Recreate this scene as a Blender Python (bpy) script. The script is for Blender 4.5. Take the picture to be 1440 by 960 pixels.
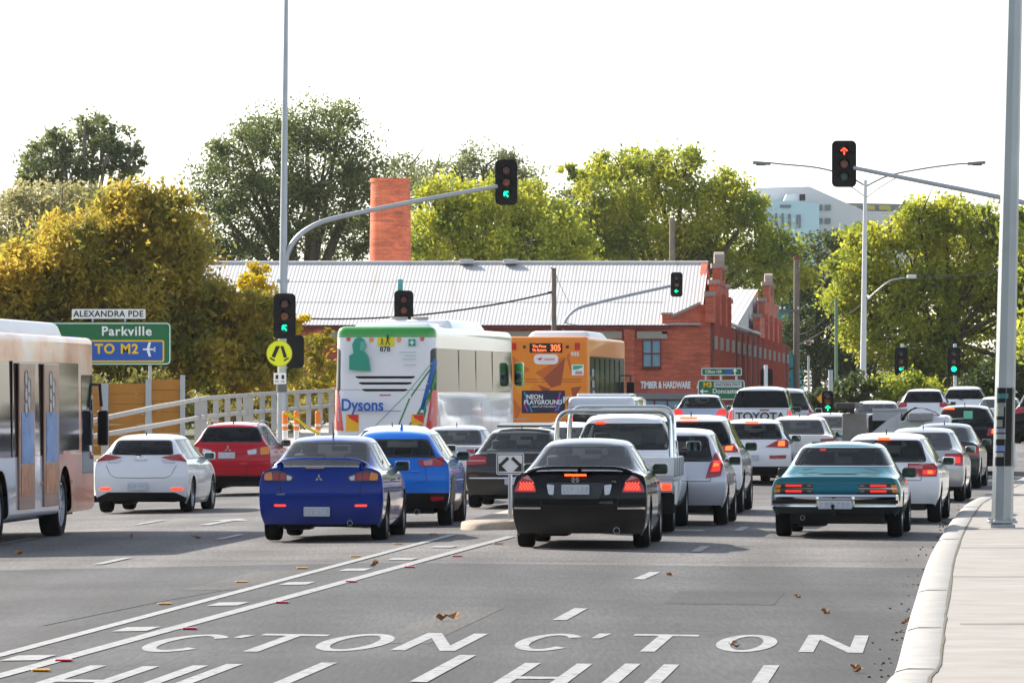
import bpy, bmesh, math, random
import numpy as np
from mathutils import Vector, Matrix
R = math.radians
random.seed(7); RNG = np.random.default_rng(11)
for o in list(bpy.data.objects): bpy.data.objects.remove(o)
SC = bpy.context.scene
COL = SC.collection
# ---------------------------------------------------------------- camera
F = 7500.0            # focal length in photo pixels (1440 wide)
HZ = 555.0            # photo row of the horizon
EYE = 2.03
cd = bpy.data.cameras.new('camera'); cam = bpy.data.objects.new('camera', cd); COL.objects.link(cam)
cam.location = (0, 0, EYE); cam.rotation_euler = (R(90), 0, 0)
cd.sensor_width = 36; cd.lens = 36*F/1440; cd.shift_y = (HZ-480)/1440
cd.clip_start = 1; cd.clip_end = 6000
SC.camera = cam
# ---------------------------------------------------------------- sky, sun, exposure
SUN_DIR = Vector((-0.66, 0.62, 0.60)).normalized()      # towards the sun
w = bpy.data.worlds.new('World'); SC.world = w; w.use_nodes = True
nt = w.node_tree; bg = nt.nodes['Background']
sky = nt.nodes.new('ShaderNodeTexSky'); sky.sky_type = 'NISHITA'; sky.sun_disc = False
sky.sun_elevation = math.asin(SUN_DIR.z); sky.sun_rotation = math.atan2(SUN_DIR.x, SUN_DIR.y)
sky.air_density = 1.0; sky.dust_density = 1.0; sky.ozone_density = 1.0; sky.altitude = 50
hs = nt.nodes.new('ShaderNodeHueSaturation'); hs.inputs['Saturation'].default_value = 0.55
nt.links.new(sky.outputs[0], hs.inputs['Color']); nt.links.new(hs.outputs[0], bg.inputs[0]); bg.inputs[1].default_value = 0.12
sl = bpy.data.lights.new('sun', 'SUN'); sun = bpy.data.objects.new('sun', sl); COL.objects.link(sun)
sl.energy = 4.6; sl.angle = R(0.6); sl.color = (1.0, 0.92, 0.80)
sun.rotation_euler = SUN_DIR.to_track_quat('Z', 'Y').to_euler(); sun.location = (-40, 40, 60)
vs = SC.view_settings; vs.view_transform = 'Standard'; vs.look = 'None'; vs.gamma = 1; vs.exposure = 1.15
vs.use_curve_mapping = False
SC.cycles.max_bounces = 6; SC.cycles.transparent_max_bounces = 14; SC.cycles.volume_bounces = 0
SC.cycles.use_denoising = True
SC.cycles.sample_clamp_indirect = 6
# ---------------------------------------------------------------- helpers
def rise(Y): return 0.0 if Y < 120 else min(0.011*(Y-120), 1.75) + max(0, min(Y-279, 200))*0.0
def roadz(X, Y):
    """road surface: a crown along the painted median, falling both ways, climbing beyond 120 m"""
    u = X - 0.0827*min(Y, 180) + 6.85
    c = -0.02*min(-u, 14) if u < 0 else -0.01*min(u, 9)
    return c + rise(Y)
def at(px, s):
    Y = F/s; X = (px-720)/s; return Vector((X, Y, roadz(X, Y)))
def up(px, py, s):
    return Vector(((px-720)/s, F/s, EYE-(py-HZ)/s))
def ground(px, py):
    s = max((py-HZ)/2.05, 5)
    for _ in range(30):
        v = at(px, s); y2 = HZ+(EYE-v.z)*s; s += (py-y2)/2.05*0.8
    return at(px, s)
def node_mat(name):
    m = bpy.data.materials.new(name); m.use_nodes = True
    return m, m.node_tree.nodes, m.node_tree.links, m.node_tree.nodes['Principled BSDF']
MATS = {}
def mat(name, col, rough=0.5, metal=0.0, coat=0.0, var=0.08, scale=3.0, bump=0.0, spec=0.5, emit=None, es=0.0, bscale=None):
    if name in MATS: return MATS[name]
    m, N, L, b = node_mat(name)
    c = (*col, 1)
    b.inputs['Roughness'].default_value = rough; b.inputs['Metallic'].default_value = metal
    b.inputs['Coat Weight'].default_value = coat; b.inputs['Coat Roughness'].default_value = 0.04
    b.inputs['Specular IOR Level'].default_value = spec
    tc = N.new('ShaderNodeTexCoord'); nz = N.new('ShaderNodeTexNoise'); nz.inputs['Scale'].default_value = scale; nz.inputs['Detail'].default_value = 6
    L.new(tc.outputs['Object'], nz.inputs['Vector'])
    mx = N.new('ShaderNodeMix'); mx.data_type = 'RGBA'
    mx.inputs[6].default_value = tuple(x*(1-var) for x in col)+(1,); mx.inputs[7].default_value = tuple(min(1, x*(1+var)) for x in col)+(1,)
    L.new(nz.outputs['Fac'], mx.inputs[0]); L.new(mx.outputs[2], b.inputs['Base Color'])
    if bump:
        n2 = N.new('ShaderNodeTexNoise'); n2.inputs['Scale'].default_value = bscale or scale*8; n2.inputs['Detail'].default_value = 4
        L.new(tc.outputs['Object'], n2.inputs['Vector'])
        bp = N.new('ShaderNodeBump'); bp.inputs['Strength'].default_value = bump; bp.inputs['Distance'].default_value = 0.02
        L.new(n2.outputs['Fac'], bp.inputs['Height']); L.new(bp.outputs[0], b.inputs['Normal'])
    if emit:
        b.inputs['Emission Color'].default_value = (*emit, 1); b.inputs['Emission Strength'].default_value = es
    MATS[name] = m
    return m
def paint(name, col, metal=0.25, rough=0.32, ior=1.45):
    """car paint under a clear coat with a thin film of road dust low down on the panels"""
    if name in MATS: return MATS[name]
    m, N, L, b = node_mat(name)
    b.inputs['Roughness'].default_value = rough; b.inputs['Metallic'].default_value = metal
    b.inputs['Coat Weight'].default_value = 1.0; b.inputs['Coat Roughness'].default_value = 0.05; b.inputs['Coat IOR'].default_value = ior; b.inputs['Specular IOR Level'].default_value = 0.12
    tc = N.new('ShaderNodeTexCoord'); nz = N.new('ShaderNodeTexNoise'); nz.inputs['Scale'].default_value = 2.2; nz.inputs['Detail'].default_value = 8
    L.new(tc.outputs['Object'], nz.inputs['Vector'])
    sep = N.new('ShaderNodeSeparateXYZ'); L.new(tc.outputs['Object'], sep.inputs[0])
    mr = N.new('ShaderNodeMapRange'); mr.inputs['From Min'].default_value = 0.65; mr.inputs['From Max'].default_value = 0.2
    mr.inputs['To Max'].default_value = 0.5
    L.new(sep.outputs['Z'], mr.inputs['Value'])
    mu = N.new('ShaderNodeMath'); mu.operation = 'MULTIPLY'; L.new(nz.outputs['Fac'], mu.inputs[0]); L.new(mr.outputs[0], mu.inputs[1])
    mx = N.new('ShaderNodeMix'); mx.data_type = 'RGBA'; mx.inputs[6].default_value = (*col, 1); mx.inputs[7].default_value = (0.16, 0.14, 0.12, 1)
    L.new(mu.outputs[0], mx.inputs[0]); L.new(mx.outputs[2], b.inputs['Base Color'])
    MATS[name] = m
    return m
def glass(name, tint, refl=0.9):
    if name in MATS: return MATS[name]
    m, N, L, b = node_mat(name)
    out = N['Material Output']; N.remove(b)
    t = N.new('ShaderNodeBsdfTransparent'); t.inputs[0].default_value = (*tint, 1)
    g = N.new('ShaderNodeBsdfGlossy'); g.inputs['Roughness'].default_value = 0.03; g.inputs[0].default_value = (refl, refl, refl, 1)
    fr = N.new('ShaderNodeFresnel'); fr.inputs['IOR'].default_value = 1.40
    nz = N.new('ShaderNodeTexNoise'); nz.inputs['Scale'].default_value = 1.2; bp = N.new('ShaderNodeBump'); bp.inputs['Strength'].default_value = 0.05
    bp.inputs['Distance'].default_value = 0.05
    L.new(nz.outputs['Fac'], bp.inputs['Height']); L.new(bp.outputs[0], g.inputs['Normal'])
    mx = N.new('ShaderNodeMixShader'); L.new(fr.outputs[0], mx.inputs[0]); L.new(t.outputs[0], mx.inputs[1]); L.new(g.outputs[0], mx.inputs[2])
    L.new(mx.outputs[0], out.inputs['Surface'])
    MATS[name] = m
    return m
def lamp(name, col, e=0.0, ecol=None, rough=0.15):
    return mat(name, col, rough, 0, 1.0, 0.25, 30.0, emit=ecol or col if e else None, es=e)

M_BLACK = mat('black_plastic', (0.006, 0.006, 0.007), 0.5, var=0.2, spec=0.25)
M_TRIM = mat('window_rubber', (0.01, 0.01, 0.011), 0.25)
M_GAP = mat('shut_line', (0.01, 0.01, 0.01), 0.8)
M_TYRE = mat('tyre_rubber', (0.008, 0.008, 0.0085), 0.85, var=0.3, scale=9, spec=0.2)
M_RIM = mat('alloy_rim', (0.42, 0.43, 0.45), 0.3, 0.8)
M_CHROME = mat('chrome', (0.75, 0.76, 0.78), 0.12, 1.0)
M_GLASS = glass('tinted_glass', (0.74, 0.86, 0.86))
M_DGLASS = glass('dark_tinted_glass', (0.08, 0.10, 0.12))
M_SEAT = mat('seat_cloth', (0.06, 0.062, 0.068), 0.85)
M_MIRGL = mat('mirror_glass', (0.10, 0.15, 0.16), 0.04, 1.0)
M_GALV = mat('galvanised_steel', (0.40, 0.43, 0.46), 0.42, 0.55, var=0.15, scale=2.5, bump=0.1)
M_PAINTW = mat('road_paint', (0.62, 0.62, 0.60), 0.6, var=0.18, scale=6, bump=0.2)
M_WHITEM = mat('white_enamel', (0.72, 0.73, 0.74), 0.35, var=0.05)
M_TXTW = mat('white_reflective', (0.85, 0.86, 0.86), 0.5, var=0.02)
M_TXTK = mat('black_reflective', (0.012, 0.012, 0.012), 0.5)
M_GREEN = mat('sign_green', (0.005, 0.14, 0.045), 0.35, var=0.06)
M_SBLUE = mat('sign_blue', (0.01, 0.09, 0.42), 0.35)
M_SYEL = mat('sign_yellow', (0.85, 0.52, 0.0), 0.4)

def tag(o, label=None, cat=None, group=None, kind=None):
    if label: o['label'] = label
    if cat: o['category'] = cat
    if group: o['group'] = group
    if kind: o['kind'] = kind
    return o
def link(name, me, m=None, parent=None):
    if m is not None and not me.materials: me.materials.append(m)
    o = bpy.data.objects.new(name, me); COL.objects.link(o)
    if parent: o.parent = parent
    return o
def empty(name, loc, rz=0, label=None, cat=None, group=None):
    o = bpy.data.objects.new(name, None); COL.objects.link(o); o.location = loc; o.rotation_euler = (0, 0, rz)
    o.empty_display_size = 0.3
    return tag(o, label, cat, group)
class MB:
    """collects shapes, builds them as one mesh object"""
    def __init__(s): s.bm = bmesh.new()
    def box(s, c, d, rot=None, bev=0.0, seg=2, top=None):
        r = bmesh.ops.create_cube(s.bm, size=1); vs_ = r['verts']
        for v in vs_:
            v.co = Vector((v.co.x*d[0], v.co.y*d[1], v.co.z*d[2]))
            if top and v.co.z > 0: v.co.x *= top[0]; v.co.y *= top[1]
        if bev:
            es = list({e for v in vs_ for e in v.link_edges})
            n0 = set(s.bm.verts)
            rr = bmesh.ops.bevel(s.bm, geom=es, offset=bev, segments=seg, profile=0.6, affect='EDGES')
            vs_ = list({v for f in rr['faces'] for v in f.verts} | {v for v in vs_ if v.is_valid})
            seen = set(vs_); st = list(vs_)
            while st:
                v = st.pop()
                for e in v.link_edges:
                    w_ = e.other_vert(v)
                    if w_ not in seen: seen.add(w_); st.append(w_)
            vs_ = list(seen)
        for v in vs_:
            if rot is not None: v.co = rot @ v.co
            v.co += Vector(c)
        return vs_
    def tube(s, pts, rad, n=10, caps=True):
        pts = [Vector(p) for p in pts]
        if not hasattr(rad, '__len__'): rad = [rad]*len(pts)
        rings = []; prev = None
        for i, p in enumerate(pts):
            d = (pts[min(i+1, len(pts)-1)]-pts[max(i-1, 0)]).normalized()
            a = Vector((0, 0, 1)) if abs(d.z) < 0.95 else Vector((1, 0, 0))
            if prev is not None: a = prev
            x = (a - d*a.dot(d)).normalized(); y = d.cross(x); prev = x
            rings.append([s.bm.verts.new(p + (x*math.cos(2*math.pi*k/n)+y*math.sin(2*math.pi*k/n))*rad[i]) for k in range(n)])
        for a, b in zip(rings, rings[1:]):
            for k in range(n): s.bm.faces.new((a[k], a[(k+1) % n], b[(k+1) % n], b[k]))
        if caps: s.bm.faces.new(rings[0][::-1]); s.bm.faces.new(rings[-1])
        return s
    def cyl(s, c, r, h, axis='Z', n=20, r2=None):
        c = Vector(c); ax = {'X': Vector((1, 0, 0)), 'Y': Vector((0, 1, 0)), 'Z': Vector((0, 0, 1))}[axis]
        return s.tube([c-ax*h/2, c+ax*h/2], [r, r if r2 is None else r2], n)
    def lathe(s, prof, c, axis='X', n=28):
        """prof: (radius, offset along axis)"""
        c = Vector(c); rings = []
        for r, o_ in prof:
            ring = []
            for k in range(n):
                a = 2*math.pi*k/n; p = (r*math.cos(a), r*math.sin(a))
                v = {'X': Vector((o_, p[0], p[1])), 'Y': Vector((p[0], o_, p[1])), 'Z': Vector((p[0], p[1], o_))}[axis]
                ring.append(s.bm.verts.new(c+v))
            rings.append(ring)
        for a, b in zip(rings, rings[1:]):
            for k in range(n): s.bm.faces.new((a[k], a[(k+1) % n], b[(k+1) % n], b[k]))
        return rings
    def poly(s, pts, ext=None):
        vs_ = [s.bm.verts.new(Vector(p)) for p in pts]; f = s.bm.faces.new(vs_)
        if ext is not None:
            r = bmesh.ops.extrude_face_region(s.bm, geom=[f])
            for v in r['geom']:
                if isinstance(v, bmesh.types.BMVert): v.co += Vector(ext)
        return f
    def quad(s, a, b, c, d): return s.poly([a, b, c, d])
    def build(s, name, m, parent=None, smooth=True, angle=35, loc=None, rz=None):
        bmesh.ops.recalc_face_normals(s.bm, faces=s.bm.faces)
        me = bpy.data.meshes.new(name); s.bm.to_mesh(me); s.bm.free()
        if smooth and len(me.polygons):
            me.polygons.foreach_set('use_smooth', [True]*len(me.polygons))
            me.set_sharp_from_angle(angle=R(angle))
        o = link(name, me, m, parent)
        if loc is not None: o.location = loc
        if rz is not None: o.rotation_euler = (0, 0, rz)
        return o
def text_mesh(s, size, ext=0.004, bold=0.0, align='CENTER', sx=1.0, space=1.0):
    cu = bpy.data.curves.new('t', 'FONT'); cu.body = s; cu.size = size; cu.extrude = ext; cu.offset = bold
    cu.align_x = align; cu.align_y = 'CENTER'; cu.space_character = space; cu.resolution_u = 4
    if ext == 0: cu.dimensions = '2D'; cu.fill_mode = 'BOTH'
    to = bpy.data.objects.new('t', cu); COL.objects.link(to)
    dg = bpy.context.evaluated_depsgraph_get(); dg.update()
    me = bpy.data.meshes.new_from_object(to.evaluated_get(dg))
    bpy.data.objects.remove(to); bpy.data.curves.remove(cu)
    me.materials.clear()
    if sx != 1.0:
        for v in me.vertices: v.co.x *= sx
    return me
def text(name, s, size, m, parent, loc, ext=0.003, bold=0.0, sx=1.0, align='CENTER', rot=(R(90), 0, 0), space=1.0):
    """upright lettering that faces -Y of its parent"""
    o = link(name, text_mesh(s, size, ext, bold, align, sx, space), m, parent)
    o.location = loc; o.rotation_euler = rot
    return o
def copy_tree(o, parent=None):
    c = o.copy(); COL.objects.link(c); c.parent = parent
    for ch in o.children: copy_tree(ch, c)
    return c
def rrect(x0, z0, x1, z1, r, n=4):
    pts = []
    for cx, cz, a0 in ((x1-r, z1-r, 0), (x0+r, z1-r, 90), (x0+r, z0+r, 180), (x1-r, z0+r, 270)):
        for k in range(n+1):
            a = R(a0+90*k/n); pts.append((cx+r*math.cos(a), cz+r*math.sin(a)))
    return pts
def rounded(poly, r=0.03, n=3):
    """rounds the corners of a convex polygon"""
    out = []; m_ = len(poly)
    for i in range(m_):
        p = Vector(poly[i]); a = Vector(poly[i-1])-p; b = Vector(poly[(i+1) % m_])-p
        ra = min(r, a.length*.45); rb = min(r, b.length*.45)
        A = p+a.normalized()*ra; B = p+b.normalized()*rb
        for k in range(n+1):
            t = k/n; q = A*(1-t)**2+p*2*t*(1-t)+B*t*t; out.append((q.x, q.y))
    return out
# ---------------------------------------------------------------- panels cut out of a body
AX = {'y-': ((0, 2), Vector((0, 1, 0)), Vector((0, -1, 0))), 'y+': ((0, 2), Vector((0, 1, 0)), Vector((0, 1, 0))),
      'x+': ((1, 2), Vector((1, 0, 0)), Vector((1, 0, 0))), 'x-': ((1, 2), Vector((1, 0, 0)), Vector((-1, 0, 0))),
      'z+': ((0, 1), Vector((0, 0, 1)), Vector((0, 0, 1)))}
def cut(bm, poly, axis, ok=None, nmin=0.04):
    (ia, ib), ax, face_dir = AX[axis]
    bm.normal_update()
    x0 = min(p[0] for p in poly); x1 = max(p[0] for p in poly); z0 = min(p[1] for p in poly); z1 = max(p[1] for p in poly)
    cand = []
    for f in bm.faces:
        if f.normal.dot(face_dir) < nmin: continue
        a = [v.co[ia] for v in f.verts]; b = [v.co[ib] for v in f.verts]
        if max(a) < x0 or min(a) > x1 or max(b) < z0 or min(b) > z1: continue
        if ok and not ok(f.calc_center_median()): continue
        cand.append(f)
    area = sum(poly[i][0]*poly[(i+1) % len(poly)][1]-poly[(i+1) % len(poly)][0]*poly[i][1] for i in range(len(poly)))
    P = poly if area > 0 else poly[::-1]
    for i in range(len(P)):
        p, q = P[i], P[(i+1) % len(P)]
        d = (q[0]-p[0], q[1]-p[1]); l = math.hypot(*d)
        if l < 1e-5: continue
        nrm = [0, 0, 0]; nrm[ia] = d[1]/l; nrm[ib] = -d[0]/l; nrm = Vector(nrm)   # points outwards
        co = [0, 0, 0]; co[ia] = p[0]; co[ib] = p[1]; co = Vector(co)
        if not cand: return []
        es = {e for f in cand for e in f.edges}; vv = {v for f in cand for v in f.verts}
        r = bmesh.ops.bisect_plane(bm, geom=list(cand)+list(es)+list(vv), dist=1e-6, plane_co=co, plane_no=nrm)
        fs = {g for g in r['geom'] if isinstance(g, bmesh.types.BMFace)}
        cand = [f for f in fs if f.is_valid and (f.calc_center_median()-co).dot(nrm) < 0]
    return cand
def lift(bm, faces, name, m, parent, off=0.0, remove=True, skirt=0.02):
    """the cut faces become a panel of their own"""
    if not faces: return None
    nb = bmesh.new(); vm = {}
    for f in faces:
        vs_ = []
        for v in f.verts:
            if v not in vm: vm[v] = nb.verts.new(v.co + v.normal*off)
            vs_.append(vm[v])
        try: nb.faces.new(vs_)
        except ValueError: pass
    if skirt and off > 0:
        be = [e for e in nb.edges if e.is_boundary]
        inv = {b: a for a, b in vm.items()}
        r = bmesh.ops.extrude_edge_only(nb, edges=be)
        nv = [g for g in r['geom'] if isinstance(g, bmesh.types.BMVert)]
        src = {}
        for e in r['geom']:
            pass
        nb.normal_update()
        for v in nv:
            for e in v.link_edges:
                ov = e.other_vert(v)
                if ov in inv: v.co = ov.co - inv[ov].normal*skirt; break
    me = bpy.data.meshes.new(name); nb.to_mesh(me); nb.free()
    me.polygons.foreach_set('use_smooth', [True]*len(me.polygons)); me.set_sharp_from_angle(angle=R(50))
    if remove: bmesh.ops.delete(bm, geom=faces, context='FACES')
    return link(name, me, m, parent)
def seg_quad(p, q, wd):
    d = Vector((q[0]-p[0], q[1]-p[1])); d.normalize(); n = Vector((-d.y, d.x))*wd/2
    return [(p[0]-n.x, p[1]-n.y), (q[0]-n.x, q[1]-n.y), (q[0]+n.x, q[1]+n.y), (p[0]+n.x, p[1]+n.y)]
# ---------------------------------------------------------------- vehicles
HEAD = 0.0827
def wheel(parent, x, y, r, wd=0.21, spokes=5, rim_m=None, steel=False):
    sgn = 1 if x > 0 else -1
    t = MB(); h = wd/2
    prof = [(r*.66, -h*.80), (r*.74, -h), (r*.92, -h), (r*.985, -h*.72), (r, -h*.35), (r, h*.35), (r*.985, h*.72), (r*.92, h), (r*.74, h), (r*.66, h*.80)]
    t.lathe(prof, (0, 0, 0), 'X', 32)
    o = t.build('wheel', M_TYRE, parent); o.location = (x-sgn*h, y, r)
    m = MB(); f = sgn*h*.72; R2 = r*.68
    m.lathe([(R2, sgn*h*.85), (R2*.94, sgn*h*.9), (R2*.90, f*.8), (R2*.88, -f*.6)], (0, 0, 0), 'X', 28)
    m.cyl((f, 0, 0), r*.15, .03, 'X', 16)
    for k in range(spokes):
        a = 2*math.pi*k/spokes; ca, sa = math.cos(a), math.sin(a)
        p0 = Vector((f, ca*r*.1, sa*r*.1)); p1 = Vector((f*.98, ca*R2*.93, sa*R2*.93)); t_ = Vector((0, -sa, ca))
        w0, w1 = r*.075, r*.11
        for dx in (0, -sgn*.03):
            pass
        m.poly([p0-t_*w0, p1-t_*w1, p1+t_*w1, p0+t_*w0], ext=(-sgn*.025, 0, 0))
    m.build('rim', rim_m or M_RIM, o)
    k = MB(); k.cyl((f*.2, 0, 0), r*.55, .02, 'X', 24); k.build('brake_disc', M_BLACK if steel else mat('brake_steel', (.12, .12, .12), .5, .6), o)
    return o
PLATE_N = [0]
def plate(parent, x, y, z, wd=.372, h=.134, style=0, rz=0):
    m = MB(); m.box((0, 0, 0), (wd, .012, h), bev=.01, seg=1)
    o = m.build('number_plate', mat('plate_white', (.52, .55, .60), .35, var=.12, scale=14), parent); o.location = (x, y, z); o.rotation_euler = (0, 0, rz)
    # soft worn characters, unreadable as in the photograph
    rr = random.Random(PLATE_N[0]); PLATE_N[0] += 1
    t = MB()
    for i in range(6):
        cx = (i-2.5)*wd*.14 + (.02 if i > 2 else -.02)*(1)
        for j in range(3):
            if rr.random() < .75: t.box((cx+rr.uniform(-.006, .006), -.0075, (j-1)*h*.2), (wd*.075, .003, h*.13), bev=0)
        t.box((cx-wd*.03, -.0075, 0), (wd*.02, .003, h*.5))
    t.build('plate_characters', mat('plate_ink', (.40, .43, .50), .5), o)
    return o
def mirror(parent, x, y, z, m, sc=1.0, style='modern'):
    sgn = 1 if x > 0 else -1
    b = MB(); wv = .21*sc; hv = .145*sc
    b.box((0, 0, 0), (wv, .13, hv), bev=.045, seg=4)
    b.box((-sgn*wv*.55, .03, -hv*.28), (wv*.5, .06, .04), bev=.01, seg=2)
    o = b.build('side_mirror', m, parent); o.location = (x, y, z)
    g = MB(); p = rounded([(-wv*.42, -hv*.40), (wv*.42, -hv*.36), (wv*.42, hv*.38), (-wv*.42, hv*.40)], .03)
    g.poly([(a, -.068, c) for a, c in p], ext=(0, .006, 0)); g.build('mirror_glass', M_MIRGL, o)
    return o
class Car:
    def __init__(c, name, label, cat, cx, s, head, L, W, H, paintm, kind='sedan', zs=.93, zdeck=None, yb=None, yc=None, ya=None, yw=None,
                 tw=.57, wb=None, roh=.85, r=.32, z0=.19, lvl=3, glassm=None, group='vehicles queued at the lights', tail=(.09, .02, 0, .05, .13), plan=.11,
                 loc=None, roof_drop=.07, hoodz=.72, near=True, round_=1.0, tuck=.9, bev_roof=.05, seats=True, mir=True, mirm=None, rails=False, rimm=None, spokes=5):
        c.s = s; c.cx = cx
        p = at(cx, s) if loc is None else Vector(loc)
        c.yg = HZ + (EYE-p.z)*s
        c.root = empty(name, p, -head, label, cat, group)
        c.L, c.W, c.H = L, W, H; hw = W/2*1.012; c.hw = hw; c.zs = zs; c.paint = paintm; c.kind = kind; c.wb = wb; c.roh = roh; c.r = r
        sedan = kind == 'sedan'
        zdeck = zdeck or (zs+.09 if sedan else zs+.06); c.zdeck = zdeck
        yb = yb if yb is not None else (.62 if sedan else .10)
        yc = yc if yc is not None else (1.35 if sedan else .42)
        ya = ya or L*(.59 if sedan else .56); yw = yw or L*(.745 if sedan else .74); c.ya, c.yw, c.yb, c.yc = ya, yw, yb, yc
        wb = wb or L*.58; c.wb = wb; c.z0 = z0
        # stations: y, width factor, bottom, shoulder, top half width, top height
        dk = .80*hw
        ST = [(0.0, 1.0, z0+.06, zs, (dk if sedan else tw+.12), zdeck)]
        if sedan: ST += [(.16, 1.0, z0+.03, zs+.005, dk, zdeck+.01), (yb, 1.0, z0, zs+.005, dk-.02, zdeck-.0)]
        else: ST += [(max(yb, .1)+.02, 1.0, z0+.02, zs, tw+.10, zdeck+.09)]
        ST += [(yc, 1.0, z0, zs, tw, H-roof_drop), (yc+.28*(ya-yc), 1.0, z0, zs-.01, tw+.01, H-.012), (ya-.28*(ya-yc), 1.0, z0, zs-.02, tw+.01, H), (ya, 1.0, z0, zs-.03, tw-.01, H-.05),
               (yw, .99, z0, zs-.03, dk-.02, zs+.03), (L-.45, .97, z0, zs-.13, dk-.06, zs-.07), (L-.08, .90, z0, hoodz-.12, dk-.15, hoodz)]
        bm = bmesh.new(); cr = bm.edges.layers.float.new('crease_edge')
        NL = 8
        def ring(i, sgn):
            y, k, zb, sh, tW, tz = ST[i]; h = hw*k; vs_ = []
            roof = i >= (3 if sedan else 2) and tz > H-.2
            inset = .035
            P = [(h*tuck, zb), (h*.985, zb+.15), (h, (zb+.15)*.5+sh*.5), (h*.985, sh-.09), (h*.935, sh),
                 (tW, tz-(bev_roof if roof else .012)), (tW*.62, tz-.012 if roof else tz), (0, tz)]
            for j, (x, z) in enumerate(P):
                yy = y
                if i == 0: yy += plan*(x/hw)**2*1.0 if j < 5 else plan*.8*(x/hw)**2
                if i == 0: yy += [tail[0], tail[1], tail[2], tail[3], tail[4], tail[4]+.0, tail[4], tail[4]][j]
                if i == len(ST)-1: yy -= .25*(x/hw)**2
                if i == (2 if sedan else 1) and j >= 5: yy += .10*(x/hw)**2
                vs_.append((x*sgn, yy, z))
            return vs_
        V = {}
        for sgn in (1, -1):
            for i in range(len(ST)):
                for j, co in enumerate(ring(i, sgn)):
                    if j == 7 and sgn == -1: V[i, j, -1] = V[i, j, 1]; continue
                    V[i, j, sgn] = bm.verts.new(co)
        def fc(*k):
            try: return bm.faces.new([V[q] if isinstance(q, tuple) else q for q in k])
            except ValueError: return None
        for sgn in (1, -1):
            for i in range(len(ST)-1):
                for j in range(NL-1):
                    fc((i, j, sgn), (i+1, j, sgn), (i+1, j+1, sgn), (i, j+1, sgn))
        # end caps: rows 0..4, columns of levels 5,6,7
        for end in (0, len(ST)-1):
            C = {}
            for sgn in (1, -1):
                for rr in range(4):
                    e = V[end, rr, sgn].co; xs = [V[end, jj, sgn].co.x for jj in (5, 6, 7)]
                    for q, x in zip((5, 6, 7), xs):
                        if q == 7 and sgn == -1: C[rr, 7, -1] = C[rr, 7, 1]; continue
                        if end == 0: y = tail[rr] + plan*(x/hw)**2
                        else: y = ST[end][0] - .25*(x/hw)**2 + (.03 if rr in (1, 2) else 0)
                        C[rr, q, sgn] = bm.verts.new((x, y, e.z))
                for q in (5, 6, 7): C[4, q, sgn] = V[end, q, sgn]
                for rr in range(5): C[rr, 4, sgn] = V[end, rr, sgn] if rr < 4 else V[end, 4, sgn]
                for rr in range(4):
                    for q in (4, 5, 6):
                        try: bm.faces.new([C[rr, q, sgn], C[rr, q+1, sgn], C[rr+1, q+1, sgn], C[rr+1, q, sgn]])
                        except ValueError: pass
        bmesh.ops.recalc_face_normals(bm, faces=bm.faces)
        def crease(i, js, v, k=1):
            for sgn in (1, -1):
                for j in js:
                    e = bm.edges.get((V[i, j, sgn], V[i, j+k, sgn]))
                    if e: e[cr] = v
        bi = 2 if sedan else 0
        crease(bi, (5, 6), .55*round_); crease(bi+1 if sedan else 2, (5, 6), .5)
        if not sedan: crease(0, (5, 6), .4)
        else: crease(0, (4, 5, 6), .7)
        nW = len(ST)-3; crease(nW, (5, 6), .6); crease(nW-1, (5, 6), .4)
        for sgn in (1, -1):       # shoulder crease along the side, hips
            for i in range(len(ST)-1):
                e = bm.edges.get((V[i, 4, sgn], V[i+1, 4, sgn]))
                if e: e[cr] = .45
                e = bm.edges.get((V[i, 5, sgn], V[i+1, 5, sgn]))
                if e: e[cr] = .35
        me = bpy.data.meshes.new('body'); bm.to_mesh(me); bm.free()
        tmp = bpy.data.objects.new('tmp', me); COL.objects.link(tmp)
        md = tmp.modifiers.new('s', 'SUBSURF'); md.levels = lvl; md.render_levels = lvl; md.boundary_smooth = 'PRESERVE_CORNERS'
        dg = bpy.context.evaluated_depsgraph_get(); dg.update()
        me2 = bpy.data.meshes.new_from_object(tmp.evaluated_get(dg))
        bpy.data.objects.remove(tmp)
        c.bm = bmesh.new(); c.bm.from_mesh(me2); bmesh.ops.recalc_face_normals(c.bm, faces=c.bm.faces)
        # rescale so that the silhouette keeps the asked height and width
        zz = max(v.co.z for v in c.bm.verts); xx = max(v.co.x for v in c.bm.verts)
        for v in c.bm.verts: v.co.x *= W/2/xx; v.co.z *= (1 if v.co.z < zs else 1+(H/zz-1)*(v.co.z-zs)/(zz-zs))
        c.glassm = glassm or M_GLASS; c.mir = mir; c.mirm = mirm or paintm; c.tw = tw; c.rails = rails; c.seats = seats; c.rimm = rimm; c.spokes = spokes
    # photo pixels to the car's own rear plane
    def px(c, pts, mirror=False):
        P = [((x-c.cx)/c.s, (c.yg-y)/c.s) for x, y in pts]
        return [(-x, z) for x, z in P] if mirror else P
    def rear(c, name, pts, m, both=False, off=.012, photo=True, r=.02, remove=False, ymax=None, parent=None):
        """a panel on the tail; `both` adds its mirror image"""
        out = []
        ym = ymax if ymax is not None else c.L*.35
        for mi in ((False, True) if both else (False,)):
            P = c.px(pts, mi) if photo else [(-x, z) for x, z in pts] if mi else pts
            if r: P = rounded(P, r)
            f = cut(c.bm, P, 'y-', ok=lambda q: q.y < ym)
            out.append(lift(c.bm, f, name, m, parent or c.root, off, remove))
        return out[0] if len(out) == 1 else out
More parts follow.
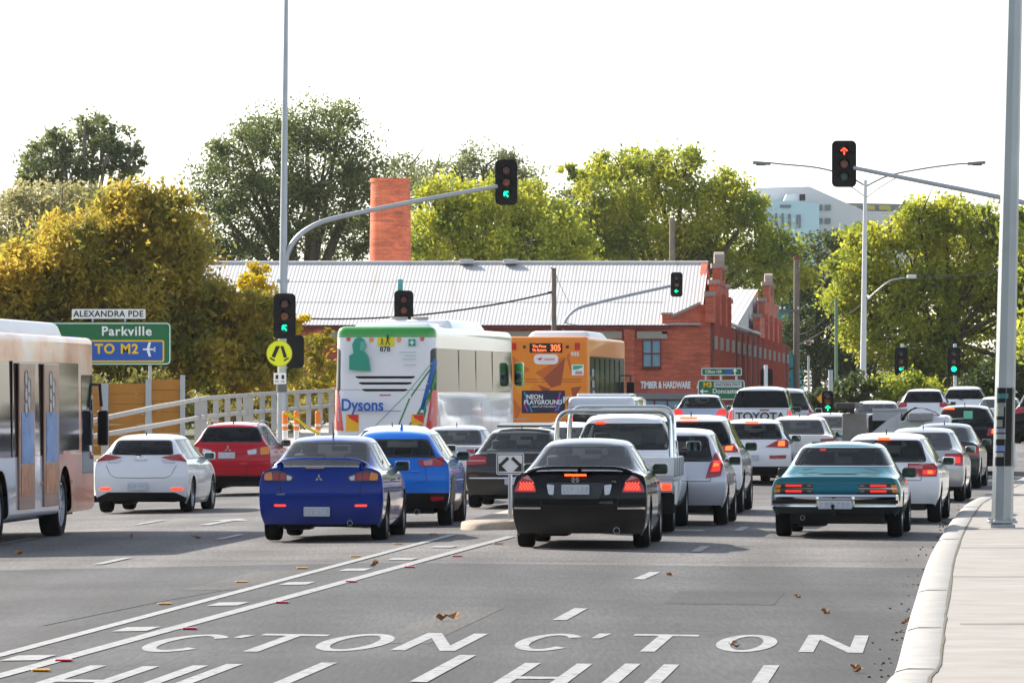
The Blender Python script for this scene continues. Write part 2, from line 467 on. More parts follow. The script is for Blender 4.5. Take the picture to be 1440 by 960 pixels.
    def rear_gap(c, pts, wd=.008, both=False, photo=True, name='shut_line', m=None):
        for mi in ((False, True) if both else (False,)):
            P = c.px(pts, mi) if photo else [(-x, z) for x, z in pts] if mi else pts
            b = []
            for p, q in zip(P, P[1:]):
                b += cut(c.bm, seg_quad(p, q, wd), 'y-', ok=lambda a: a.y < c.L*.3)
            b = [f for f in set(b) if f.is_valid]
            lift(c.bm, b, name, m or M_GAP, c.root, .0015, False, 0)
    def glazing(c, zt=None, half=None, zb=None, photo=None, rim=.035, front=True, seal=M_TRIM, glassm=None, side=True, quarter=True, pillar=.06, lean=0):
        g = glassm or c.glassm; tw = c.tw
        if photo: P = c.px(photo)
        else:
            zb = zb or c.zdeck+.05; zt = zt or c.H-.13; hb, ht = half or (tw+.08, tw-.06)
            P = [(-hb, zb), (hb, zb), (ht, zt), (-ht, zt)]
        P0 = P
        cxp = sum(p[0] for p in P)/len(P); czp = sum(p[1] for p in P)/len(P)
        outer = rounded([(x+math.copysign(rim, x-cxp), z+math.copysign(rim*.8, z-czp)) for x, z in P], .07)
        ok = lambda q: q.y < c.yc+.45 and q.z > c.zs-.12
        f = cut(c.bm, outer, 'y-', ok); fi = None
        inner = rounded(P, .05)
        n0 = set(f)
        fi = cut(c.bm, inner, 'y-', ok)
        fo = [x for x in cut(c.bm, outer, 'y-', ok) if x not in set(fi)]
        lift(c.bm, fi, 'rear_window', g, c.root, 0, False, 0)
        lift(c.bm, fo, 'window_seal', seal, c.root, .003, False, 0)
        bmesh.ops.delete(c.bm, geom=[x for x in set(fi) | set(fo) if x.is_valid], context='FACES')
        if front:
            zf0, zf1 = c.zs+.08, c.H-.14
            f = cut(c.bm, rounded([(-.62*c.hw/.88, zf0), (.62*c.hw/.88, zf0), (tw-.05, zf1), (-tw+.05, zf1)], .06), 'y+', lambda q: q.y > c.ya-.3)
            lift(c.bm, f, 'windscreen', M_GLASS, c.root, 0, True, 0)
        if side:
            z0, z1 = c.zs+.045, c.H-.125
            yB = c.yc+(c.ya-c.yc)*.5
            sl0 = (c.yc-c.yb)/(c.H-c.zs)*.8; slf = (c.yw-c.ya)/(c.H-c.zs)*.9
            rb0 = c.yb+(.30 if c.kind == 'sedan' else .32); rb1 = c.yc+.10+(.0 if c.kind == 'sedan' else .12)
            fb0 = c.yw-.12; fb1 = c.ya-.02
            for sg, ax in ((1, 'x+'), (-1, 'x-')):
                quads = [[(yB+pillar/2, z0), (fb0-.12, z0-.01), (fb1-.02, z1), (yB+pillar/2, z1+.01)]]
                if quarter:
                    yD = rb0+(yB-rb0)*.36; yDt = rb1+(yB-rb1)*.22
                    quads += [[(yD+.05, z0), (yB-pillar/2, z0), (yB-pillar/2, z1+.01), (yDt+.05, z1)], [(rb0+.12, z0+.02), (yD, z0+.01), (yDt, z1-.01), (rb1+.0, z1-.05)]]
                else: quads += [[(rb0+.06, z0), (yB-pillar/2, z0), (yB-pillar/2, z1+.01), (rb1+.03, z1-.02)]]
                full = rounded([(rb0-.02, z0-.03), (fb0-.03, z0-.035), (fb1+.05, z1+.03), (rb1-.06, z1+.02)], .06)
                okk = lambda q: q.z > c.zs-.05 and abs(q.x) < c.hw*.99
                gl = []
                for q in quads: gl += cut(c.bm, rounded(q, .03), ax, okk, .2)
                gl = [x for x in set(gl) if x.is_valid]
                for q in quads:
                    f = cut(c.bm, rounded(q, .03), ax, okk, .2)
                    lift(c.bm, f, 'side_window', g, c.root, 0, False, 0)
                gl = set()
                for q in quads: gl |= set(cut(c.bm, rounded(q, .03), ax, okk, .2))
                fr = [x for x in cut(c.bm, full, ax, okk, .2)]
                gl = set()
                for q in quads: gl |= set(cut(c.bm, rounded(q, .03), ax, okk, .2))
                fr = [x for x in cut(c.bm, full, ax, okk, .2) if x not in gl]
                lift(c.bm, fr, 'window_frame', seal, c.root, .003, True, 0)
                bmesh.ops.delete(c.bm, geom=[x for x in gl if x.is_valid], context='FACES')
    def sides(c, clad=None, doors=True, skirt=None, handles=True):
        r = c.r
        ys = (c.roh, c.roh+c.wb)
        if doors:
            yB = c.yc+(c.ya-c.yc)*.5
            for sg, ax in ((1, 'x+'), (-1, 'x-')):
                b = []
                for p, q in (((yB, c.z0+.1), (yB, c.zs)), ((c.roh+r+.12, c.z0+.1), (c.roh+r+.22, c.z0+.45)), ((c.roh+r+.22, c.z0+.45), (c.roh+r*.3, c.zs)),
                             ((c.yw-.1, c.z0+.1), (c.yw-.12, c.zs)), ((c.roh+r+.12, c.z0+.1), (c.yw-.1, c.z0+.1))):
                    b += cut(c.bm, seg_quad(p, q, .009), ax)
                lift(c.bm, [f for f in set(b) if f.is_valid], 'door_gap', M_GAP, c.root, .0015, False, 0)
                if handles:
                    for hy in (yB-.12, c.yw-.95-.0):
                        h = MB(); h.box((sg*(c.hw*.985+.012), hy, c.zs-.12), (.03, .17, .028), bev=.01, seg=2); h.build('door_handle', c.paint, c.root)
        for y in ys:
            if clad:
                P = [(y+(r+.135)*math.cos(2*math.pi*k/28), r+.0+(r+.135)*math.sin(2*math.pi*k/28)) for k in range(28)]
                for ax in ('x+', 'x-'):
                    lift(c.bm, cut(c.bm, P, ax, nmin=.1), 'arch_cladding', clad, c.root, .008, True, .02)
            P = [(y+(r+.05)*math.cos(2*math.pi*k/24), r+(r+.05)*math.sin(2*math.pi*k/24)) for k in range(24)]
            for ax in ('x+', 'x-'):
                f = cut(c.bm, P, ax, nmin=.0)
                f = [x for x in f if abs(x.calc_center_median().x) > c.hw*.5]
                bmesh.ops.delete(c.bm, geom=f, context='FACES')
        if skirt or clad:
            for ax in ('x+', 'x-'):
                f = cut(c.bm, [(c.roh+r, 0), (c.roh+c.wb-r, 0), (c.roh+c.wb-r, c.z0+.14), (c.roh+r, c.z0+.14)], ax, nmin=.05)
                lift(c.bm, f, 'sill', clad or skirt, c.root, .006, True, .01)
        for y in ys:
            for sg in (1, -1): wheel(c.root, sg*(c.W/2-.015), y, r, .215, c.spokes, c.rimm)
    def lower(c, z, m, hwf=1.0, name='bumper_insert', curve=0, photo=None, ymax=None):
        """lower part of the rear bumper in unpainted plastic"""
        P = c.px(photo) if photo else [(-c.hw*hwf-.1, 0), (c.hw*hwf+.1, 0), (c.hw*hwf+.1, z), (-c.hw*hwf-.1, z)]
        f = cut(c.bm, P, 'y-', ok=lambda q: q.y < (ymax or c.roh-c.r))
        lift(c.bm, f, name, m, c.root, .004, True, .01)
    def finish(c, name='body', exhaust=None, antenna=None, wiper=False, roofbits=True):
        u = MB(); hw = c.hw
        u.box((0, c.L/2, .36), (2*(hw-.27), c.L-.5, .30)); u.box((0, c.L-.5, .5), (2*(hw-.25), .6, .3))
        u.box((0, c.roh+c.wb/2, .33), (2*(hw-.10), c.wb-2*c.r-.2, .22))
        u.box((0, .38, .34), (2*(hw-.30), .22, .16))
        for y in (c.roh, c.roh+c.wb): u.cyl((0, y, c.r), .05, c.W-.3, 'X', 8)
        u.box((-.35, .5, .25), (.4, .5, .16), bev=.04)
        u.build('underbody', M_BLACK, c.root, smooth=False)
        if c.seats:
            s_ = MB(); zf = .52
            for x in (-.36, .36):
                s_.box((x, c.ya-.62+.35, zf+.12), (.48, .5, .18), bev=.06)
                s_.box((x, c.ya-.62, zf+.42), (.46, .13, .58), rot=Matrix.Rotation(R(12), 3, 'X'), bev=.05)
                s_.box((x, c.ya-.69, zf+.79), (.24, .09, .16), bev=.04)
            yr = (c.yb+.62 if c.kind == 'sedan' else c.yb+.95)
            s_.box((0, yr, zf+.30), (1.24, .14, .5), rot=Matrix.Rotation(R(15), 3, 'X'), bev=.05)
            for x in (-.38, .38): s_.box((x, yr-.04, zf+.62), (.24, .09, .13), bev=.04)
            s_.build('seats', M_SEAT, c.root)
            d = MB(); d.box((0, c.yw-.3, c.zs-.08), (1.35, .35, .16), bev=.05)
            d.box((0, (c.yb+yr)/2-.02, c.zs-.03), (1.2, max(.2, yr-c.yb-.1), .03)) if c.kind == 'sedan' else None
            d.lathe([(.19, 0), (.175, .02), (.19, .04)], (.36, c.yw-.55, c.zs-.02), 'Y', 20)
            d.build('dashboard', M_BLACK, c.root)
            rv = MB(); rv.box((0, c.ya+.02, c.H-.2), (.24, .03, .065), bev=.012); rv.build('rear_view_mirror', M_BLACK, c.root)
        if c.mir:
            for sg in (1, -1): mirror(c.root, sg*(c.hw-.015), c.yw-.32, c.zs+.055, c.mirm)
        if exhaust:
            e = MB()
            for x, z, rr in exhaust:
                e.lathe([(rr, .05), (rr, -.03), (rr*.85, -.03), (rr*.8, .12)], (x, .05, z), 'Y', 16)
            e.build('exhaust_pipe', M_CHROME, c.root)
        if antenna:
            a = MB(); ax, ay, al = antenna; a.tube([(ax, ay, c.H-.03), (ax, ay-.02, c.H+.03), (ax, ay-al*.5, c.H+al)], [.016, .008, .004], 6); a.build('aerial', M_BLACK, c.root)
        if c.rails:
            for sg in (1, -1):
                a = MB(); x = sg*(c.tw-.02); a.tube([(x, c.yc+.15, c.H-.06), (x, c.yc+.25, c.H-.015), (x, (c.yc+c.ya)/2, c.H+.02), (x, c.ya-.1, c.H-.02), (x, c.ya-.02, c.H-.06)], .017, 8)
                a.build('roof_rail', M_BLACK if c.rails is True else c.rails, c.root)
        if wiper:
            a = MB(); y = c.yb-.01
            a.tube([(0, y+.02, c.zdeck+.05), (-.25, y+.06, c.zdeck+.1), (-.42, y+.07, c.zdeck+.12)], .012, 6); a.build('rear_wiper', M_BLACK, c.root)
        me = bpy.data.meshes.new('body'); c.bm.to_mesh(me); c.bm.free()
        me.polygons.foreach_set('use_smooth', [True]*len(me.polygons)); me.set_sharp_from_angle(angle=R(60))
        link(name, me, c.paint, c.root)
        return c.root
def wing(parent, x0, x1, z, y, chord, m, posts=True, zb=None, th=.03, drop=.04, name='spoiler'):
    b = MB(); n = 22; rings = []
    for i in range(n+1):
        t = i/n; x = x0+(x1-x0)*t; e = abs(2*t-1); k = 1-.25*e**4
        zz = z - drop*e**6*2.2; c_ = chord*k
        P = [(y, zz-th*.2), (y+.02, zz+th*.35), (y+c_*.4, zz+th*.5), (y+c_, zz+th*.1-.01), (y+c_*.6, zz-th*.45), (y+.03, zz-th*.5)]
        P = [(a+.10*e**2, q) for a, q in P]
        rings.append([b.bm.verts.new((x, a, q)) for a, q in P])
    for r0, r1 in zip(rings, rings[1:]):
        for k in range(6): b.bm.faces.new((r0[k], r0[(k+1) % 6], r1[(k+1) % 6], r1[k]))
    b.bm.faces.new(rings[0]); b.bm.faces.new(rings[-1][::-1])
    if posts:
        for sg in (0, 1):
            x = x0+.06 if sg == 0 else x1-.06
            xi = x+(.02 if sg == 0 else -.02)
            b.tube([(x, y+.18, z-.06), (xi, y+.17, (z+zb)/2-.02), (xi, y+.16, zb-.03)], [.035, .045, .06], 8)
    return b.build(name, m, parent)
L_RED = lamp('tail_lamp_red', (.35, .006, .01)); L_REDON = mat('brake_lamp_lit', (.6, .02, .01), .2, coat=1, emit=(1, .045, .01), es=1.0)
L_REDDIM = mat('tail_lamp_glowing', (.5, .01, .01), .2, coat=1, emit=(1, .03, .01), es=.38)
L_CLEAR = lamp('lamp_clear', (.55, .57, .60)); L_AMB = lamp('lamp_amber', (.75, .22, .01)); L_ORON = mat('lamp_hot', (.9, .2, .03), .2, coat=1, emit=(1, .085, .012), es=1.2)
L_DARK = lamp('lamp_housing', (.035, .03, .035)); L_PINK = lamp('lamp_pale_red', (.50, .22, .22))
P_WHITE = paint('white_paint', (.74, .76, .80), 0, .3); P_SILVER = paint('silver_paint', (.48, .49, .50), .55, .3)
P_BLUE = paint('deep_blue_paint', (.0005, .028, .25), .0, .3, 1.27); P_LBLUE = paint('bright_blue_paint', (.002, .15, .62), .0, .32, 1.3)
P_RED = paint('red_paint', (.45, .003, .018), .0, .32, 1.32); P_BLACK = paint('black_paint', (.002, .002, .003), .0, .25, 1.25)
P_TEAL = paint('turquoise_paint', (.08, .27, .31), .6, .36); P_BRONZE = paint('dark_bronze_paint', (.030, .026, .026), .2, .3)
P_PALE = paint('ice_blue_paint', (.50, .60, .74), .2, .35); P_CREAM = paint('warm_white_paint', (.72, .70, .66), 0, .3)
P_TAUPE = paint('champagne_paint', (.42, .38, .34), .35, .32)

def emblem(parent, kind, x, y, z, sz, m=None):
    m = m or M_CHROME; b = MB()
    if kind == 'diamonds':          # three rhombi meeting at a point
        for a in (90, 210, 330):
            d = Vector((math.cos(R(a)), math.sin(R(a)))); n = Vector((-d.y, d.x))*.27
            P = [(0, 0), d*.5*1.0+n*1.0, d*1.0, d*.5-n*1.0]
            b.poly([(x+Vector(p)[0]*sz*.55 if isinstance(p, tuple) else x+p.x*sz*.55, y, (z+Vector(p)[1]*sz*.55 if isinstance(p, tuple) else z+p.y*sz*.55)) for p in P], ext=(0, -.006, 0))
    elif kind == 'letter':
        h = sz/2
        b.box((x-h*.55, y, z), (sz*.14, .008, sz*.8)); b.box((x+h*.55, y, z), (sz*.14, .008, sz*.8)); b.box((x, y, z), (sz*.5, .0075, sz*.14))
        b.tube([(x+math.cos(t)*h*1.15, y, z+math.sin(t)*h*1.0) for t in [2*math.pi*k/16 for k in range(17)]], sz*.035, 5, False)
    elif kind == 'oval':
        b.tube([(x+math.cos(t)*sz*.6, y, z+math.sin(t)*sz*.38) for t in [2*math.pi*k/16 for k in range(17)]], sz*.06, 5, False)
        b.tube([(x+math.cos(t)*sz*.22, y, z+math.sin(t)*sz*.38) for t in [2*math.pi*k/16 for k in range(17)]], sz*.045, 5, False)
        b.tube([(x+math.cos(t)*sz*.5, y, z+sz*.12+math.sin(t)*sz*.18) for t in [2*math.pi*k/16 for k in range(17)]], sz*.045, 5, False)
    elif kind == 'bar':
        b.box((x, y, z), (sz, .008, sz*.14), bev=.003, seg=1)
    return b.build('emblem', m, parent, smooth=False)
# ---------------------------------------------------------------- ground, roads, kerbs
DIR = Vector((0.0824, 0.9966, 0)); RT = Vector((0.9966, -0.0824, 0))
def asphalt(name, col, var):
    m, N, L, b = node_mat(name)
    tc = N.new('ShaderNodeTexCoord')
    mp = N.new('ShaderNodeMapping'); mp.inputs['Rotation'].default_value = (0, 0, R(4.7)); mp.inputs['Scale'].default_value = (1, .06, 1)
    L.new(tc.outputs['Object'], mp.inputs[0])
    n1 = N.new('ShaderNodeTexNoise'); n1.inputs['Scale'].default_value = .9; n1.inputs['Detail'].default_value = 5; L.new(mp.outputs[0], n1.inputs['Vector'])     # long wheel-path streaks
    n2 = N.new('ShaderNodeTexNoise'); n2.inputs['Scale'].default_value = 45; n2.inputs['Detail'].default_value = 3; L.new(tc.outputs['Object'], n2.inputs['Vector'])   # aggregate
    n3 = N.new('ShaderNodeTexNoise'); n3.inputs['Scale'].default_value = .22; n3.inputs['Detail'].default_value = 7; L.new(tc.outputs['Object'], n3.inputs['Vector'])
    mp4 = N.new('ShaderNodeMapping'); mp4.inputs['Rotation'].default_value = (0, 0, R(4.7)); mp4.inputs['Scale'].default_value = (28, 1.4, 1); L.new(tc.outputs['Object'], mp4.inputs[0])
    n4 = N.new('ShaderNodeTexNoise'); n4.inputs['Scale'].default_value = 1.0; n4.inputs['Detail'].default_value = 4; L.new(mp4.outputs[0], n4.inputs['Vector'])
    def ramp(src, a, b_, lo, hi):
        r = N.new('ShaderNodeMapRange'); r.inputs['From Min'].default_value = a; r.inputs['From Max'].default_value = b_; r.inputs['To Min'].default_value = lo; r.inputs['To Max'].default_value = hi
        L.new(src, r.inputs['Value']); return r.outputs[0]
    def mul(x, y):
        q = N.new('ShaderNodeMath'); q.operation = 'MULTIPLY'; L.new(x, q.inputs[0]); L.new(y, q.inputs[1]); return q.outputs[0]
    f = mul(mul(ramp(n1.outputs['Fac'], .3, .7, 1-var, 1+var), ramp(n2.outputs['Fac'], .3, .7, .72, 1.28)), ramp(n3.outputs['Fac'], .38, .62, .76, 1.22))
    f = mul(f, ramp(n4.outputs['Fac'], .3, .7, .74, 1.26))
    sx_ = N.new('ShaderNodeSeparateXYZ'); L.new(tc.outputs['Object'], sx_.inputs[0])
    u1 = N.new('ShaderNodeMath'); u1.operation = 'MULTIPLY_ADD'; u1.inputs[1].default_value = -.0827; L.new(sx_.outputs['Y'], u1.inputs[0]); L.new(sx_.outputs['X'], u1.inputs[2])
    u2 = N.new('ShaderNodeMath'); u2.operation = 'MULTIPLY_ADD'; u2.inputs[1].default_value = 2*math.pi/1.70; u2.inputs[2].default_value = 1.0; L.new(u1.outputs[0], u2.inputs[0])
    u3 = N.new('ShaderNodeMath'); u3.operation = 'SINE'; L.new(u2.outputs[0], u3.inputs[0]); f = mul(f, ramp(u3.outputs[0], -1, 1, .88, 1.10))
    vo = N.new('ShaderNodeTexVoronoi'); vo.feature = 'DISTANCE_TO_EDGE'; vo.inputs['Scale'].default_value = .11
    wn = N.new('ShaderNodeTexNoise'); wn.inputs['Scale'].default_value = .8; wn.inputs['Detail'].default_value = 5; L.new(tc.outputs['Object'], wn.inputs['Vector'])
    va = N.new('ShaderNodeVectorMath'); va.operation = 'MULTIPLY_ADD'; va.inputs[1].default_value = (2.2, 2.2, 0); L.new(wn.outputs['Color'], va.inputs[0]); L.new(tc.outputs['Object'], va.inputs[2])
    L.new(va.outputs[0], vo.inputs['Vector']); f = mul(f, ramp(vo.outputs['Distance'], .0, .004, .55, 1))      # sealed cracks
    vm = N.new('ShaderNodeVectorMath'); vm.operation = 'SCALE'; vm.inputs[0].default_value = col; L.new(f, vm.inputs['Scale'])
    L.new(vm.outputs[0], b.inputs['Base Color']); b.inputs['Roughness'].default_value = .82; b.inputs['Specular IOR Level'].default_value = .35
    bp = N.new('ShaderNodeBump'); bp.inputs['Strength'].default_value = .5; bp.inputs['Distance'].default_value = .01; L.new(n2.outputs['Fac'], bp.inputs['Height']); L.new(bp.outputs[0], b.inputs['Normal'])
    return m
M_ROAD = asphalt('worn_asphalt', (.104, .099, .097), .20)
M_ROAD2 = asphalt('darker_asphalt', (.044, .0445, .048), .34)
M_CONC = mat('pale_concrete', (.38, .36, .33), .85, var=.16, scale=1.2, bump=.25, bscale=60)
M_KERB = mat('kerb_concrete', (.31, .30, .285), .8, var=.3, scale=2.5, bump=.35, bscale=12)
def sheet(name, us, ys, dz, m, zf=None):
    bm = bmesh.new(); g = []
    for y in ys:
        g.append([bm.verts.new((u+.0827*min(y, 180)-6.85+6.85, y, (zf or roadz)(u+.0827*min(y, 180), y)+dz)) for u in us])
    for a, b in zip(g, g[1:]):
        for k in range(len(us)-1): bm.faces.new((a[k], a[k+1], b[k+1], b[k]))
    bmesh.ops.recalc_face_normals(bm, faces=bm.faces)
    me = bpy.data.meshes.new(name); bm.to_mesh(me); bm.free(); me.polygons.foreach_set('use_smooth', [True]*len(me.polygons))
    return tag(link(name, me, m), kind='structure')
UM = -6.85
us = [-34+UM+6.85-0+k*2 for k in range(0, 14)]
us = sorted(set([-500, -200, -80, -40, -30, -24, -20.85, -17, -14, -11, -9, -7.5, UM, -6, -4, -2, 0, 2.15, 6, 12, 20, 40, 90, 250, 500]))
ys = [-60, -20, 10, 30, 50, 70, 90, 110, 120, 125, 135, 150, 165, 180, 200, 220, 240, 260, 279, 300, 340, 400, 600, 1000, 1500]
sheet('road', us, ys, 0, M_ROAD)
sheet('road_resurfaced', [-60, -30, -20.85, -17, -14, -11, -9, UM, -4, -2, 0, 2.15, 6], [-40, 10, 30, 50, 64.5], .004, M_ROAD2)
sheet('park_ground', [-500, -200, -60, -34, -24], [128, 150, 180, 220, 279, 400, 900], .06, mat('dry_grass', (.075, .085, .03), .95, var=.4, scale=1.5, bump=.6))
sheet('far_verge', [12, 25, 60, 200, 500], [215, 240, 279, 400, 900], .10, mat('dry_grass', (.075, .085, .03), .95, var=.4, scale=1.5, bump=.6))
sheet('left_footpath', [-24, -20, -17.2], [112, 125, 135, 150, 165, 180, 200, 220], .14, M_CONC)

def strip(name, pts, wd, m, dz=.010, n=8, kind='structure'):
    """a painted line on the road through ground points"""
    b = MB(); P = []
    for a, c in zip(pts, pts[1:]):
        for k in range(n): P.append(a.lerp(c, k/n))
    P.append(pts[-1]); L_ = []; R_ = []
    for i, p in enumerate(P):
        d = (P[min(i+1, len(P)-1)]-P[max(i-1, 0)]); d.z = 0; d.normalize(); q = Vector((d.y, -d.x, 0))*wd/2
        for lst, v in ((L_, p-q), (R_, p+q)): lst.append(b.bm.verts.new((v.x, v.y, roadz(v.x, v.y)+dz)))
    for k in range(len(P)-1): b.bm.faces.new((L_[k], R_[k], R_[k+1], L_[k+1]))
    return tag(b.build(name, m, smooth=False), kind=kind)
def worn_paint():
    m, N, L, b = node_mat('worn_road_paint')
    tc = N.new('ShaderNodeTexCoord'); n = N.new('ShaderNodeTexNoise'); n.inputs['Scale'].default_value = 9; n.inputs['Detail'].default_value = 9; n.inputs['Roughness'].default_value = .7
    L.new(tc.outputs['Object'], n.inputs['Vector']); r = N.new('ShaderNodeValToRGB'); L.new(n.outputs['Fac'], r.inputs[0])
    r.color_ramp.elements[0].position = .36; r.color_ramp.elements[0].color = (.10, .10, .10, 1); r.color_ramp.elements[1].position = .50; r.color_ramp.elements[1].color = (.27, .275, .28, 1)
    L.new(r.outputs[0], b.inputs['Base Color']); b.inputs['Roughness'].default_value = .7
    return m
M_LINE = worn_paint()
strip('solid_lane_line', [ground(-160, 960), ground(0, 922), ground(637, 752)], .13, M_LINE)
strip('solid_lane_line', [ground(-160, 992), ground(0, 951), ground(719, 754.5)], .14, M_LINE)
for x0, y0 in ((192, 885.5), (321, 850), (418, 821), (500, 801.5), (566, 786.5), (624, 769), (40, 926)):
    c = ground(x0, y0); strip('median_dash', [c-DIR*.42, c+DIR*.42], .30, M_LINE, .011, 2)
for a, b_ in (((787, 872.5), (817, 856)), ((898, 815), (921, 805)), ((978, 776), (993, 768)), ((1037, 747), (1048, 741)), ((588, 960), (658, 922)), ((137, 794), (180, 784.5)), ((0, 765), (46, 756.5)),
              ((308, 758.5), (340, 751.5)), ((192, 738), (230, 731.5)), ((655, 712), (668, 709)), ((-190, 860), (-110, 838))):
    strip('lane_dash', [ground(*a), ground(*b_)], .13, M_LINE, .010, 2)
def ring_part(w_, h, tx, ty, a0, a1, n=28):
    out = []
    for k in range(n):
        q = []
        for aa, s_ in ((a0+(a1-a0)*k/n, 0), (a0+(a1-a0)*(k+1)/n, 0), (a0+(a1-a0)*(k+1)/n, 1), (a0+(a1-a0)*k/n, 1)):
            rx, ry = w_/2-tx*s_, h/2-ty*s_; q.append((math.cos(R(aa))*rx, h/2+math.sin(R(aa))*ry))
        out.append(q)
    return out
def glyph(ch, w_, h):
    """painted letter as quads: across the lane, along the lane; hand-laid strokes 0.14 m wide"""
    x, tx, ty = w_/2, .12, .32; box = lambda x0, x1, y0, y1: [(x0, y0), (x1, y0), (x1, y1), (x0, y1)]
    if ch == 'I': return [box(-tx/2, tx/2, 0, h)]
    if ch == 'L': return [box(-x, -x+tx, 0, h), box(-x+tx, x, 0, ty)]
    if ch == 'T': return [box(-x, x, h-ty, h), box(-tx/2, tx/2, 0, h-ty)]
    if ch == 'H': return [box(-x, -x+tx, 0, h), box(x-tx, x, 0, h), box(-x+tx, x-tx, h*.5-ty/2, h*.5+ty/2)]
    if ch == 'N': return [box(-x, -x+tx, 0, h), box(x-tx, x, 0, h), [(-x+tx, h), (-x+tx, h-.9), (x-tx, 0), (x-tx, .9)]]
    if ch == 'O': return ring_part(w_, h, tx, ty, 0, 360, 36)
    if ch == 'C': return ring_part(w_, h, tx, ty, 38, 322)
    return [[(-.04, 0), (.03, 0), (.08, h), (-.03, h)]]
def word(name, items):
    b = MB()
    for ch, px, py, wd, ln, top in items:
        base = ground(px, py)
        if top: base = base-DIR*ln
        for q in glyph(ch, wd, ln):
            P = [base+RT*u_+DIR*v_ for u_, v_ in q]; b.poly([(p_.x, p_.y, roadz(p_.x, p_.y)+.009) for p_ in P])
    return tag(b.build(name, M_LINE, smooth=False), kind='structure')
word('road_lettering', [('C', 222, 917.5, .56, 3.1, 0), ("'", 347, 893.5, .10, .55, 1), ('T', 352, 917, .56, 3.1, 0), ('O', 470, 916.5, .56, 3.1, 0), ('N', 594, 915.5, .52, 3.1, 0)])
word('road_lettering', [('C', 752, 916, .52, 3.1, 0), ("'", 848, 891.5, .10, .9, 1), ('T', 910, 917, .56, 3.1, 0), ('O', 1040, 917.5, .50, 3.1, 0), ('N', 1168, 918, .52, 3.1, 0)])
word('road_lettering', [('H', 176, 937, .52, 4.2, 1), ('I', 282, 936.5, .12, 4.2, 1), ('L', 365, 935, .50, 4.2, 1), ('L', 498, 933, .50, 4.2, 1)])
word('road_lettering', [('H', 786, 933.5, .52, 4.2, 1), ('I', 890, 934, .12, 4.2, 1), ('L', 972, 935.5, .42, 4.2, 1), ('L', 1120, 936.5, .50, 4.2, 1)])
# utility patches, tar-sealed joints
def patch(name, c, wd, ln, m, dz=.0065):
    b = MB(); b.poly([(p_.x, p_.y, roadz(p_.x, p_.y)+dz) for p_ in (c-RT*wd/2, c+RT*wd/2, c+RT*wd/2+DIR*ln, c-RT*wd/2+DIR*ln)]); tag(b.build(name, m, smooth=False), kind='structure')
PM = asphalt('patch_asphalt', (.034, .034, .036), .2); PM2 = asphalt('patch_asphalt_pale', (.062, .060, .058), .2)
patch('road_patch', ground(1010, 850), 1.1, 3.4, PM); patch('road_patch', ground(300, 830), .7, 6.0, PM2); patch('road_patch', ground(560, 905), .5, 7.5, PM2)
TAR = mat('tar_seal', (.018, .018, .019), .6, var=.3)
strip('tar_joint', [ground(-20, 787.5), ground(500, 788.5), ground(1010, 790), ground(1302, 789)], .05, TAR, .0085, 10)
strip('tar_joint', [ground(60, 880), ground(230, 845), ground(420, 812)], .03, TAR, .0085, 8)
b = MB(); c = ground(305, 735.5)
for P in ([(-.5, -.1), (.45, -.1), (.45, .1), (-.5, .1)],): b.poly([c+RT*x*.1+DIR*(y*16-1.2*0)+Vector((0, 0, .012)) for x, y in [(-.9, -.1), (.9, -.1), (.9, .1), (-.9, .1)]])
b.poly([c+RT*x+DIR*y+Vector((0, 0, .0125)) for x, y in [(-.35, 1.4), (.35, 1.4), (0, 3.0)]])
tag(b.build('road_arrow', M_LINE, smooth=False), kind='structure')

def wgrid(px, py): return ground(px, py)
KO = [(1228, 1010), (1255, 960), (1270, 905), (1283, 860), (1306, 790), (1332, 745), (1340, 735), (1356, 717), (1390, 700), (1440, 676), (1520, 652)]
ko = [Vector((.82, 15, roadz(.82, 15)))]+[ground(*p) for p in KO]
def offs(pts, d):
    out = []
    for i, p in enumerate(pts):
        t = pts[min(i+1, len(pts)-1)]-pts[max(i-1, 0)]; t.z = 0; t.normalize(); out.append(p+Vector((t.y, -t.x, 0))*d)
    return out
def smooth_path(pts, n=6):
    out = []
    for i in range(len(pts)-1):
        p0, p1, p2, p3 = pts[max(i-1, 0)], pts[i], pts[i+1], pts[min(i+2, len(pts)-1)]
        for k in range(n):
            t = k/n; out.append(.5*((2*p1)+(p2-p0)*t+(2*p0-5*p1+4*p2-p3)*t*t+(3*p1-p0-3*p2+p3)*t**3))
    return out+[pts[-1]]
ko = smooth_path(ko)
b = MB(); rows = []
for d, h in ((0, -.02), (.015, .07), (.05, .115), (.12, .135), (.33, .14), (.345, .13)):
    rows.append([b.bm.verts.new((p.x, p.y, roadz(p.x, p.y)+h)) for p in offs(ko, d)])
for a, c in zip(rows, rows[1:]):
    for k in range(len(a)-1): b.bm.faces.new((a[k], a[k+1], c[k+1], c[k]))
tag(b.build('kerb', M_KERB, angle=60), kind='structure')
b = MB(); e = offs(ko, .35)
up_ = [b.bm.verts.new((p.x, p.y, roadz(p.x, p.y)+.137)) for p in e]; out = [b.bm.verts.new((26, p.y-(0 if i < len(e)-1 else 0), .137-.13)) for i, p in enumerate(e)]
for k in range(len(e)-1): b.bm.faces.new((up_[k], out[k], out[k+1], up_[k+1]))
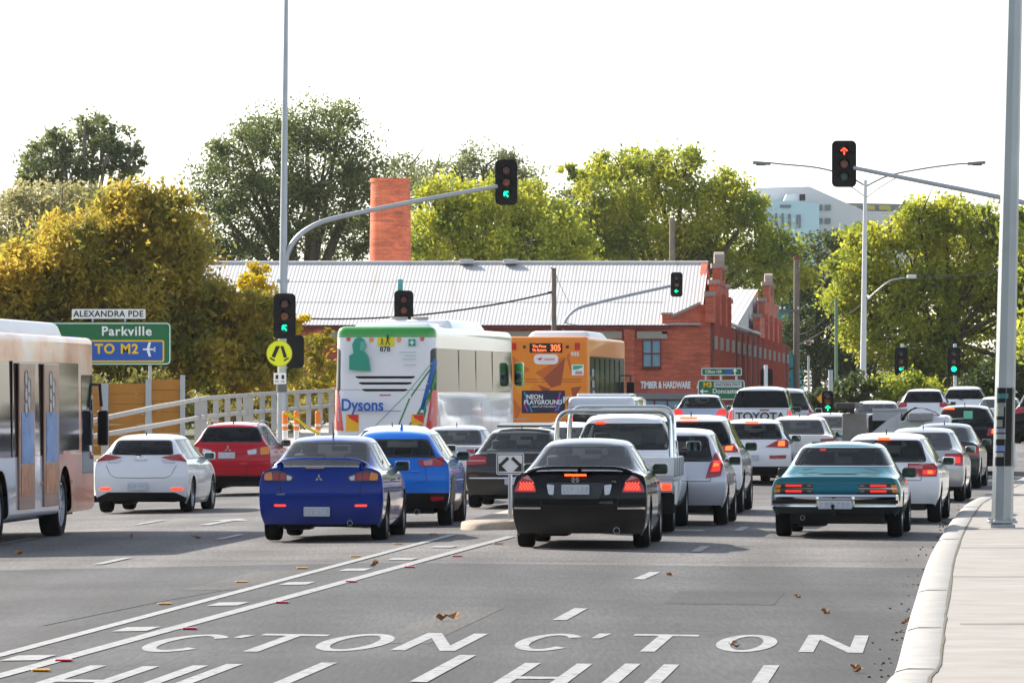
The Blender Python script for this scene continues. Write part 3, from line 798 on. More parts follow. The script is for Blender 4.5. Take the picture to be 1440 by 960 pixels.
def paving():
    m, N, L, bb = node_mat('paving_concrete')
    tc = N.new('ShaderNodeTexCoord')
    n1 = N.new('ShaderNodeTexNoise'); n1.inputs['Scale'].default_value = 1.5; n1.inputs['Detail'].default_value = 9; L.new(tc.outputs['Object'], n1.inputs['Vector'])
    n2 = N.new('ShaderNodeTexNoise'); n2.inputs['Scale'].default_value = 60; L.new(tc.outputs['Object'], n2.inputs['Vector'])
    mx = N.new('ShaderNodeMix'); mx.data_type = 'RGBA'; L.new(n1.outputs['Fac'], mx.inputs[0]); mx.inputs[6].default_value = (.17, .16, .15, 1); mx.inputs[7].default_value = (.35, .325, .30, 1)
    L.new(mx.outputs[2], bb.inputs['Base Color']); bb.inputs['Roughness'].default_value = .85
    bp = N.new('ShaderNodeBump'); bp.inputs['Strength'].default_value = .3; bp.inputs['Distance'].default_value = .01; L.new(n2.outputs['Fac'], bp.inputs['Height']); L.new(bp.outputs[0], bb.inputs['Normal'])
    return m
tag(b.build('footpath', paving()), kind='structure')
# joints across and along the footpath, weeds in the kerb joint
b = MB()
for y in (45.5, 57, 67.5, 76.5):
    x0 = min(e, key=lambda p: abs(p.y-y)).x+.1
    b.box(((x0+26)/2, y, .137+roadz(3, y)+.0025+.06*0), (26-x0, .025, .004))
tag(b.build('footpath_joint', mat('joint_dirt', (.10, .09, .075), .95), smooth=False), kind='structure')
b = MB(); rows = []
for d in (.335, .355):
    rows.append([b.bm.verts.new((p.x+random.uniform(-.008, .008), p.y, roadz(p.x, p.y)+.1435)) for p in offs(ko, d)])
for k in range(len(rows[0])-1): b.bm.faces.new((rows[0][k], rows[0][k+1], rows[1][k+1], rows[1][k]))
tag(b.build('kerb_joint', mat('joint_moss', (.10, .09, .06), .95, var=.5, scale=20), smooth=False), kind='structure')
b = MB()
for k in range(4, len(ko)-2, 7):
    i0, i1 = offs(ko, -.0)[k], offs(ko, .34)[k]
    for fr_ in (.0,): b.tube([(i0.x, i0.y, roadz(i0.x, i0.y)+.03), (i0.x+.05, i0.y, roadz(i0.x, i0.y)+.118), (i0.x+.13, i0.y, roadz(i0.x, i0.y)+.137), (i1.x-.02, i1.y, roadz(i1.x, i1.y)+.140)], .005, 5)
tag(b.build('kerb_seam', mat('joint_dirt', (.10, .09, .075), .95)), kind='structure')
# gutter grit against the kerb
b = MB()
for i in range(150):
    t = RNG.random(); k = int(t*(len(ko)-12)); p = offs(ko, -abs(RNG.normal(0, .10))-.02)[k]; p = p+DIR*RNG.uniform(-.7, .7)
    s_ = RNG.uniform(.008, .025); b.box((p.x, p.y, roadz(p.x, p.y)+s_*.4), (s_, s_*1.6, s_*.7))
tag(b.build('gutter_grit', mat('grit', (.05, .045, .04), .95), smooth=False), kind='stuff')
# median island
def island(name, c0, length, wid, m):
    b = MB(); prof = []
    n = 12; P = []
    for k in range(n+1):
        a = math.pi+math.pi*k/n; P.append(c0+RT*math.cos(a)*wid/2+DIR*(math.sin(a)*wid*1.1))
    P += [c0+RT*wid/2+DIR*length, c0-RT*wid/2+DIR*length]
    cen = sum(P, Vector())/len(P)
    r0 = [b.bm.verts.new((p.x, p.y, roadz(p.x, p.y)-.02)) for p in P]
    r1 = [b.bm.verts.new((p.x, p.y, roadz(p.x, p.y)+.08)) for p in [q+(cen-q).normalized()*.03 for q in P]]
    r2 = [b.bm.verts.new((p.x, p.y, roadz(p.x, p.y)+.115)) for p in [q+(cen-q).normalized()*.10 for q in P]]
    for a, c in ((r0, r1), (r1, r2)):
        for k in range(len(P)): b.bm.faces.new((a[k], a[(k+1) % len(P)], c[(k+1) % len(P)], c[k]))
    b.bm.faces.new(r2)
    return tag(b.build(name, m, angle=50), kind='structure')
island('median_island', ground(686, 743), 34, .82, mat('island_concrete', (.36, .30, .24), .85, var=.3, scale=2.5, bump=.4, bscale=14))

# ---------------------------------------------------------------- buildings
def brick(name, c1, c2, mortar, sc=1.0):
    m, N, L, b = node_mat(name)
    tc = N.new('ShaderNodeTexCoord'); sp = N.new('ShaderNodeSeparateXYZ'); L.new(tc.outputs['Object'], sp.inputs[0])
    ad = N.new('ShaderNodeMath'); ad.operation = 'ADD'; L.new(sp.outputs['X'], ad.inputs[0]); L.new(sp.outputs['Y'], ad.inputs[1])
    cb = N.new('ShaderNodeCombineXYZ'); L.new(ad.outputs[0], cb.inputs['X']); L.new(sp.outputs['Z'], cb.inputs['Y'])
    br = N.new('ShaderNodeTexBrick'); L.new(cb.outputs[0], br.inputs['Vector']); br.inputs['Scale'].default_value = sc
    br.inputs['Brick Width'].default_value = .24; br.inputs['Row Height'].default_value = .086; br.inputs['Mortar Size'].default_value = .010
    br.inputs['Color1'].default_value = (*c1, 1); br.inputs['Color2'].default_value = (*c2, 1); br.inputs['Mortar'].default_value = (*mortar, 1)
    nz = N.new('ShaderNodeTexNoise'); nz.inputs['Scale'].default_value = .9; nz.inputs['Detail'].default_value = 9; L.new(cb.outputs[0], nz.inputs['Vector'])
    mp = N.new('ShaderNodeMapping'); mp.inputs['Scale'].default_value = (.6, 5, 1); L.new(cb.outputs[0], mp.inputs[0])
    n2 = N.new('ShaderNodeTexNoise'); n2.inputs['Scale'].default_value = 1.6; n2.inputs['Detail'].default_value = 6; L.new(mp.outputs[0], n2.inputs['Vector'])
    mr = N.new('ShaderNodeMapRange'); mr.inputs['From Min'].default_value = .3; mr.inputs['From Max'].default_value = .7; mr.inputs['To Min'].default_value = .50; mr.inputs['To Max'].default_value = 1.45
    mu = N.new('ShaderNodeMath'); mu.operation = 'MULTIPLY'; L.new(nz.outputs['Fac'], mu.inputs[0]); mu.inputs[1].default_value = 1.0
    a2 = N.new('ShaderNodeMath'); a2.operation = 'ADD'; L.new(nz.outputs['Fac'], a2.inputs[0]); L.new(n2.outputs['Fac'], a2.inputs[1]); h2 = N.new('ShaderNodeMath'); h2.operation = 'MULTIPLY'; L.new(a2.outputs[0], h2.inputs[0]); h2.inputs[1].default_value = .5
    L.new(h2.outputs[0], mr.inputs['Value'])
    vm = N.new('ShaderNodeVectorMath'); vm.operation = 'SCALE'; L.new(br.outputs['Color'], vm.inputs[0]); L.new(mr.outputs[0], vm.inputs['Scale']); L.new(vm.outputs[0], b.inputs['Base Color'])
    b.inputs['Roughness'].default_value = .9
    return m
M_BRICK = brick('red_brick', (.60, .105, .05), (.44, .07, .035), (.46, .19, .12))
M_BRICK2 = brick('shaded_dark_red_brick', (.17, .022, .016), (.12, .016, .012), (.12, .04, .03))  # recess shade of the street wall put into a darker brick colour
M_CHIM = brick('orange_brick', (.72, .155, .06), (.56, .10, .04), (.55, .24, .15))
def roofm():
    m, N, L, b = node_mat('zinc_roof')
    tc = N.new('ShaderNodeTexCoord'); mp = N.new('ShaderNodeMapping'); mp.inputs['Scale'].default_value = (1.6, .12, .12); L.new(tc.outputs['Object'], mp.inputs[0])
    n = N.new('ShaderNodeTexNoise'); n.inputs['Scale'].default_value = 1.0; n.inputs['Detail'].default_value = 8; n.inputs['Roughness'].default_value = .65; L.new(mp.outputs[0], n.inputs['Vector'])
    r = N.new('ShaderNodeValToRGB'); L.new(n.outputs['Fac'], r.inputs[0]); cr = r.color_ramp
    cr.elements[0].position = .26; cr.elements[0].color = (.38, .35, .32, 1); cr.elements[1].position = .62; cr.elements[1].color = (.47, .47, .475, 1); q = cr.elements.new(.42); q.color = (.445, .44, .44, 1)
    L.new(r.outputs[0], b.inputs['Base Color']); b.inputs['Roughness'].default_value = .65
    return m
M_ROOF = roofm()
M_COPE = mat('render_coping', (.34, .28, .24), .9, var=.2)
M_FASC = mat('oxblood_paint', (.17, .03, .03), .6)
bld = empty('warehouse_building', (9.3, 250, rise(250)), 0, 'long red brick warehouse with white corrugated roof and stepped gables', 'building')
BO = Vector(bld.location)
def WP(px, py, s): return up(px, py, s)-BO
def fx(Y): return 9.33+.0813*(Y-250)-BO.x      # street facade line, local
def corrugated(name, p00, p10, p11, p01, per, amp, m, parent):
    """sheet from the edge p00-p10 up to p01-p11, ribs running up the slope"""
    b = MB(); p00, p10, p11, p01 = map(Vector, (p00, p10, p11, p01)); n = int((p10-p00).length/per)*4
    nr = (p10-p00).cross(p01-p00).normalized(); nr = nr if nr.z > 0 else -nr
    lo = []; hi = []
    for k in range(n+1):
        t = k/n; o_ = nr*amp*(1 if k % 4 in (0, 1) else -1)
        lo.append(b.bm.verts.new(p00.lerp(p10, t)+o_)); hi.append(b.bm.verts.new(p01.lerp(p11, t)+o_))
    for k in range(n): b.bm.faces.new((lo[k], lo[k+1], hi[k+1], hi[k]))
    return b.build(name, m, parent, smooth=False)
zE = 5.25-BO.z; zR = 8.42-BO.z; xL = -30.0-BO.x
b = MB()
b.poly([(xL, 0, 0), (xL, 0, zE), (WP(944, 0, 30).x, 0, zE), (WP(944, 0, 30).x, 0, WP(0, 447, 30).z), (WP(985, 0, 30).x, 0, WP(0, 428, 30).z), (0, 0, WP(0, 428, 30).z), (0, 0, 0)], ext=(0, .4, 0))
b.build('wall', M_BRICK, bld, smooth=False)
b = MB(); a0 = WP(944, 447, 30); a1 = WP(985, 428, 30)
b.poly([(a0.x, -.12, a0.z), (a1.x, -.12, a1.z), (a1.x, -.12, a1.z+.14), (a0.x, -.12, a0.z+.14)], ext=(0, .6, 0)); b.build('raking_coping', M_COPE, bld, smooth=False)
b = MB()
p = WP(938, 447, 30); b.box((p.x, .2, p.z-.3), (.46, .6, .9)); b.build('pier', M_BRICK, bld, smooth=False)
b = MB(); b.box((p.x, .2, p.z+.2), (.56, .7, .1)); b.build('pier_cap', M_COPE, bld, smooth=False)
b = MB(); b.box(((xL+WP(944, 0, 30).x)/2, -.12, zE-.06), (WP(944, 0, 30).x-xL, .22, .16)); b.build('fascia', M_FASC, bld, smooth=False)
for x in (450, 557, 664, 771, 885):
    b = MB(); q = WP(x, 0, 30); b.box((q.x, -.10, (zE-.15)/2), (.5, .2, zE-.15)); b.build('pilaster', M_BRICK, bld, smooth=False)
for x0, x1 in ((894, 940), (782, 876), (676, 760), (568, 654), (462, 548)):
    b = MB(); b.box(((WP(x0, 0, 30).x+WP(x1, 0, 30).x)/2, -.05, zE-.42), ((x1-x0)/30-.1, .1, .34)); b.build('lintel', mat('stone_lintel', (.36, .33, .27), .9, var=.15), bld, smooth=False)
def bwindow(x0, x1, y0, y1, s, nx, nz, parent, yf=-.02, fm=None, gm=None):
    a = up(x0, y1, s)-BO; c = up(x1, y0, s)-BO; w_, h_ = c.x-a.x, c.z-a.z
    f = MB()
    for k in range(nx+1): f.box((a.x+w_*k/nx, yf-.03, a.z+h_/2), (.07, .08, h_+.07))
    for k in range(nz+1): f.box((a.x+w_/2, yf-.034, a.z+h_*k/nz), (w_+.07, .074, .07))
    fo = f.build('window_frame', fm or M_FASC, parent, smooth=False)
    g_ = MB(); g_.box((a.x+w_/2, yf-.005, a.z+h_/2), (w_, .03, h_)); g_.build('window_pane', gm or mat('sky_blue_pane', (.20, .36, .44), .12), fo, smooth=False)
bwindow(904, 929, 478, 516, 30, 2, 2, bld)
b = MB(); q = WP(916, 518, 30); b.box((q.x, -.08, q.z), (.95, .16, .08)); b.build('window_sill', M_BRICK2, bld, smooth=False)
bwindow(902, 975, 562, 590, 30, 4, 1, bld)
b = MB(); q0 = WP(893, 552, 30); q1 = WP(975, 561, 30); b.box(((q0.x+q1.x)/2, -.10, (q0.z+q1.z)/2), (q1.x-q0.x, .2, q0.z-q1.z)); b.build('awning_band', mat('grey_band', (.22, .21, .21), .7), bld, smooth=False)
q = WP(936, 541.5, 30); text('wall_lettering', 'TIMBER & HARDWARE', .43, M_TXTW, bld, (q.x, -.03, q.z), bold=.018, sx=.54); 
q = WP(982, 541.5, 30); text('wall_lettering', 'A', .43, M_TXTW, bld, (q.x, -.03, q.z), bold=.018, sx=.54)
# roof over the first bay
yN, yR, yF = -.35, 10.4, 21
corrugated('roof', (xL, yN, zE+.05), (WP(985, 0, 30).x, yN, zE+.05), (fx(250+yR)-.6, yR, zR), (xL, yR, zR), .17, .006, M_ROOF, bld)
b = MB(); b.poly([(xL, yR, zR-.02), (fx(250+yR)-.6, yR, zR-.02), (fx(250+yF)-.6, yF, zE), (xL, yF, zE)]); b.build('far_roof', M_ROOF, bld, smooth=False)
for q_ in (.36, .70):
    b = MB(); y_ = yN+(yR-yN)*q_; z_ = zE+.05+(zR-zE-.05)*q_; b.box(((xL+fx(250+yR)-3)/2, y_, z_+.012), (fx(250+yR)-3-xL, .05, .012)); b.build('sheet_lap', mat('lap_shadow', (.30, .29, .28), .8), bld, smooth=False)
b = MB(); b.tube([(xL, yR, zR+.03), (fx(250+yR)-.6, yR, zR+.03)], .12, 6); b.build('ridge_cap', M_ROOF, bld)
for x in (655, 718): 
    b = MB(); q = WP(x, 372, 29.5); b.box((q.x, yR-.4, zR+.1), (.7, .6, .22), bev=.05); b.build('roof_vent', M_ROOF, bld)
# street facade: wall with stepped gables, piers, pale blocks
def facade(Y0, Y1, z1, z0=0, name='street_wall', m=None, th=.5, out=0.0):
    b = MB(); a = Vector((fx(Y0)+out, Y0-250, 0)); c = Vector((fx(Y1)+out, Y1-250, 0))
    b.poly([(a.x, a.y, z0), (c.x, c.y, z0), (c.x, c.y, z1), (a.x, a.y, z1)], ext=(-th, 0, 0))
    return b.build(name, m or M_BRICK2, bld, smooth=False)
facade(250.02, 372, 5.5-BO.z)
for Ya, Yb, z, z0 in ((249.7, 271, 6.7, 5.4), (254.2, 267.4, 7.35, 6.6), (257.4, 263.6, 8.2, 7.25), (312, 354, 6.6, 5.4), (321, 346, 7.7, 6.5), (328, 338, 8.8, 7.6)):
    facade(Ya, Yb, z-BO.z, z0-BO.z, 'stepped_gable', M_BRICK, .38, .12)
    for Yc in (Ya, Yb):
        b = MB(); Y = Yc+(.5 if Yc == Ya else -.5); b.box((fx(Y)-.07, Y-250, z-BO.z+.06), (.56, 1.15, .22)); b.build('gable_cap', M_COPE, bld, smooth=False)
for Y, z in ((260.4, 8.2), (333, 8.8)):
    b = MB(); b.lathe([(.0, -.24), (.7, -.24), (.7, .24), (.0, .24)], (fx(Y)-.07, Y-250, z-BO.z+.1), 'X', 20); b.build('gable_crown', M_COPE, bld, smooth=False)
Y = 253.0; k_ = 0
while Y < 371:
    zt = (6.9 if (Y < 270 or 313 < Y < 353) else 5.35)-BO.z
    b = MB(); b.box((fx(Y)+.07, Y-250, zt/2), (.16 if zt < 5 else .42, .9, zt)); b.build('facade_pier', mat('brightened_rust_red', (.50, .11, .07), .8, var=.2), bld, smooth=False)  # light on the pier faces put into a brighter rust red
    b = MB(); b.box((fx(Y)+.09, Y-250-.47, 4.5-BO.z), (.15, .05, .62)); b.build('pier_block', mat('pale_block', (.50, .47, .42), .9), bld, smooth=False)
    Y += 6.6+.25*k_; k_ += 1
b = MB(); b.poly([(fx(250)-.62, .4, 5.2-BO.z), (fx(271)-.62, 21, 5.2-BO.z), (fx(260.4)-.62, 10.4, 8.5-BO.z)], ext=(-.3, 0, 0)); b.build('gable_wall', M_BRICK, bld, smooth=False)
# second bay roof
zE2 = 5.55-BO.z; zR2 = 8.62-BO.z
corrugated('roof', (fx(290)-26, 34, zE2), (fx(290)-.7, 34, zE2), (fx(333)-.7, 83, zR2), (fx(333)-26, 83, zR2), .34, .012, M_ROOF, bld)
b = MB(); b.poly([(fx(290)-.72, 34, zE2-.05), (fx(333)-.72, 83, zE2-.05), (fx(333)-.72, 83, zR2)]); b.build('roof_end', M_ROOF, bld, smooth=False)
b = MB(); b.box((fx(280)-14, 30, zE2-.6), (26, 18, .1)); b.build('valley_gutter', M_ROOF, bld, smooth=False)
b = MB(); a = Vector((fx(272)+.1, 22, 5.6-BO.z)); c = Vector((fx(312)+.1, 62, 5.6-BO.z)); b.tube([a, c], .1, 6); b.build('gutter', M_ROOF, bld)
# chimney
ch = empty('chimney_stack', (*up(549, 380, 27).xy, rise(278)), 0, 'round orange brick chimney stack rising behind the warehouse roof', 'chimney')
b = MB(); zt = up(0, 252, 27).z-rise(278); b.lathe([(1.45, 0), (1.13, zt*.45), (1.02, zt-.3), (1.02, zt), (.72, zt), (.72, zt-1)], (0, 0, 0), 'Z', 28); b.build('brick_shaft', M_CHIM, ch)
b = MB(); b.lathe([(1.03, zt-.18), (1.07, zt-.18), (1.07, zt+.03), (1.03, zt+.03)], (0, 0, 0), 'Z', 28); b.build('rim_band', M_CHIM, ch)
# teal shop beyond the warehouse
tb = empty('shop_building', (up(1104, 0, 18.75).x, 402, rise(300)), -.08, 'narrow turquoise painted shop at the far end of the brick warehouse', 'building')
b = MB(); b.box((-3, 10, 3.6), (8, 20, 7.2)); b.build('wall', mat('turquoise_render', (.02, .36, .42), .6, var=.15), tb, smooth=False)
b = MB(); b.box((-3, 10, 7.3), (8.3, 20.3, .25)); b.build('parapet', mat('turquoise_render', (.02, .36, .42), .6), tb, smooth=False)
b = MB(); b.box((1.02, 2.5, 5.0), (.08, 1.0, .5)); b.box((1.02, 2.5, 3.6), (.08, 1.0, 1.2)); b.build('hanging_sign', M_TXTW, tb, smooth=False)
# hospital on the hill
hp = empty('office_building', (*up(1130, 340, 8.33).xy, 5), 0, 'pale blue and grey multi storey building high above the trees', 'building'); HO = Vector(hp.location)
def H(px, py, dy=0): v = up(px, py, 8.33)-HO; return Vector((v.x, dy, v.z))
b = MB(); b.poly([H(1066, 400, 10), H(1066, 261, 10), H(1143, 259, 10), H(1190, 280, 10), H(1218, 292, 10), H(1218, 400, 10)], ext=(0, 30, 0)); b.build('upper_block', mat('grey_cladding', (.66, .66, .67), .6, var=.04), hp, smooth=False)
b = MB(); b.poly([H(1079, 400), H(1079, 281), H(1152, 286), H(1152, 400)], ext=(0, 9.5, 0)); b.build('wall', mat('ice_blue_cladding', (.48, .70, .80), .4, var=.06), hp, smooth=False)
b = MB(); b.poly([H(1062, 400, 1), H(1062, 281, 1), H(1079, 281, 1), H(1079, 400, 1)], ext=(0, 9, 0)); b.build('side_wall', mat('pale_mint_cladding', (.6, .76, .78), .4), hp, smooth=False)
b = MB(); b.poly([H(1190, 400, 14), H(1190, 281, 14), H(1300, 283, 14), H(1300, 400, 14)], ext=(0, 20, 0)); b.build('wing', mat('slate_cladding', (.17, .19, .22), .5), hp, smooth=False)
b = MB(); b.poly([H(1190, 400, 13.4), H(1190, 292, 13.4), H(1290, 294, 13.4), H(1290, 400, 13.4)], ext=(0, .5, 0)); b.build('wing_wall', mat('grey_cladding', (.42, .42, .44), .6), hp, smooth=False)
for x0 in (1196, 1222, 1244, 1284):
    b = MB(); b.poly([H(x0, 291.5, 13.2), H(x0, 285, 13.2), H(x0+16, 285, 13.2), H(x0+16, 291.5, 13.2)], ext=(0, .3, 0)); b.build('yellow_panel', mat('mustard_panel', (.50, .42, .08), .5), hp, smooth=False)
for i, (x0, x1, y0, y1) in enumerate(((1090, 1093, 300, 318), (1099, 1102, 300, 318), (1108, 1112, 301, 319), (1120, 1126, 302, 320), (1097, 1112, 288, 292))):
    b = MB(); b.poly([H(x0, y1, -.3), H(x0, y0, -.3), H(x1, y0, -.3), H(x1, y1, -.3)], ext=(0, .4, 0)); b.build('window', mat('far_window', (.12, .15, .2), .2), hp, smooth=False)
for y0 in (285, 304, 322):
    for x0 in (1153.5, 1165):
        b = MB(); b.poly([H(x0, y0+8, 9.7), H(x0, y0, 9.7), H(x0+8, y0, 9.7), H(x0+8, y0+8, 9.7)], ext=(0, .4, 0)); b.build('window', mat('far_window_green', (.10, .17, .17), .2), hp, smooth=False)
b = MB(); b.poly([H(1104, 281, 4), H(1108, 272, 4), H(1120, 271, 4), H(1138, 276, 4), H(1138, 284, 4)], ext=(0, 5, 0)); b.build('roof_plant', mat('grey_cladding', (.42, .42, .44), .6), hp, smooth=False)
b = MB(); b.poly([H(1126, 281, 3.6), H(1126, 272, 3.6), H(1134, 272, 3.6), H(1134, 281, 3.6)], ext=(0, .3, 0)); b.build('louvre', M_BLACK, hp, smooth=False)

# ---------------------------------------------------------------- trees
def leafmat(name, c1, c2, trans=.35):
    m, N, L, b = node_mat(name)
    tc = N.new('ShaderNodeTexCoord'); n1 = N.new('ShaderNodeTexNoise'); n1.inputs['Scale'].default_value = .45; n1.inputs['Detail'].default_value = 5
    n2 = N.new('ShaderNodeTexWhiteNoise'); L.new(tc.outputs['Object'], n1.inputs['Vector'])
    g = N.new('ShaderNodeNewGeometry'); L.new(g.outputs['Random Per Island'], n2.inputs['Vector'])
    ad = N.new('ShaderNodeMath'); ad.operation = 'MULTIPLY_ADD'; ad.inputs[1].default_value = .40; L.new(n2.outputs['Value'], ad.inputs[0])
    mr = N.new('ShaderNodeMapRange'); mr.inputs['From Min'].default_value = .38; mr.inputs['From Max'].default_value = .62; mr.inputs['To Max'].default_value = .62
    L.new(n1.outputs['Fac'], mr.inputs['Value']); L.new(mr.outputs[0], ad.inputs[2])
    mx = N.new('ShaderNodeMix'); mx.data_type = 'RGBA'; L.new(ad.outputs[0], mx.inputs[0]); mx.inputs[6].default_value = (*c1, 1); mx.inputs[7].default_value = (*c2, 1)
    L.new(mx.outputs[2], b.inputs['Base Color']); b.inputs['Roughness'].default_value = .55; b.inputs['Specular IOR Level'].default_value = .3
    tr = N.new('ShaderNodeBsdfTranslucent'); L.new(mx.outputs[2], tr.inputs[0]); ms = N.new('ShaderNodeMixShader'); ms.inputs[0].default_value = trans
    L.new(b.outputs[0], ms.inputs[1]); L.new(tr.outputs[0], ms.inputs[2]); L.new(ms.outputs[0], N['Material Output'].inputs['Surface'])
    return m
M_BARK = mat('bark', (.10, .075, .055), .95, var=.3, scale=5, bump=.5); M_BARKP = mat('pale_bark', (.24, .20, .16), .9, var=.3, scale=5, bump=.3)
def tree(name, label, s, base, blobs, lm, per=900, leaf=.16, sub=14, bark=None, flat=.9, depth=1.0, group=None, seed=1, fill=.75, limbs=True, elong=1.6, cat='tree'):
    rg = np.random.default_rng(seed); Y0 = F/s
    bx = (base[0]-720)/s; bz = rise(Y0)
    root = empty(name, (bx, Y0, bz), 0, label, cat, group)
    O = np.array([bx, Y0, bz]); cents = []; P = []; blobs = [(x, y, r*1.13) for x, y, r in blobs]
    for (px, py, r) in blobs:
        rr = r/s; c = np.array([(px-720)/s, Y0+rg.uniform(-.5, .5)*rr*depth*2.2, EYE-(py-HZ)/s])-O
        cents.append((c, rr))
        ns = max(5, int(sub*(.6+r/60)))
        d = rg.normal(size=(ns, 3)); d /= np.linalg.norm(d, axis=1)[:, None]; d[:, 2] *= flat
        q = c + d*rr*(rg.uniform(.35, 1.02, ns)**.6)[:, None]
        n = int(per*(r/50)**2*(26/s)**0)
        w_ = rg.uniform(.4, 1.6, ns); w_ /= w_.sum()
        idx = rg.choice(ns, n, p=w_)
        sg = rr*fill*(.34*rg.uniform(.6, 1.3, ns))[idx]
        pp = q[idx] + rg.normal(size=(n, 3))*sg[:, None]*np.array([1, 1, .72])
        P.append(pp)
    P = np.vstack(P); n = len(P)
    P[:, 2] = np.maximum(P[:, 2], .1)
    a = rg.normal(size=(n, 3)); a /= np.linalg.norm(a, axis=1)[:, None]
    bvec = rg.normal(size=(n, 3)); bvec -= a*(a*bvec).sum(1)[:, None]; bvec /= np.linalg.norm(bvec, axis=1)[:, None]
    sz = leaf*rg.uniform(.5, 1.25, n)[:, None]
    A = a*sz*elong*.5; B = bvec*sz*.5
    V = np.empty((n, 4, 3)); V[:, 0] = P-A; V[:, 1] = P-B*.9+A*.1; V[:, 2] = P+A; V[:, 3] = P+B*.9+A*.1
    me = bpy.data.meshes.new('crown'); me.vertices.add(n*4); me.vertices.foreach_set('co', V.reshape(-1).astype(np.float32))
    me.loops.add(n*4); me.loops.foreach_set('vertex_index', np.arange(n*4, dtype=np.int32)); me.polygons.add(n)
    me.polygons.foreach_set('loop_start', np.arange(0, n*4, 4, dtype=np.int32)); me.polygons.foreach_set('loop_total', np.full(n, 4, dtype=np.int32)); me.update(calc_edges=True)
    link('crown', me, lm, root)
    if limbs:
        b = MB(); H_ = max(c[2] for c, r in cents); h0 = H_*.35
        tr_ = max(.12, H_*.028)
        b.tube([(0, 0, 0), (rg.normal()*.1, 0, h0*.5), (rg.normal()*.2, 0, h0)], [tr_*1.3, tr_, tr_*.85], 9)
        for c, r in cents:
            m1 = np.array([0, 0, h0])*.45+c*.55+rg.normal(size=3)*r*.15; m1[2] -= r*.25
            b.tube([(0, 0, h0*.92), tuple(m1), tuple(c), tuple(c+rg.normal(size=3)*r*.4+np.array([0, 0, r*.4]))], [tr_*.62, tr_*.36, tr_*.2, tr_*.05], 6, False)
            for k in range(4):
                e2 = c+rg.normal(size=3)*r*.55; b.tube([tuple(c*.8+m1*.2), tuple((c+e2)/2+rg.normal(size=3)*r*.1), tuple(e2)], [tr_*.18, tr_*.1, tr_*.03], 5, False)
        b.build('trunk', bark or M_BARK, root)
    return root
LM_OCH = leafmat('ochre_gum_leaves', (.17, .21, .04), (.62, .44, .06), .64)
LM_YEL = leafmat('yellow_leaves', (.40, .30, .01), (.75, .56, .01), .55)
LM_BRI = leafmat('yellow_green_leaves', (.13, .21, .03), (.60, .58, .055), .60)
LM_DRK = leafmat('dark_green_leaves', (.09, .13, .045), (.24, .27, .09), .58)
LM_GRY = leafmat('grey_green_leaves', (.16, .19, .09), (.28, .30, .13), .55)
LM_OLV = leafmat('olive_leaves', (.28, .27, .13), (.46, .42, .18), .55)
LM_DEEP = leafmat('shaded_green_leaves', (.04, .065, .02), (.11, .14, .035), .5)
tree('eucalyptus_tree', 'distant open crowned eucalyptus with dark clumps, farthest left against the sky', 21, (110, 560), [(58, 225, 24), (38, 240, 18), (90, 198, 22), (130, 190, 28), (165, 200, 24), (190, 232, 16), (110, 222, 24), (62, 250, 22), (150, 222, 20), (100, 250, 18), (30, 255, 12), (185, 215, 16), (75, 190, 12), (120, 180, 18), (145, 208, 20), (85, 225, 20), (45, 215, 16), (170, 245, 16), (130, 245, 18)], LM_DRK, 2400, .20, 9, seed=3, fill=.8, bark=M_BARKP)
tree('olive_tree', 'hazy olive tree low behind the ochre tree at the left edge', 24, (30, 560), [(10, 310, 45), (50, 300, 40), (90, 295, 40), (0, 360, 45), (60, 350, 50), (130, 290, 28)], LM_OLV, 3200, .17, 16, seed=4)
tree('gum_tree', 'broad ochre and gold gum tree above the green direction sign', 39, (180, 600), [(190, 290, 40), (150, 310, 45), (225, 310, 42), (110, 345, 50), (180, 355, 60), (240, 365, 45), (60, 385, 50), (130, 405, 60), (210, 420, 60), (265, 420, 45), (20, 410, 45), (80, 450, 60), (0, 460, 45), (160, 470, 60), (240, 480, 50), (300, 430, 42), (330, 470, 45), (290, 500, 45), (355, 440, 30), (60, 500, 50), (200, 520, 45), (365, 500, 34), (130, 520, 40), (390, 530, 30), (320, 535, 36), (-30, 430, 50)], LM_OCH, 3800, .125, 17, seed=5, bark=M_BARKP, elong=2.2)
tree('understorey_tree', 'dark brown green bushy tree under the gum tree behind the pole', 36, (330, 610), [(330, 470, 38), (300, 510, 40), (360, 520, 38), (280, 550, 36), (230, 540, 40), (340, 560, 34), (400, 555, 30), (170, 545, 36), (110, 540, 38)], leafmat('brown_green_leaves', (.11, .12, .035), (.30, .25, .05), .55), 3600, .13, 14, seed=6)
tree('golden_tree', 'slim golden yellow tree rising beside the tall signal pole', 35, (362, 600), [(362, 378, 13), (355, 400, 18), (372, 408, 18), (348, 425, 18), (368, 435, 20), (385, 448, 16), (420, 455, 14), (405, 470, 16), (440, 480, 12)], LM_YEL, 5000, .11, 8, seed=7)
tree('wattle_bush', 'yellow flowering bush between the signal pole and the white coach', 37, (440, 620), [(436, 490, 20), (455, 478, 15), (455, 510, 22), (430, 530, 20), (450, 545, 22), (420, 555, 16), (470, 530, 18)], leafmat('wattle_blossom', (.22, .20, .02), (.62, .50, .02), .4), 3600, .10, 8, seed=8, cat='bush')
tree('elm_tree', 'tall dark spreading tree with visible limbs behind the warehouse roof', 22, (430, 560), [(430, 175, 42), (385, 190, 38), (475, 190, 40), (345, 205, 36), (510, 230, 34), (320, 250, 36), (400, 240, 44), (455, 250, 44), (360, 280, 40), (300, 290, 32), (500, 280, 38), (420, 310, 42), (330, 330, 40), (470, 330, 42), (290, 340, 32), (520, 330, 36), (380, 350, 38)], LM_DRK, 3600, .16, 16, seed=9, fill=.8)
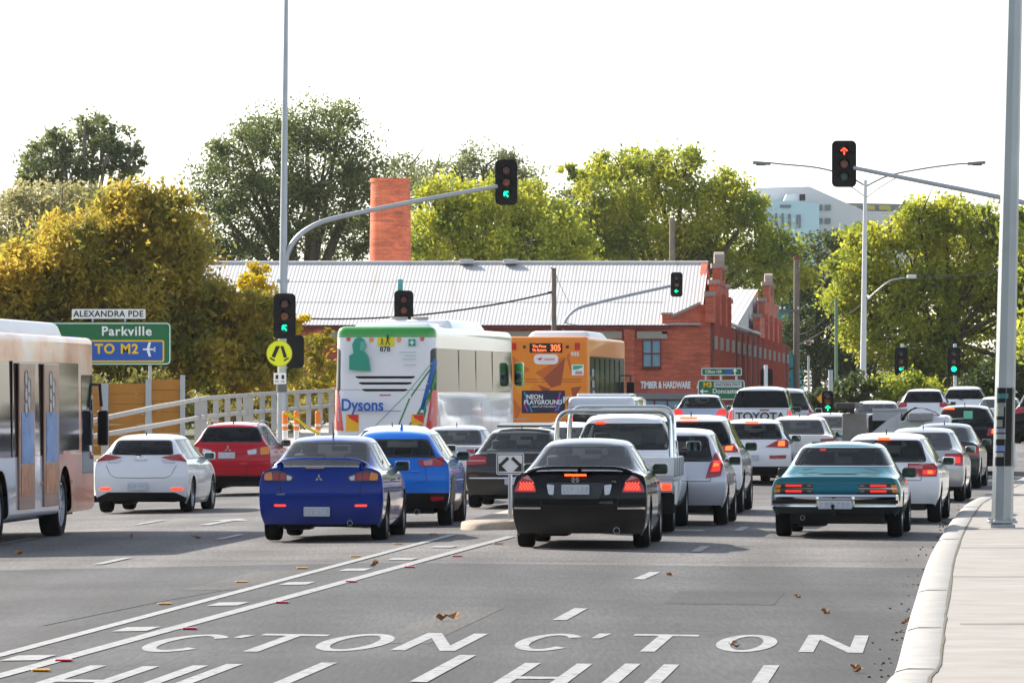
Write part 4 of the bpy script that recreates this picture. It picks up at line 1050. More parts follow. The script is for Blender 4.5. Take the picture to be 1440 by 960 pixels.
tree('grey_gum_tree', 'grey green gum tree on the skyline behind the orange chimney', 21, (640, 560), [(575, 235, 28), (560, 265, 26), (610, 250, 30), (650, 240, 26), (685, 232, 34), (715, 240, 28), (740, 258, 26), (760, 285, 28), (620, 285, 36), (690, 275, 40), (590, 300, 34), (780, 310, 26)], LM_GRY, 2900, .15, 12, seed=10)
tree('plane_tree', 'yellow green leafy tree between the chimney and the second overhead signal', 23, (700, 560), [(610, 285, 26), (640, 275, 28), (680, 285, 34), (730, 290, 34), (770, 310, 34), (620, 320, 40), (680, 325, 44), (740, 340, 44), (600, 350, 34), (650, 360, 40), (710, 365, 40), (790, 350, 36), (800, 375, 30)], LM_BRI, 3400, .19, 14, seed=12)
tree('plane_tree', 'largest yellow green tree, rising over the ridge in the middle', 21, (950, 560), [(800, 240, 13), (818, 252, 16), (845, 235, 22), (880, 240, 30), (920, 230, 30), (960, 240, 32), (995, 262, 34), (1030, 285, 34), (1055, 300, 26), (860, 280, 42), (920, 285, 44), (980, 305, 44), (840, 325, 42), (900, 340, 46), (960, 350, 46), (1020, 345, 42), (1070, 345, 34), (1100, 350, 26), (1060, 385, 38), (1110, 395, 32), (830, 365, 36)], LM_BRI, 3400, .20, 14, seed=13)
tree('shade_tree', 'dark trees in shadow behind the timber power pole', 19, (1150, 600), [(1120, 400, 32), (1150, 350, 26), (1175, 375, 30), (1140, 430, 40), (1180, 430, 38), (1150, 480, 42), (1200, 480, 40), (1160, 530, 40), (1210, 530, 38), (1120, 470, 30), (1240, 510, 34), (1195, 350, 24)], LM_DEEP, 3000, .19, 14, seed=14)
tree('plane_tree', 'dense yellow green tree filling the right side behind the lamp post', 27, (1330, 610), [(1215, 335, 24), (1245, 325, 30), (1290, 310, 32), (1330, 300, 26), (1365, 318, 34), (1410, 312, 30), (1445, 330, 36), (1195, 375, 28), (1225, 375, 38), (1280, 365, 46), (1345, 370, 48), (1410, 375, 46), (1190, 420, 30), (1235, 425, 42), (1300, 430, 48), (1370, 440, 48), (1430, 440, 46), (1220, 475, 36), (1280, 490, 44), (1350, 500, 46), (1420, 510, 44), (1300, 540, 36), (1380, 550, 36), (1470, 400, 50), (1480, 500, 50)], LM_BRI, 3700, .175, 15, seed=15)
tree('roadside_shrub', 'bright yellow green shrub around the far right signal posts', 34, (1290, 620), [(1245, 545, 20), (1270, 535, 22), (1300, 545, 22), (1320, 560, 18), (1235, 565, 16), (1260, 570, 20), (1290, 572, 20), (1225, 545, 12)], LM_BRI, 3600, .13, 9, seed=16, cat='bush')
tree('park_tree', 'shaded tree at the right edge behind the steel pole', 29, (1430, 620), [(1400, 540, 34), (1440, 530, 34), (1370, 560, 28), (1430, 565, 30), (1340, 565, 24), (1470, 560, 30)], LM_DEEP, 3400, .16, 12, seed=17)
# unseen dark ridge added behind the viewer to cut bright reflections in the cars
hb = bmesh.new(); g_ = []
for i, y in enumerate((-90, -110, -140, -180, -240, -340)):
    row = []
    for k in range(41):
        x = -400+20*k; h = (0, 14, 30, 40, 46, 20)[i]; h = max(0, h+(3.5*math.sin(x*.05+i)+2.5*math.sin(x*.13+i*2.)+random.uniform(-1.5, 1.5))*(h > 0))-.5
        row.append(hb.verts.new((x, y, h)))
    g_.append(row)
for a, c in zip(g_, g_[1:]):
    for k in range(40): hb.faces.new((a[k], a[k+1], c[k+1], c[k]))
me = bpy.data.meshes.new('added_dark_ridge'); bmesh.ops.recalc_face_normals(hb, faces=hb.faces); hb.to_mesh(me); hb.free()
tag(link('added_dark_ridge', me, mat('added_ridge_green', (.035, .045, .02), .95, var=.6, scale=.08)), kind='structure')
# a far belt of trees that closes the horizon



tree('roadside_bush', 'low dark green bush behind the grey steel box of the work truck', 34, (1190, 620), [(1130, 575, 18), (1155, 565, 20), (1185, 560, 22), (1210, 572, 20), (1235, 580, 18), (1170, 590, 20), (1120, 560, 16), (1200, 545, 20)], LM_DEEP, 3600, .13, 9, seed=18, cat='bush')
tree('park_shrub', 'long ochre shrub bank behind the timber hoarding', 44, (200, 640), [(60, 560, 30), (110, 555, 32), (170, 555, 32), (230, 558, 30), (280, 575, 26), (330, 580, 26), (390, 585, 24), (440, 580, 22), (20, 570, 30)], leafmat('brown_green_leaves2', (.11, .12, .035), (.30, .25, .05), .55), 3200, .11, 12, seed=19, limbs=False, cat='bush')

tree('plane_tree', 'yellow green tree cut by the right edge, behind the steel pole', 30, (1640, 640), [(1440, 330, 30), (1490, 350, 50), (1560, 340, 60), (1640, 330, 70), (1720, 360, 70), (1520, 430, 60), (1600, 430, 70), (1700, 450, 70), (1480, 460, 45), (1560, 520, 60), (1650, 530, 60), (1740, 530, 60)], LM_BRI, 2200, .22, 15, seed=25)

tree('shade_tree', 'continuous dark green trees closing the gap above the roof ridge', 18.5, (820, 560), [(570, 340, 34), (620, 345, 34), (680, 340, 36), (740, 335, 36), (790, 325, 38), (810, 290, 26), (850, 345, 40), (910, 345, 40), (970, 350, 40), (1030, 365, 36), (1085, 380, 36), (1130, 420, 36)], LM_DRK, 2400, .24, 14, seed=31)
# ---------------------------------------------------------------- the cars
def car_blue_sedan():
    c = Car('sedan_car', 'deep blue sedan with a raised boot spoiler, nearest car left of the painted median', 'car', 450, 100, .072, 4.57, 1.76, 1.49, P_BLUE,
            zs=.98, zdeck=1.05, yb=.50, yc=1.30, ya=2.65, yw=3.45, tw=.56, z0=.19, r=.325, wb=2.635, roh=.93, rimm=mat('dark_alloy', (.2, .2, .21), .35, .7), mirm=P_BLUE)
    c.glazing(photo=[(392, 656), (508, 656), (506, 624), (396, 624)] and [(390.5, 655), (509.5, 655), (503, 624), (397, 624)])
    c.rear('tail_light', [(369.5, 665), (388, 661), (413, 670), (410, 677), (369.8, 676)], L_DARK, True)
    c.rear('tail_light_amber', [(370, 667), (380, 664), (382, 675.5), (370, 675.5)], L_AMB, True, .016)
    c.rear('tail_light_lens', rrect(381.5, 665, 391, 675.5, 4.5), L_RED, True, .017, r=0)
    c.rear('tail_light_lens', rrect(392, 665.5, 401, 675.5, 4.5), L_RED, True, .017, r=0)
    c.rear('reverse_light', [(402, 668), (410, 671), (408, 675.5), (402, 675.5)], L_CLEAR, True, .016)
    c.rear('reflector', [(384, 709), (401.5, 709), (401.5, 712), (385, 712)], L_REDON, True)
    c.rear_gap([(392, 678), (395, 698.5), (450, 699.5)], .009, True)
    c.rear_gap([(368, 679), (392, 678)], .008, True)
    c.lower(.24, M_BLACK, photo=[(385, 775), (514, 775), (514, 745), (500, 738), (400, 738), (385, 745)])
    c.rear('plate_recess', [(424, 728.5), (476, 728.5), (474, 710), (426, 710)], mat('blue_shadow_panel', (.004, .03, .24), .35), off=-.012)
    c.sides(skirt=None)
    plate(c.root, *[(445.5-450)/100, -.012], c.px([(0, 719)])[0][1])
    wing(c.root, -.66, .66, 1.175, .03, .24, P_BLUE, zb=1.04, th=.035)
    b = MB(); b.box((-.08, .07, 1.045), (.26, .01, .02)); b.build('high_brake_light', L_PINK, c.root)
    emblem(c.root, 'diamonds', -.02, .052, .90, .11); text('model_badge', 'LANCER', .04, M_CHROME, c.root, (-.52, .055, .675), bold=.001, sx=1.3)
    c.finish(exhaust=[(.42, .27, .04)], antenna=(.03, 1.5, .19))
def car_black_sedan():
    c = Car('sedan_car', 'black sedan with brake lights on and a low spoiler, right of the concrete island', 'car', 814, 106, .083, 4.85, 1.80, 1.46, P_BLACK,
            zs=.97, zdeck=1.03, yb=.60, yc=1.40, ya=2.85, yw=3.65, tw=.555, z0=.15, r=.335, wb=2.74, roh=1.05)
    y0 = c.yg
    c.glazing(photo=[(748, 656), (884, 656), (872, 630), (764, 630)])
    c.rear('tail_light', [(722, 692), (724.5, 683), (733, 671), (741, 668.5), (749, 676), (754, 692)], L_RED, True)
    c.rear('tail_light_pale', [(734, 673), (741, 668.8), (747, 676)], L_PINK, True, .018, r=.005)
    c.rear('brake_light', [(727, 690), (731, 680), (748, 679), (752, 690)], L_REDDIM, True, .02)
    for i in range(4):
        for j in range(5):
            X = 731+j*4.4+(2 if i % 2 else 0); Yp = 679.5+i*2.6
            if X < 750 and Yp < 689.5: c.rear('led', rrect(X-.75, Yp-.75, X+.75, Yp+.75, .7, 2), L_ORON, True, .026, r=0)
    c.rear('garnish', rounded([(768, 678.5), (850, 678.5), (843, 701), (777, 701)], 3), mat('dark_garnish', (.02, .02, .026), .35), off=.006)
    c.rear('reverse_light', [(768, 681), (779, 682), (778, 696), (771, 695)], L_CLEAR, True, .014)
    c.rear('bumper_strip', [(722, 713), (760, 713), (760, 715.5), (722, 715.5)], M_CHROME, True, .014, r=0)
    c.rear_gap([(756, 677), (760, 710), (814, 712)], .008, True)
    c.rear_gap([(722, 711), (760, 711)], .01, True)
    c.rear('bumper_reflection_panel', [(796, 731), (812, 724.5), (846, 724.5), (860, 728), (846, 733), (806, 734)], P_BLACK, off=.01)
    c.lower(.24, M_BLACK, photo=[(710, 790), (925, 790), (925, 752), (860, 750), (766, 750), (710, 752)])
    c.sides()
    plate(c.root, -.045, -.02, c.px([(0, 688)])[0][1])
    wing(c.root, -.70, .70, 1.085, .03, .27, P_BLACK, posts=False, zb=1.03, th=.05, drop=.03)
    for x in (-.6, 0, .6):
        sp = MB(); sp.box((x, .19, 1.05), (.05, .1, .05)); sp.build('spoiler_foot', P_BLACK, c.root)
    b = MB(); b.box((-.05, .075, .985), (.29, .02, .028)); b.build('high_brake_light', L_ORON, c.root)
    emblem(c.root, 'letter', -.05, .045, .925, .085); text('model_badge', 'V6', .04, M_CHROME, c.root, (.46, .05, .90), sx=1.5); text('trim_badge', 'ACCORD', .035, M_CHROME, c.root, (.36, .03, .62), sx=1.2)
    c.finish(exhaust=[(.50, .25, .045)])
def car_turquoise():
    c = Car('classic_sedan_car', 'turquoise classic sedan with chrome bumper, nearest the kerb on the right', 'car', 1175, 97, .115, 4.80, 1.88, 1.39, P_TEAL,
            zs=.86, zdeck=.90, yb=.95, yc=1.60, ya=2.85, yw=3.45, tw=.60, z0=.30, r=.32, wb=2.78, roh=1.10, tail=(.20, .16, .06, .08, .03), plan=.06, round_=1.0,
            hoodz=.74, rimm=M_CHROME, mirm=M_BLACK, glassm=glass('blue_tinted_glass', (.30, .42, .50)), roof_drop=.05)
    c.glazing(photo=[(1108, 656), (1250, 656), (1238, 631), (1119, 631)], rim=.02, seal=M_CHROME)
    c.rear('rear_sheenless_band', [(1096, 671.5), (1254, 671.5), (1257, 678), (1093, 678)], mat('sheenless_turquoise', (.0, .16, .24), .4), off=.004, r=.005)  # same body paint; its missing sky sheen painted as a darker colour
    c.rear('rear_center_panel', [(1144, 680), (1206, 680), (1206, 693), (1144, 693)], mat('sheenless_turquoise', (.0, .16, .24), .4), off=.008, r=.005)
    c.rear('tail_light', [(1087, 693), (1091, 680), (1143, 680), (1143, 693)], L_DARK, True, .012, r=.008)
    c.rear('tail_light_amber', [(1087.3, 692), (1090.5, 681), (1098, 681), (1096, 692)], L_AMB, True, .017, r=.005)
    for z in (682.4, 690.2):
        c.rear('brake_light', [(1104, z+1.6), (1104, z-1.6), (1127, z-1.6), (1127, z+1.6)], L_REDDIM, True, .018, r=.004)
        c.rear('reverse_light', [(1135, z+1.6), (1135, z-1.6), (1141, z-1.6), (1141, z+1.6)], lamp('lamp_smoked', (.18, .18, .14)), True, .018, r=.004)
    c.rear('light_divider', [(1090, 686), (1143, 686), (1143, 687.2), (1090, 687.2)], M_CHROME, True, .020, r=0)
    c.sides(doors=True, handles=False)
    # chrome bumper, wrapped round both corners
    zt, zb_ = c.px([(0, 695)])[0][1], c.px([(0, 712)])[0][1]
    b = MB(); rr = []
    for i in range(25):
        t = -1+2*i/24; x = t*.955; y = -.10+.10*abs(t)**3*.9+(.38 if abs(t) > .999 else .05*(abs(t) > .95))
        P = [(y+.08, zt), (y+.01, zt), (y-.02, zt-.03), (y, zt-.06), (y, zb_+.05), (y-.005, zb_), (y+.08, zb_)]
        rr.append([b.bm.verts.new((x, a, q)) for a, q in P])
    for r0, r1 in zip(rr, rr[1:]):
        for k in range(6): b.bm.faces.new((r0[k], r0[k+1], r1[k+1], r1[k]))
    bo = b.build('bumper', M_CHROME, c.root)
    for sg in (-1, 1):
        k = MB(); k.box((sg*.58, -.108, (zt+zb_)/2-.015), (.66, .02, .05), bev=.006, seg=1); k.build('rubber_strip', M_BLACK, bo)
        k = MB(); k.box((sg*.26, -.10, (zt+zb_)/2-.01), (.05, .06, .15), bev=.015); k.build('overrider', M_CHROME, bo)
        k = MB(); k.poly([(sg*.94, .2, zb_-.0), (sg*.94, .62, zb_+.05), (sg*.90, .3, .35)], ext=(-sg*.02, 0, 0)); k.build('mud_flap', P_TEAL, c.root)
    plate(c.root, 0, -.125, c.px([(0, 709)])[0][1], .49, .125)
    c.lower(.46, mat('dark_green_valance', (.004, .02, .022), .35))
    t = MB(); t.box((-.03, -.12, .37), (.06, .22, .06)); t.tube([(-.03, -.2, .38), (-.03, -.2, .45)], .02, 8); t.lathe([(0, .03), (.022, .02), (.03, 0), (.022, -.02), (0, -.03)], (-.03, -.2, .475), 'Z', 10)
    t.build('tow_bar', M_BLACK, c.root)
    b = MB(); b.box((0, .062, c.px([(0, 675)])[0][1]), (.02, .01, .035)); b.build('emblem', M_CHROME, c.root)
    b = MB(); b.box((-.28, c.yc+.12, c.H-.12), (.09, .02, .03)); b.build('high_brake_light', L_REDON, c.root)
    m = MB(); m.box((0, .98, .93), (1.2, .01, .012)); 
    for i in range(5): m.box((0, 1.03+i*.09, .945+i*.055), (1.14-.02*i, .006, .005))
    m.build('demister_lines', M_CHROME, c.root)
    c.finish(exhaust=[(-.48, .30, .035)])
def car_white_hatch():
    c = Car('hatchback_car', 'white hatchback beside the right flank of the advert covered bus', 'car', 197, 76, .09, 4.33, 1.76, 1.47, P_WHITE, kind='hatch',
            zs=.98, zdeck=1.02, yc=.50, ya=2.45, yw=3.2, tw=.55, z0=.17, r=.325, roh=.83, wb=2.6, plan=.14)
    c.glazing(photo=[(156, 637.5), (240, 637.5), (234, 621), (162, 621)], glassm=M_DGLASS)
    c.rear('tail_light', [(218, 645), (230, 641.5), (252, 638.5), (264, 642), (260, 652), (240, 647)], L_RED, True)
    c.rear('reverse_light', [(224, 646.5), (240, 647), (246, 649.5), (244, 651.5), (230, 651)], L_CLEAR, True, .014)
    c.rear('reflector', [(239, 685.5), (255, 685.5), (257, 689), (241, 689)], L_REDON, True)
    c.rear('emblem_bar', [(187, 646), (207, 646), (205, 648.2), (189, 648.2)], M_CHROME, off=.02, r=.01)
    c.rear_gap([(247, 654), (240, 668), (232, 671.5), (197, 672)], .009, True)
    c.rear_gap([(152, 636), (153, 642)], .008, True)
    c.lower(.3, M_BLACK, photo=[(120, 725), (275, 725), (275, 706), (245, 692), (150, 692), (120, 706)])
    c.rear('plate_recess', [(171, 690), (219, 690), (215, 677), (175, 677)], mat('white_recess', (.6, .62, .65), .4), off=-.008)
    c.sides()
    plate(c.root, -.04, -.02, c.px([(0, 684)])[0][1])
    emblem(c.root, 'oval', 0, .022, c.px([(0, 643.5)])[0][1], .09)
    c.finish(antenna=(0, .75, .05), wiper=True)
def car_red_suv():
    c = Car('sport_utility_car', 'red SUV with roof rails in front of the picket railing', 'car', 322, 64.5, .085, 4.3, 1.79, 1.62, P_RED, kind='hatch',
            zs=1.08, zdeck=1.14, yc=.42, ya=2.4, yw=3.15, tw=.58, z0=.28, r=.35, roh=.82, wb=2.67, rails=M_GALV)
    c.glazing(photo=[(281, 620), (366, 620), (360, 602), (287, 602)], glassm=M_DGLASS)
    c.rear('tail_light', [(345, 633), (378, 625), (378, 639), (348, 641)], L_RED, True)
    c.rear('reverse_light', [(347, 633.5), (360, 631), (360, 638), (349, 639)], L_CLEAR, True, .016)
    c.rear('tail_light_amber', [(365, 629.5), (378, 627), (378, 638.5), (366, 639)], L_AMB, True, .017)
    c.rear_gap([(349, 642), (346, 668), (322, 669)], .01, True)
    c.rear_gap([(280, 654), (322, 655)], .008, True)
    c.lower(.45, M_BLACK, photo=[(255, 710), (390, 710), (390, 669), (255, 669)])
    c.sides(clad=None, skirt=M_BLACK)
    plate(c.root, -.05, -.01, c.px([(0, 640)])[0][1])
    emblem(c.root, 'diamonds', -.03, .03, c.px([(0, 631)])[0][1], .16)
    c.finish(antenna=(0, .75, .05), wiper=True)
def car_blue_hatch():
    c = Car('crossover_car', 'bright blue crossover with black lower cladding beside the island', 'car', 552, 90, .07, 4.28, 1.765, 1.55, P_LBLUE, kind='hatch',
            zs=1.03, zdeck=1.08, yc=.50, ya=2.45, yw=3.2, tw=.54, z0=.24, r=.345, roh=.85, wb=2.57, plan=.15, mirm=mat('dark_mirror_shell', (.02, .04, .09), .3), rimm=mat('dark_alloy', (.2, .2, .21), .35, .7))
    c.glazing(photo=[(494, 641), (610, 641), (596, 620), (508, 620)])
    c.rear('tail_light', [(585, 649), (603, 645), (622, 642), (624, 655), (592, 656)], L_RED, True)
    c.rear('tail_light_lens', [(594, 648.5), (607, 646), (607, 654), (596, 654.5)], L_PINK, True, .016)
    c.rear('reflector', [(604, 698), (624, 698), (622, 703), (606, 704)], L_RED, True)
    c.lower(.4, M_BLACK, photo=[(460, 745), (645, 745), (645, 693), (460, 693)])
    c.rear('plate_recess', [(531, 693), (573, 693), (579, 690), (569, 679), (535, 679), (526, 690)], mat('blue_recess', (.004, .09, .42), .4), off=-.014)
    c.rear_gap([(597, 657), (600, 676), (590, 679), (580, 680)], .008, True)
    c.sides(clad=M_BLACK)
    plate(c.root, 0, -.0, c.px([(0, 686)])[0][1])
    b = MB(); b.box((.35, .03, c.px([(0, 662)])[0][1]), (.12, .008, .02)); b.build('model_badge', M_CHROME, c.root)
    a = MB(); a.box((.06, .95, c.H+.02), (.05, .14, .10), top=(.4, .3), bev=.01); a.build('fin_aerial', P_LBLUE, c.root)
    c.finish(exhaust=[(.38, .24, .045), (-.38, .24, .045)])
# ---------------------------------------------------------------- simpler queue cars (farther away)
def far_car(name, label, cat, cx, s, head, L, W, H, pm, kind='hatch', zs=.98, win=None, glassm=None, lights=(), brake=None, plate_z=.62, low=.3, lowm=None, lvl=2, r=.33, emb=None, rails=False, badge=None, seats=True, mirm=None, wiper=None, clad=None, **kw):
    c = Car(name, label, cat, cx, s, head, L, W, H, pm, kind=kind, zs=zs, lvl=lvl, r=r, rails=rails, seats=seats, mirm=mirm, **kw)
    if win: P = [(-win[0], win[2]), (win[0], win[2]), (win[1], win[3]), (-win[1], win[3])]
    else:
        zt = H-.13; P = [(-c.tw-.08, c.zdeck+.05), (c.tw+.08, c.zdeck+.05), (c.tw-.04, zt), (-c.tw+.04, zt)]
    c.glazing(photo=[(c.cx+x*c.s, c.yg-z*c.s) for x, z in P], glassm=glassm, quarter=lvl > 2)
    for poly, m, off in lights: c.rear('tail_light', poly, m, True, off, photo=False, r=.012)
    if low: c.lower(low, lowm or M_BLACK)
    c.sides(clad=clad, handles=lvl > 2)
    if plate_z: plate(c.root, 0, .0, plate_z)
    if emb: emblem(c.root, emb[0], 0, .03, emb[1], emb[2])
    if brake:
        x, z, w_, on = brake; y = max(c.yc-.06, .05) if kind != 'sedan' else c.yc+.02
        b = MB(); b.box((x, y, z), (w_, .06, .035), bev=.008, seg=1); b.build('high_brake_light', L_ORON if on else L_RED, c.root)
    c.rear_gap([(-.62, c.zdeck), (-.60, .70), (.60, .70), (.62, c.zdeck)], .01, photo=False) if lvl > 2 else None
    c.finish(antenna=(0, c.yc+.3, .06), wiper=kind == 'hatch' if wiper is None else wiper)
    return c
def wedge(x0, x1, z0, z1, m=None, off=.012, sl=.04): return ([(x0, z0+sl), (x1, z0), (x1+.0, z1), (x0, z1-.01)], m or L_RED, off)
def cars_far():
    # silver small hatch with tall lit lamp, beside the flatbed
    far_car('hatchback_car', 'small silver white hatchback with a brake light on, right beside the flatbed utility', 'car', 945, 89.5, .10, 3.9, 1.695, 1.53, paint('pearl_paint', (.58, .58, .64), .3, .3), zs=.94, zdeck=1.0, win=(.60, .50, 1.03, 1.38), r=.31, lvl=3, z0=.26,
            lights=[([(.52, .74), (.76, .78), (.82, 1.12), (.66, 1.14), (.60, 1.02)], L_RED, .014), ([(.60, .84), (.74, .85), (.76, 1.02), (.65, 1.02)], L_REDDIM, .02), ([(.63, .92), (.72, .93), (.725, .985), (.645, .975)], L_ORON, .026)], low=.3, roh=.75, glassm=M_GLASS, emb=('letter', .93, .12))
    far_car('sport_utility_car', 'tall white SUV with a lit high brake light, ahead of the small silver hatchback', 'car', 968, 81.5, .10, 4.55, 1.84, 1.71, P_WHITE, zs=1.08, zdeck=1.13, win=(.70, .60, 1.2, 1.56), r=.36, lvl=3, glassm=M_DGLASS,
            lights=[([(.52, 1.06), (.84, 1.06), (.88, 1.20), (.56, 1.21)], L_RED, .014), ([(.62, 1.09), (.74, 1.09), (.76, 1.17), (.64, 1.17)], L_ORON, .02)], brake=(-.02, 1.655, .3, True), low=.42, z0=.32, rails=False, clad=None, mirm=P_BLACK)
    far_car('hatchback_car', 'white hatchback with wide lit tail lamps, left of the pale beige sedan', 'car', 1056, 62, .10, 4.3, 1.80, 1.50, P_WHITE, zs=.98, zdeck=1.03, win=(.68, .56, 1.06, 1.36), r=.33, glassm=M_GLASS,
            lights=[([(.32, .86), (.84, .84), (.86, 1.03), (.62, 1.02)], L_RED, .014), ([(.60, .88), (.76, .88), (.76, 1.0), (.62, .99)], L_ORON, .02), ([(.42, .60), (.78, .60), (.80, .68), (.42, .67)], L_RED, .014)], brake=(0, 1.42, .3, True), low=.42, mirm=P_BLACK)
    far_car('sedan_car', 'pale beige sedan behind the roof of the turquoise classic car', 'car', 1120, 60.5, .10, 4.5, 1.78, 1.53, P_CREAM, kind='sedan', zs=1.03, zdeck=1.08, win=(.60, .47, 1.12, 1.40), r=.32, lights=[wedge(.55, .86, .82, 1.0)], mirm=mat('teal_mirror_shell', (.05, .16, .18), .3))
    # white wagon ahead of the turquoise car
    far_car('station_wagon_car', 'white station wagon with red band tail lamps, directly ahead of the turquoise classic car', 'car', 1243, 86.5, .13, 4.75, 1.80, 1.47, P_WHITE, zs=.92, zdeck=.97, win=(.66, .54, 1.02, 1.32), yc=.40, ya=2.9, yw=3.55, r=.32, lvl=3, z0=.26,
            lights=[([(.38, .76), (.85, .76), (.87, .97), (.38, .97)], L_RED, .014), ([(.40, .88), (.62, .88), (.62, .93), (.40, .93)], L_PINK, .02), ([(.62, .79), (.82, .79), (.84, .86), (.62, .86)], L_REDDIM, .02), ([(.70, .80), (.78, .80), (.78, .85), (.70, .85)], L_ORON, .025)], brake=(-.02, 1.375, .2, True), low=.30)
    far_car('sedan_car', 'silver sedan half hidden behind the white wagon, nearer of the two by the kerb', 'car', 1292, 72, .13, 4.5, 1.76, 1.45, P_SILVER, kind='sedan', zs=.94, win=(.60, .48, 1.04, 1.32), lights=[wedge(.50, .85, .70, .95), ([(.6, .76), (.8, .76), (.8, .88), (.6, .88)], L_REDDIM, .02)])
    far_car('sedan_car', 'dark green sedan close to the kerb behind the black SUV', 'car', 1322, 63, .14, 4.6, 1.76, 1.46, paint('dark_green_paint', (.02, .04, .035), .3, .3), kind='sedan', zs=.96, win=(.60, .48, 1.05, 1.33), lights=[wedge(.50, .85, .72, .95)])
    c = far_car('sport_utility_car', 'black SUV with stickers on its rear window, left of the steel pole', 'car', 1355, 57, .13, 4.7, 1.88, 1.73, P_BLACK, zs=1.08, zdeck=1.12, win=(.74, .64, 1.16, 1.60), r=.37, glassm=glass('smoked_glass', (.30, .34, .36)),
            lights=[([(.56, .96), (.88, .98), (.90, 1.24), (.62, 1.24)], L_RED, .014), ([(.68, 1.02), (.82, 1.02), (.84, 1.18), (.70, 1.18)], L_ORON, .02)], brake=(-.38, 1.63, .28, True), low=.4, z0=.33)
    k = MB()
    for x, z, w_, h_ in ((.10, 1.48, .22, .22),): k.box((x, .26, z), (w_, .01, h_), rot=Matrix.Rotation(R(-28), 3, 'X'))
    k.build('window_sticker', mat('mint_sticker', (.15, .5, .32), .5), c.root)
    k = MB(); k.box((-.12, .245, 1.38), (.5, .01, .03)); k.build('window_sticker', M_TXTW, c.root)
    k = MB(); k.box((.02, .225, 1.32), (.3, .01, .025)); k.build('window_sticker', M_TXTW, c.root)
    text('model_badge', 'GRANDE', .10, M_CHROME, c.root, (.42, .03, .78), bold=.003)
    far_car('sport_utility_car', 'rounded white crossover, farthest car in the kerb lane', 'car', 1355, 39.5, .12, 4.5, 1.85, 1.66, P_WHITE, zs=1.05, win=(.74, .62, 1.22, 1.50), lights=[wedge(.60, .9, 1.0, 1.15)], low=.35, glassm=M_DGLASS)
    far_car('sedan_car', 'white sedan partly hidden by the steel pole, beyond the black SUV', 'car', 1404, 43, .12, 4.6, 1.80, 1.47, P_WHITE, kind='sedan', zs=.97, lights=[wedge(.5, .86, .8, .98)])
    far_car('sport_utility_car', 'black SUV cut by the right edge of the picture', 'car', 1466, 44, .12, 4.7, 1.86, 1.74, P_BLACK, zs=1.08, win=(.74, .64, 1.2, 1.58), lights=[wedge(.56, .88, .95, 1.2)], low=.4, z0=.33, glassm=M_GLASS)
    # second queue, right carriageway, farther
    far_car('hatchback_car', 'ice blue hatchback left of the white canopy pickup', 'car', 984, 43, .09, 4.0, 1.74, 1.48, P_PALE, zs=.98, zdeck=1.02, win=(.68, .56, 1.05, 1.36), lights=[([(.52, .80), (.86, .80), (.88, 1.0), (.62, .98)], L_REDDIM, .014)], low=.3)
    far_car('sport_utility_car', 'silver SUV with tall pillar tail lamps behind the canopy pickup', 'car', 1101, 47.5, .10, 4.7, 1.86, 1.83, P_SILVER, zs=1.10, zdeck=1.14, win=(.72, .62, 1.2, 1.66), lights=[([(.76, 1.10), (.93, 1.06), (.80, 1.72), (.68, 1.74)], L_RED, .014), ([(.66, .92), (.90, .92), (.92, 1.06), (.72, 1.06)], L_RED, .014)], low=.4, z0=.33)
    far_car('sedan_car', 'white car far ahead with its high brake light lit, above the grey tray', 'car', 1231, 47, .10, 4.5, 1.78, 1.47, P_WHITE, kind='sedan', zs=.97, brake=(-.12, 1.38, .25, True), lights=[wedge(.5, .86, .8, .98)])
    far_car('sedan_car', 'grey sedan in the gap left of the work truck, beyond the beige sedan', 'car', 1163, 56, .11, 4.6, 1.80, 1.46, P_TAUPE, kind='sedan', zs=.96, lights=[wedge(.5, .86, .8, .98)])
    far_car('sport_utility_car', 'white SUV showing between the work truck and the farthest crossover', 'car', 1298, 41, .12, 4.6, 1.84, 1.62, P_WHITE, zs=1.05, lights=[wedge(.56, .88, .95, 1.15)], low=.35, glassm=M_DGLASS)
    # left carriageway
    far_car('sedan_car', 'silver grey sedan with dark rear glass in front of the white coach', 'car', 632, 66, .085, 4.7, 1.82, 1.46, P_SILVER, kind='sedan', zs=.93, zdeck=1.0, win=(.60, .50, 1.06, 1.32), lights=[wedge(.36, .86, .84, .95, L_RED, .014, .03)])
    far_car('sport_utility_car', 'white wagon whose roof shows just beyond the bright blue crossover', 'car', 546, 73.5, .085, 4.7, 1.82, 1.53, P_WHITE, zs=1.0, lights=[wedge(.60, .88, .9, 1.08)], rails=False)
    c = far_car('sedan_car', 'dark bronze sedan behind the double arrow sign on the island', 'car', 724, 78, .08, 4.7, 1.82, 1.45, P_BRONZE, kind='sedan', zs=.93, zdeck=.99, win=(.70, .54, 1.02, 1.33), lvl=3, yb=.72,
            lights=[([(.52, .80), (.88, .78), (.90, .93), (.70, .97), (.52, .92)], L_RED, .014), ([(.54, .845), (.86, .84), (.86, .87), (.54, .87)], L_PINK, .02)], plate_z=.5, low=None)
    k = MB(); k.box((0, .0, .55), (1.66, .04, .03), bev=.01); k.build('chrome_strip', M_CHROME, c.root)
    k = MB(); k.box((.05, c.yc+.55, c.H+.05), (1.0, .7, .03), rot=Matrix.Rotation(R(4), 3, 'X'), bev=.01); k.build('sunroof', M_TRIM, c.root)
    far_car('sedan_car', 'white sedan framed by the loading rack of the flatbed utility, behind its cab', 'car', 789, 70, .08, 4.6, 1.80, 1.50, P_WHITE, kind='sedan', zs=.98, win=(.62, .5, 1.06, 1.36), lights=[wedge(.5, .86, .8, .98)])

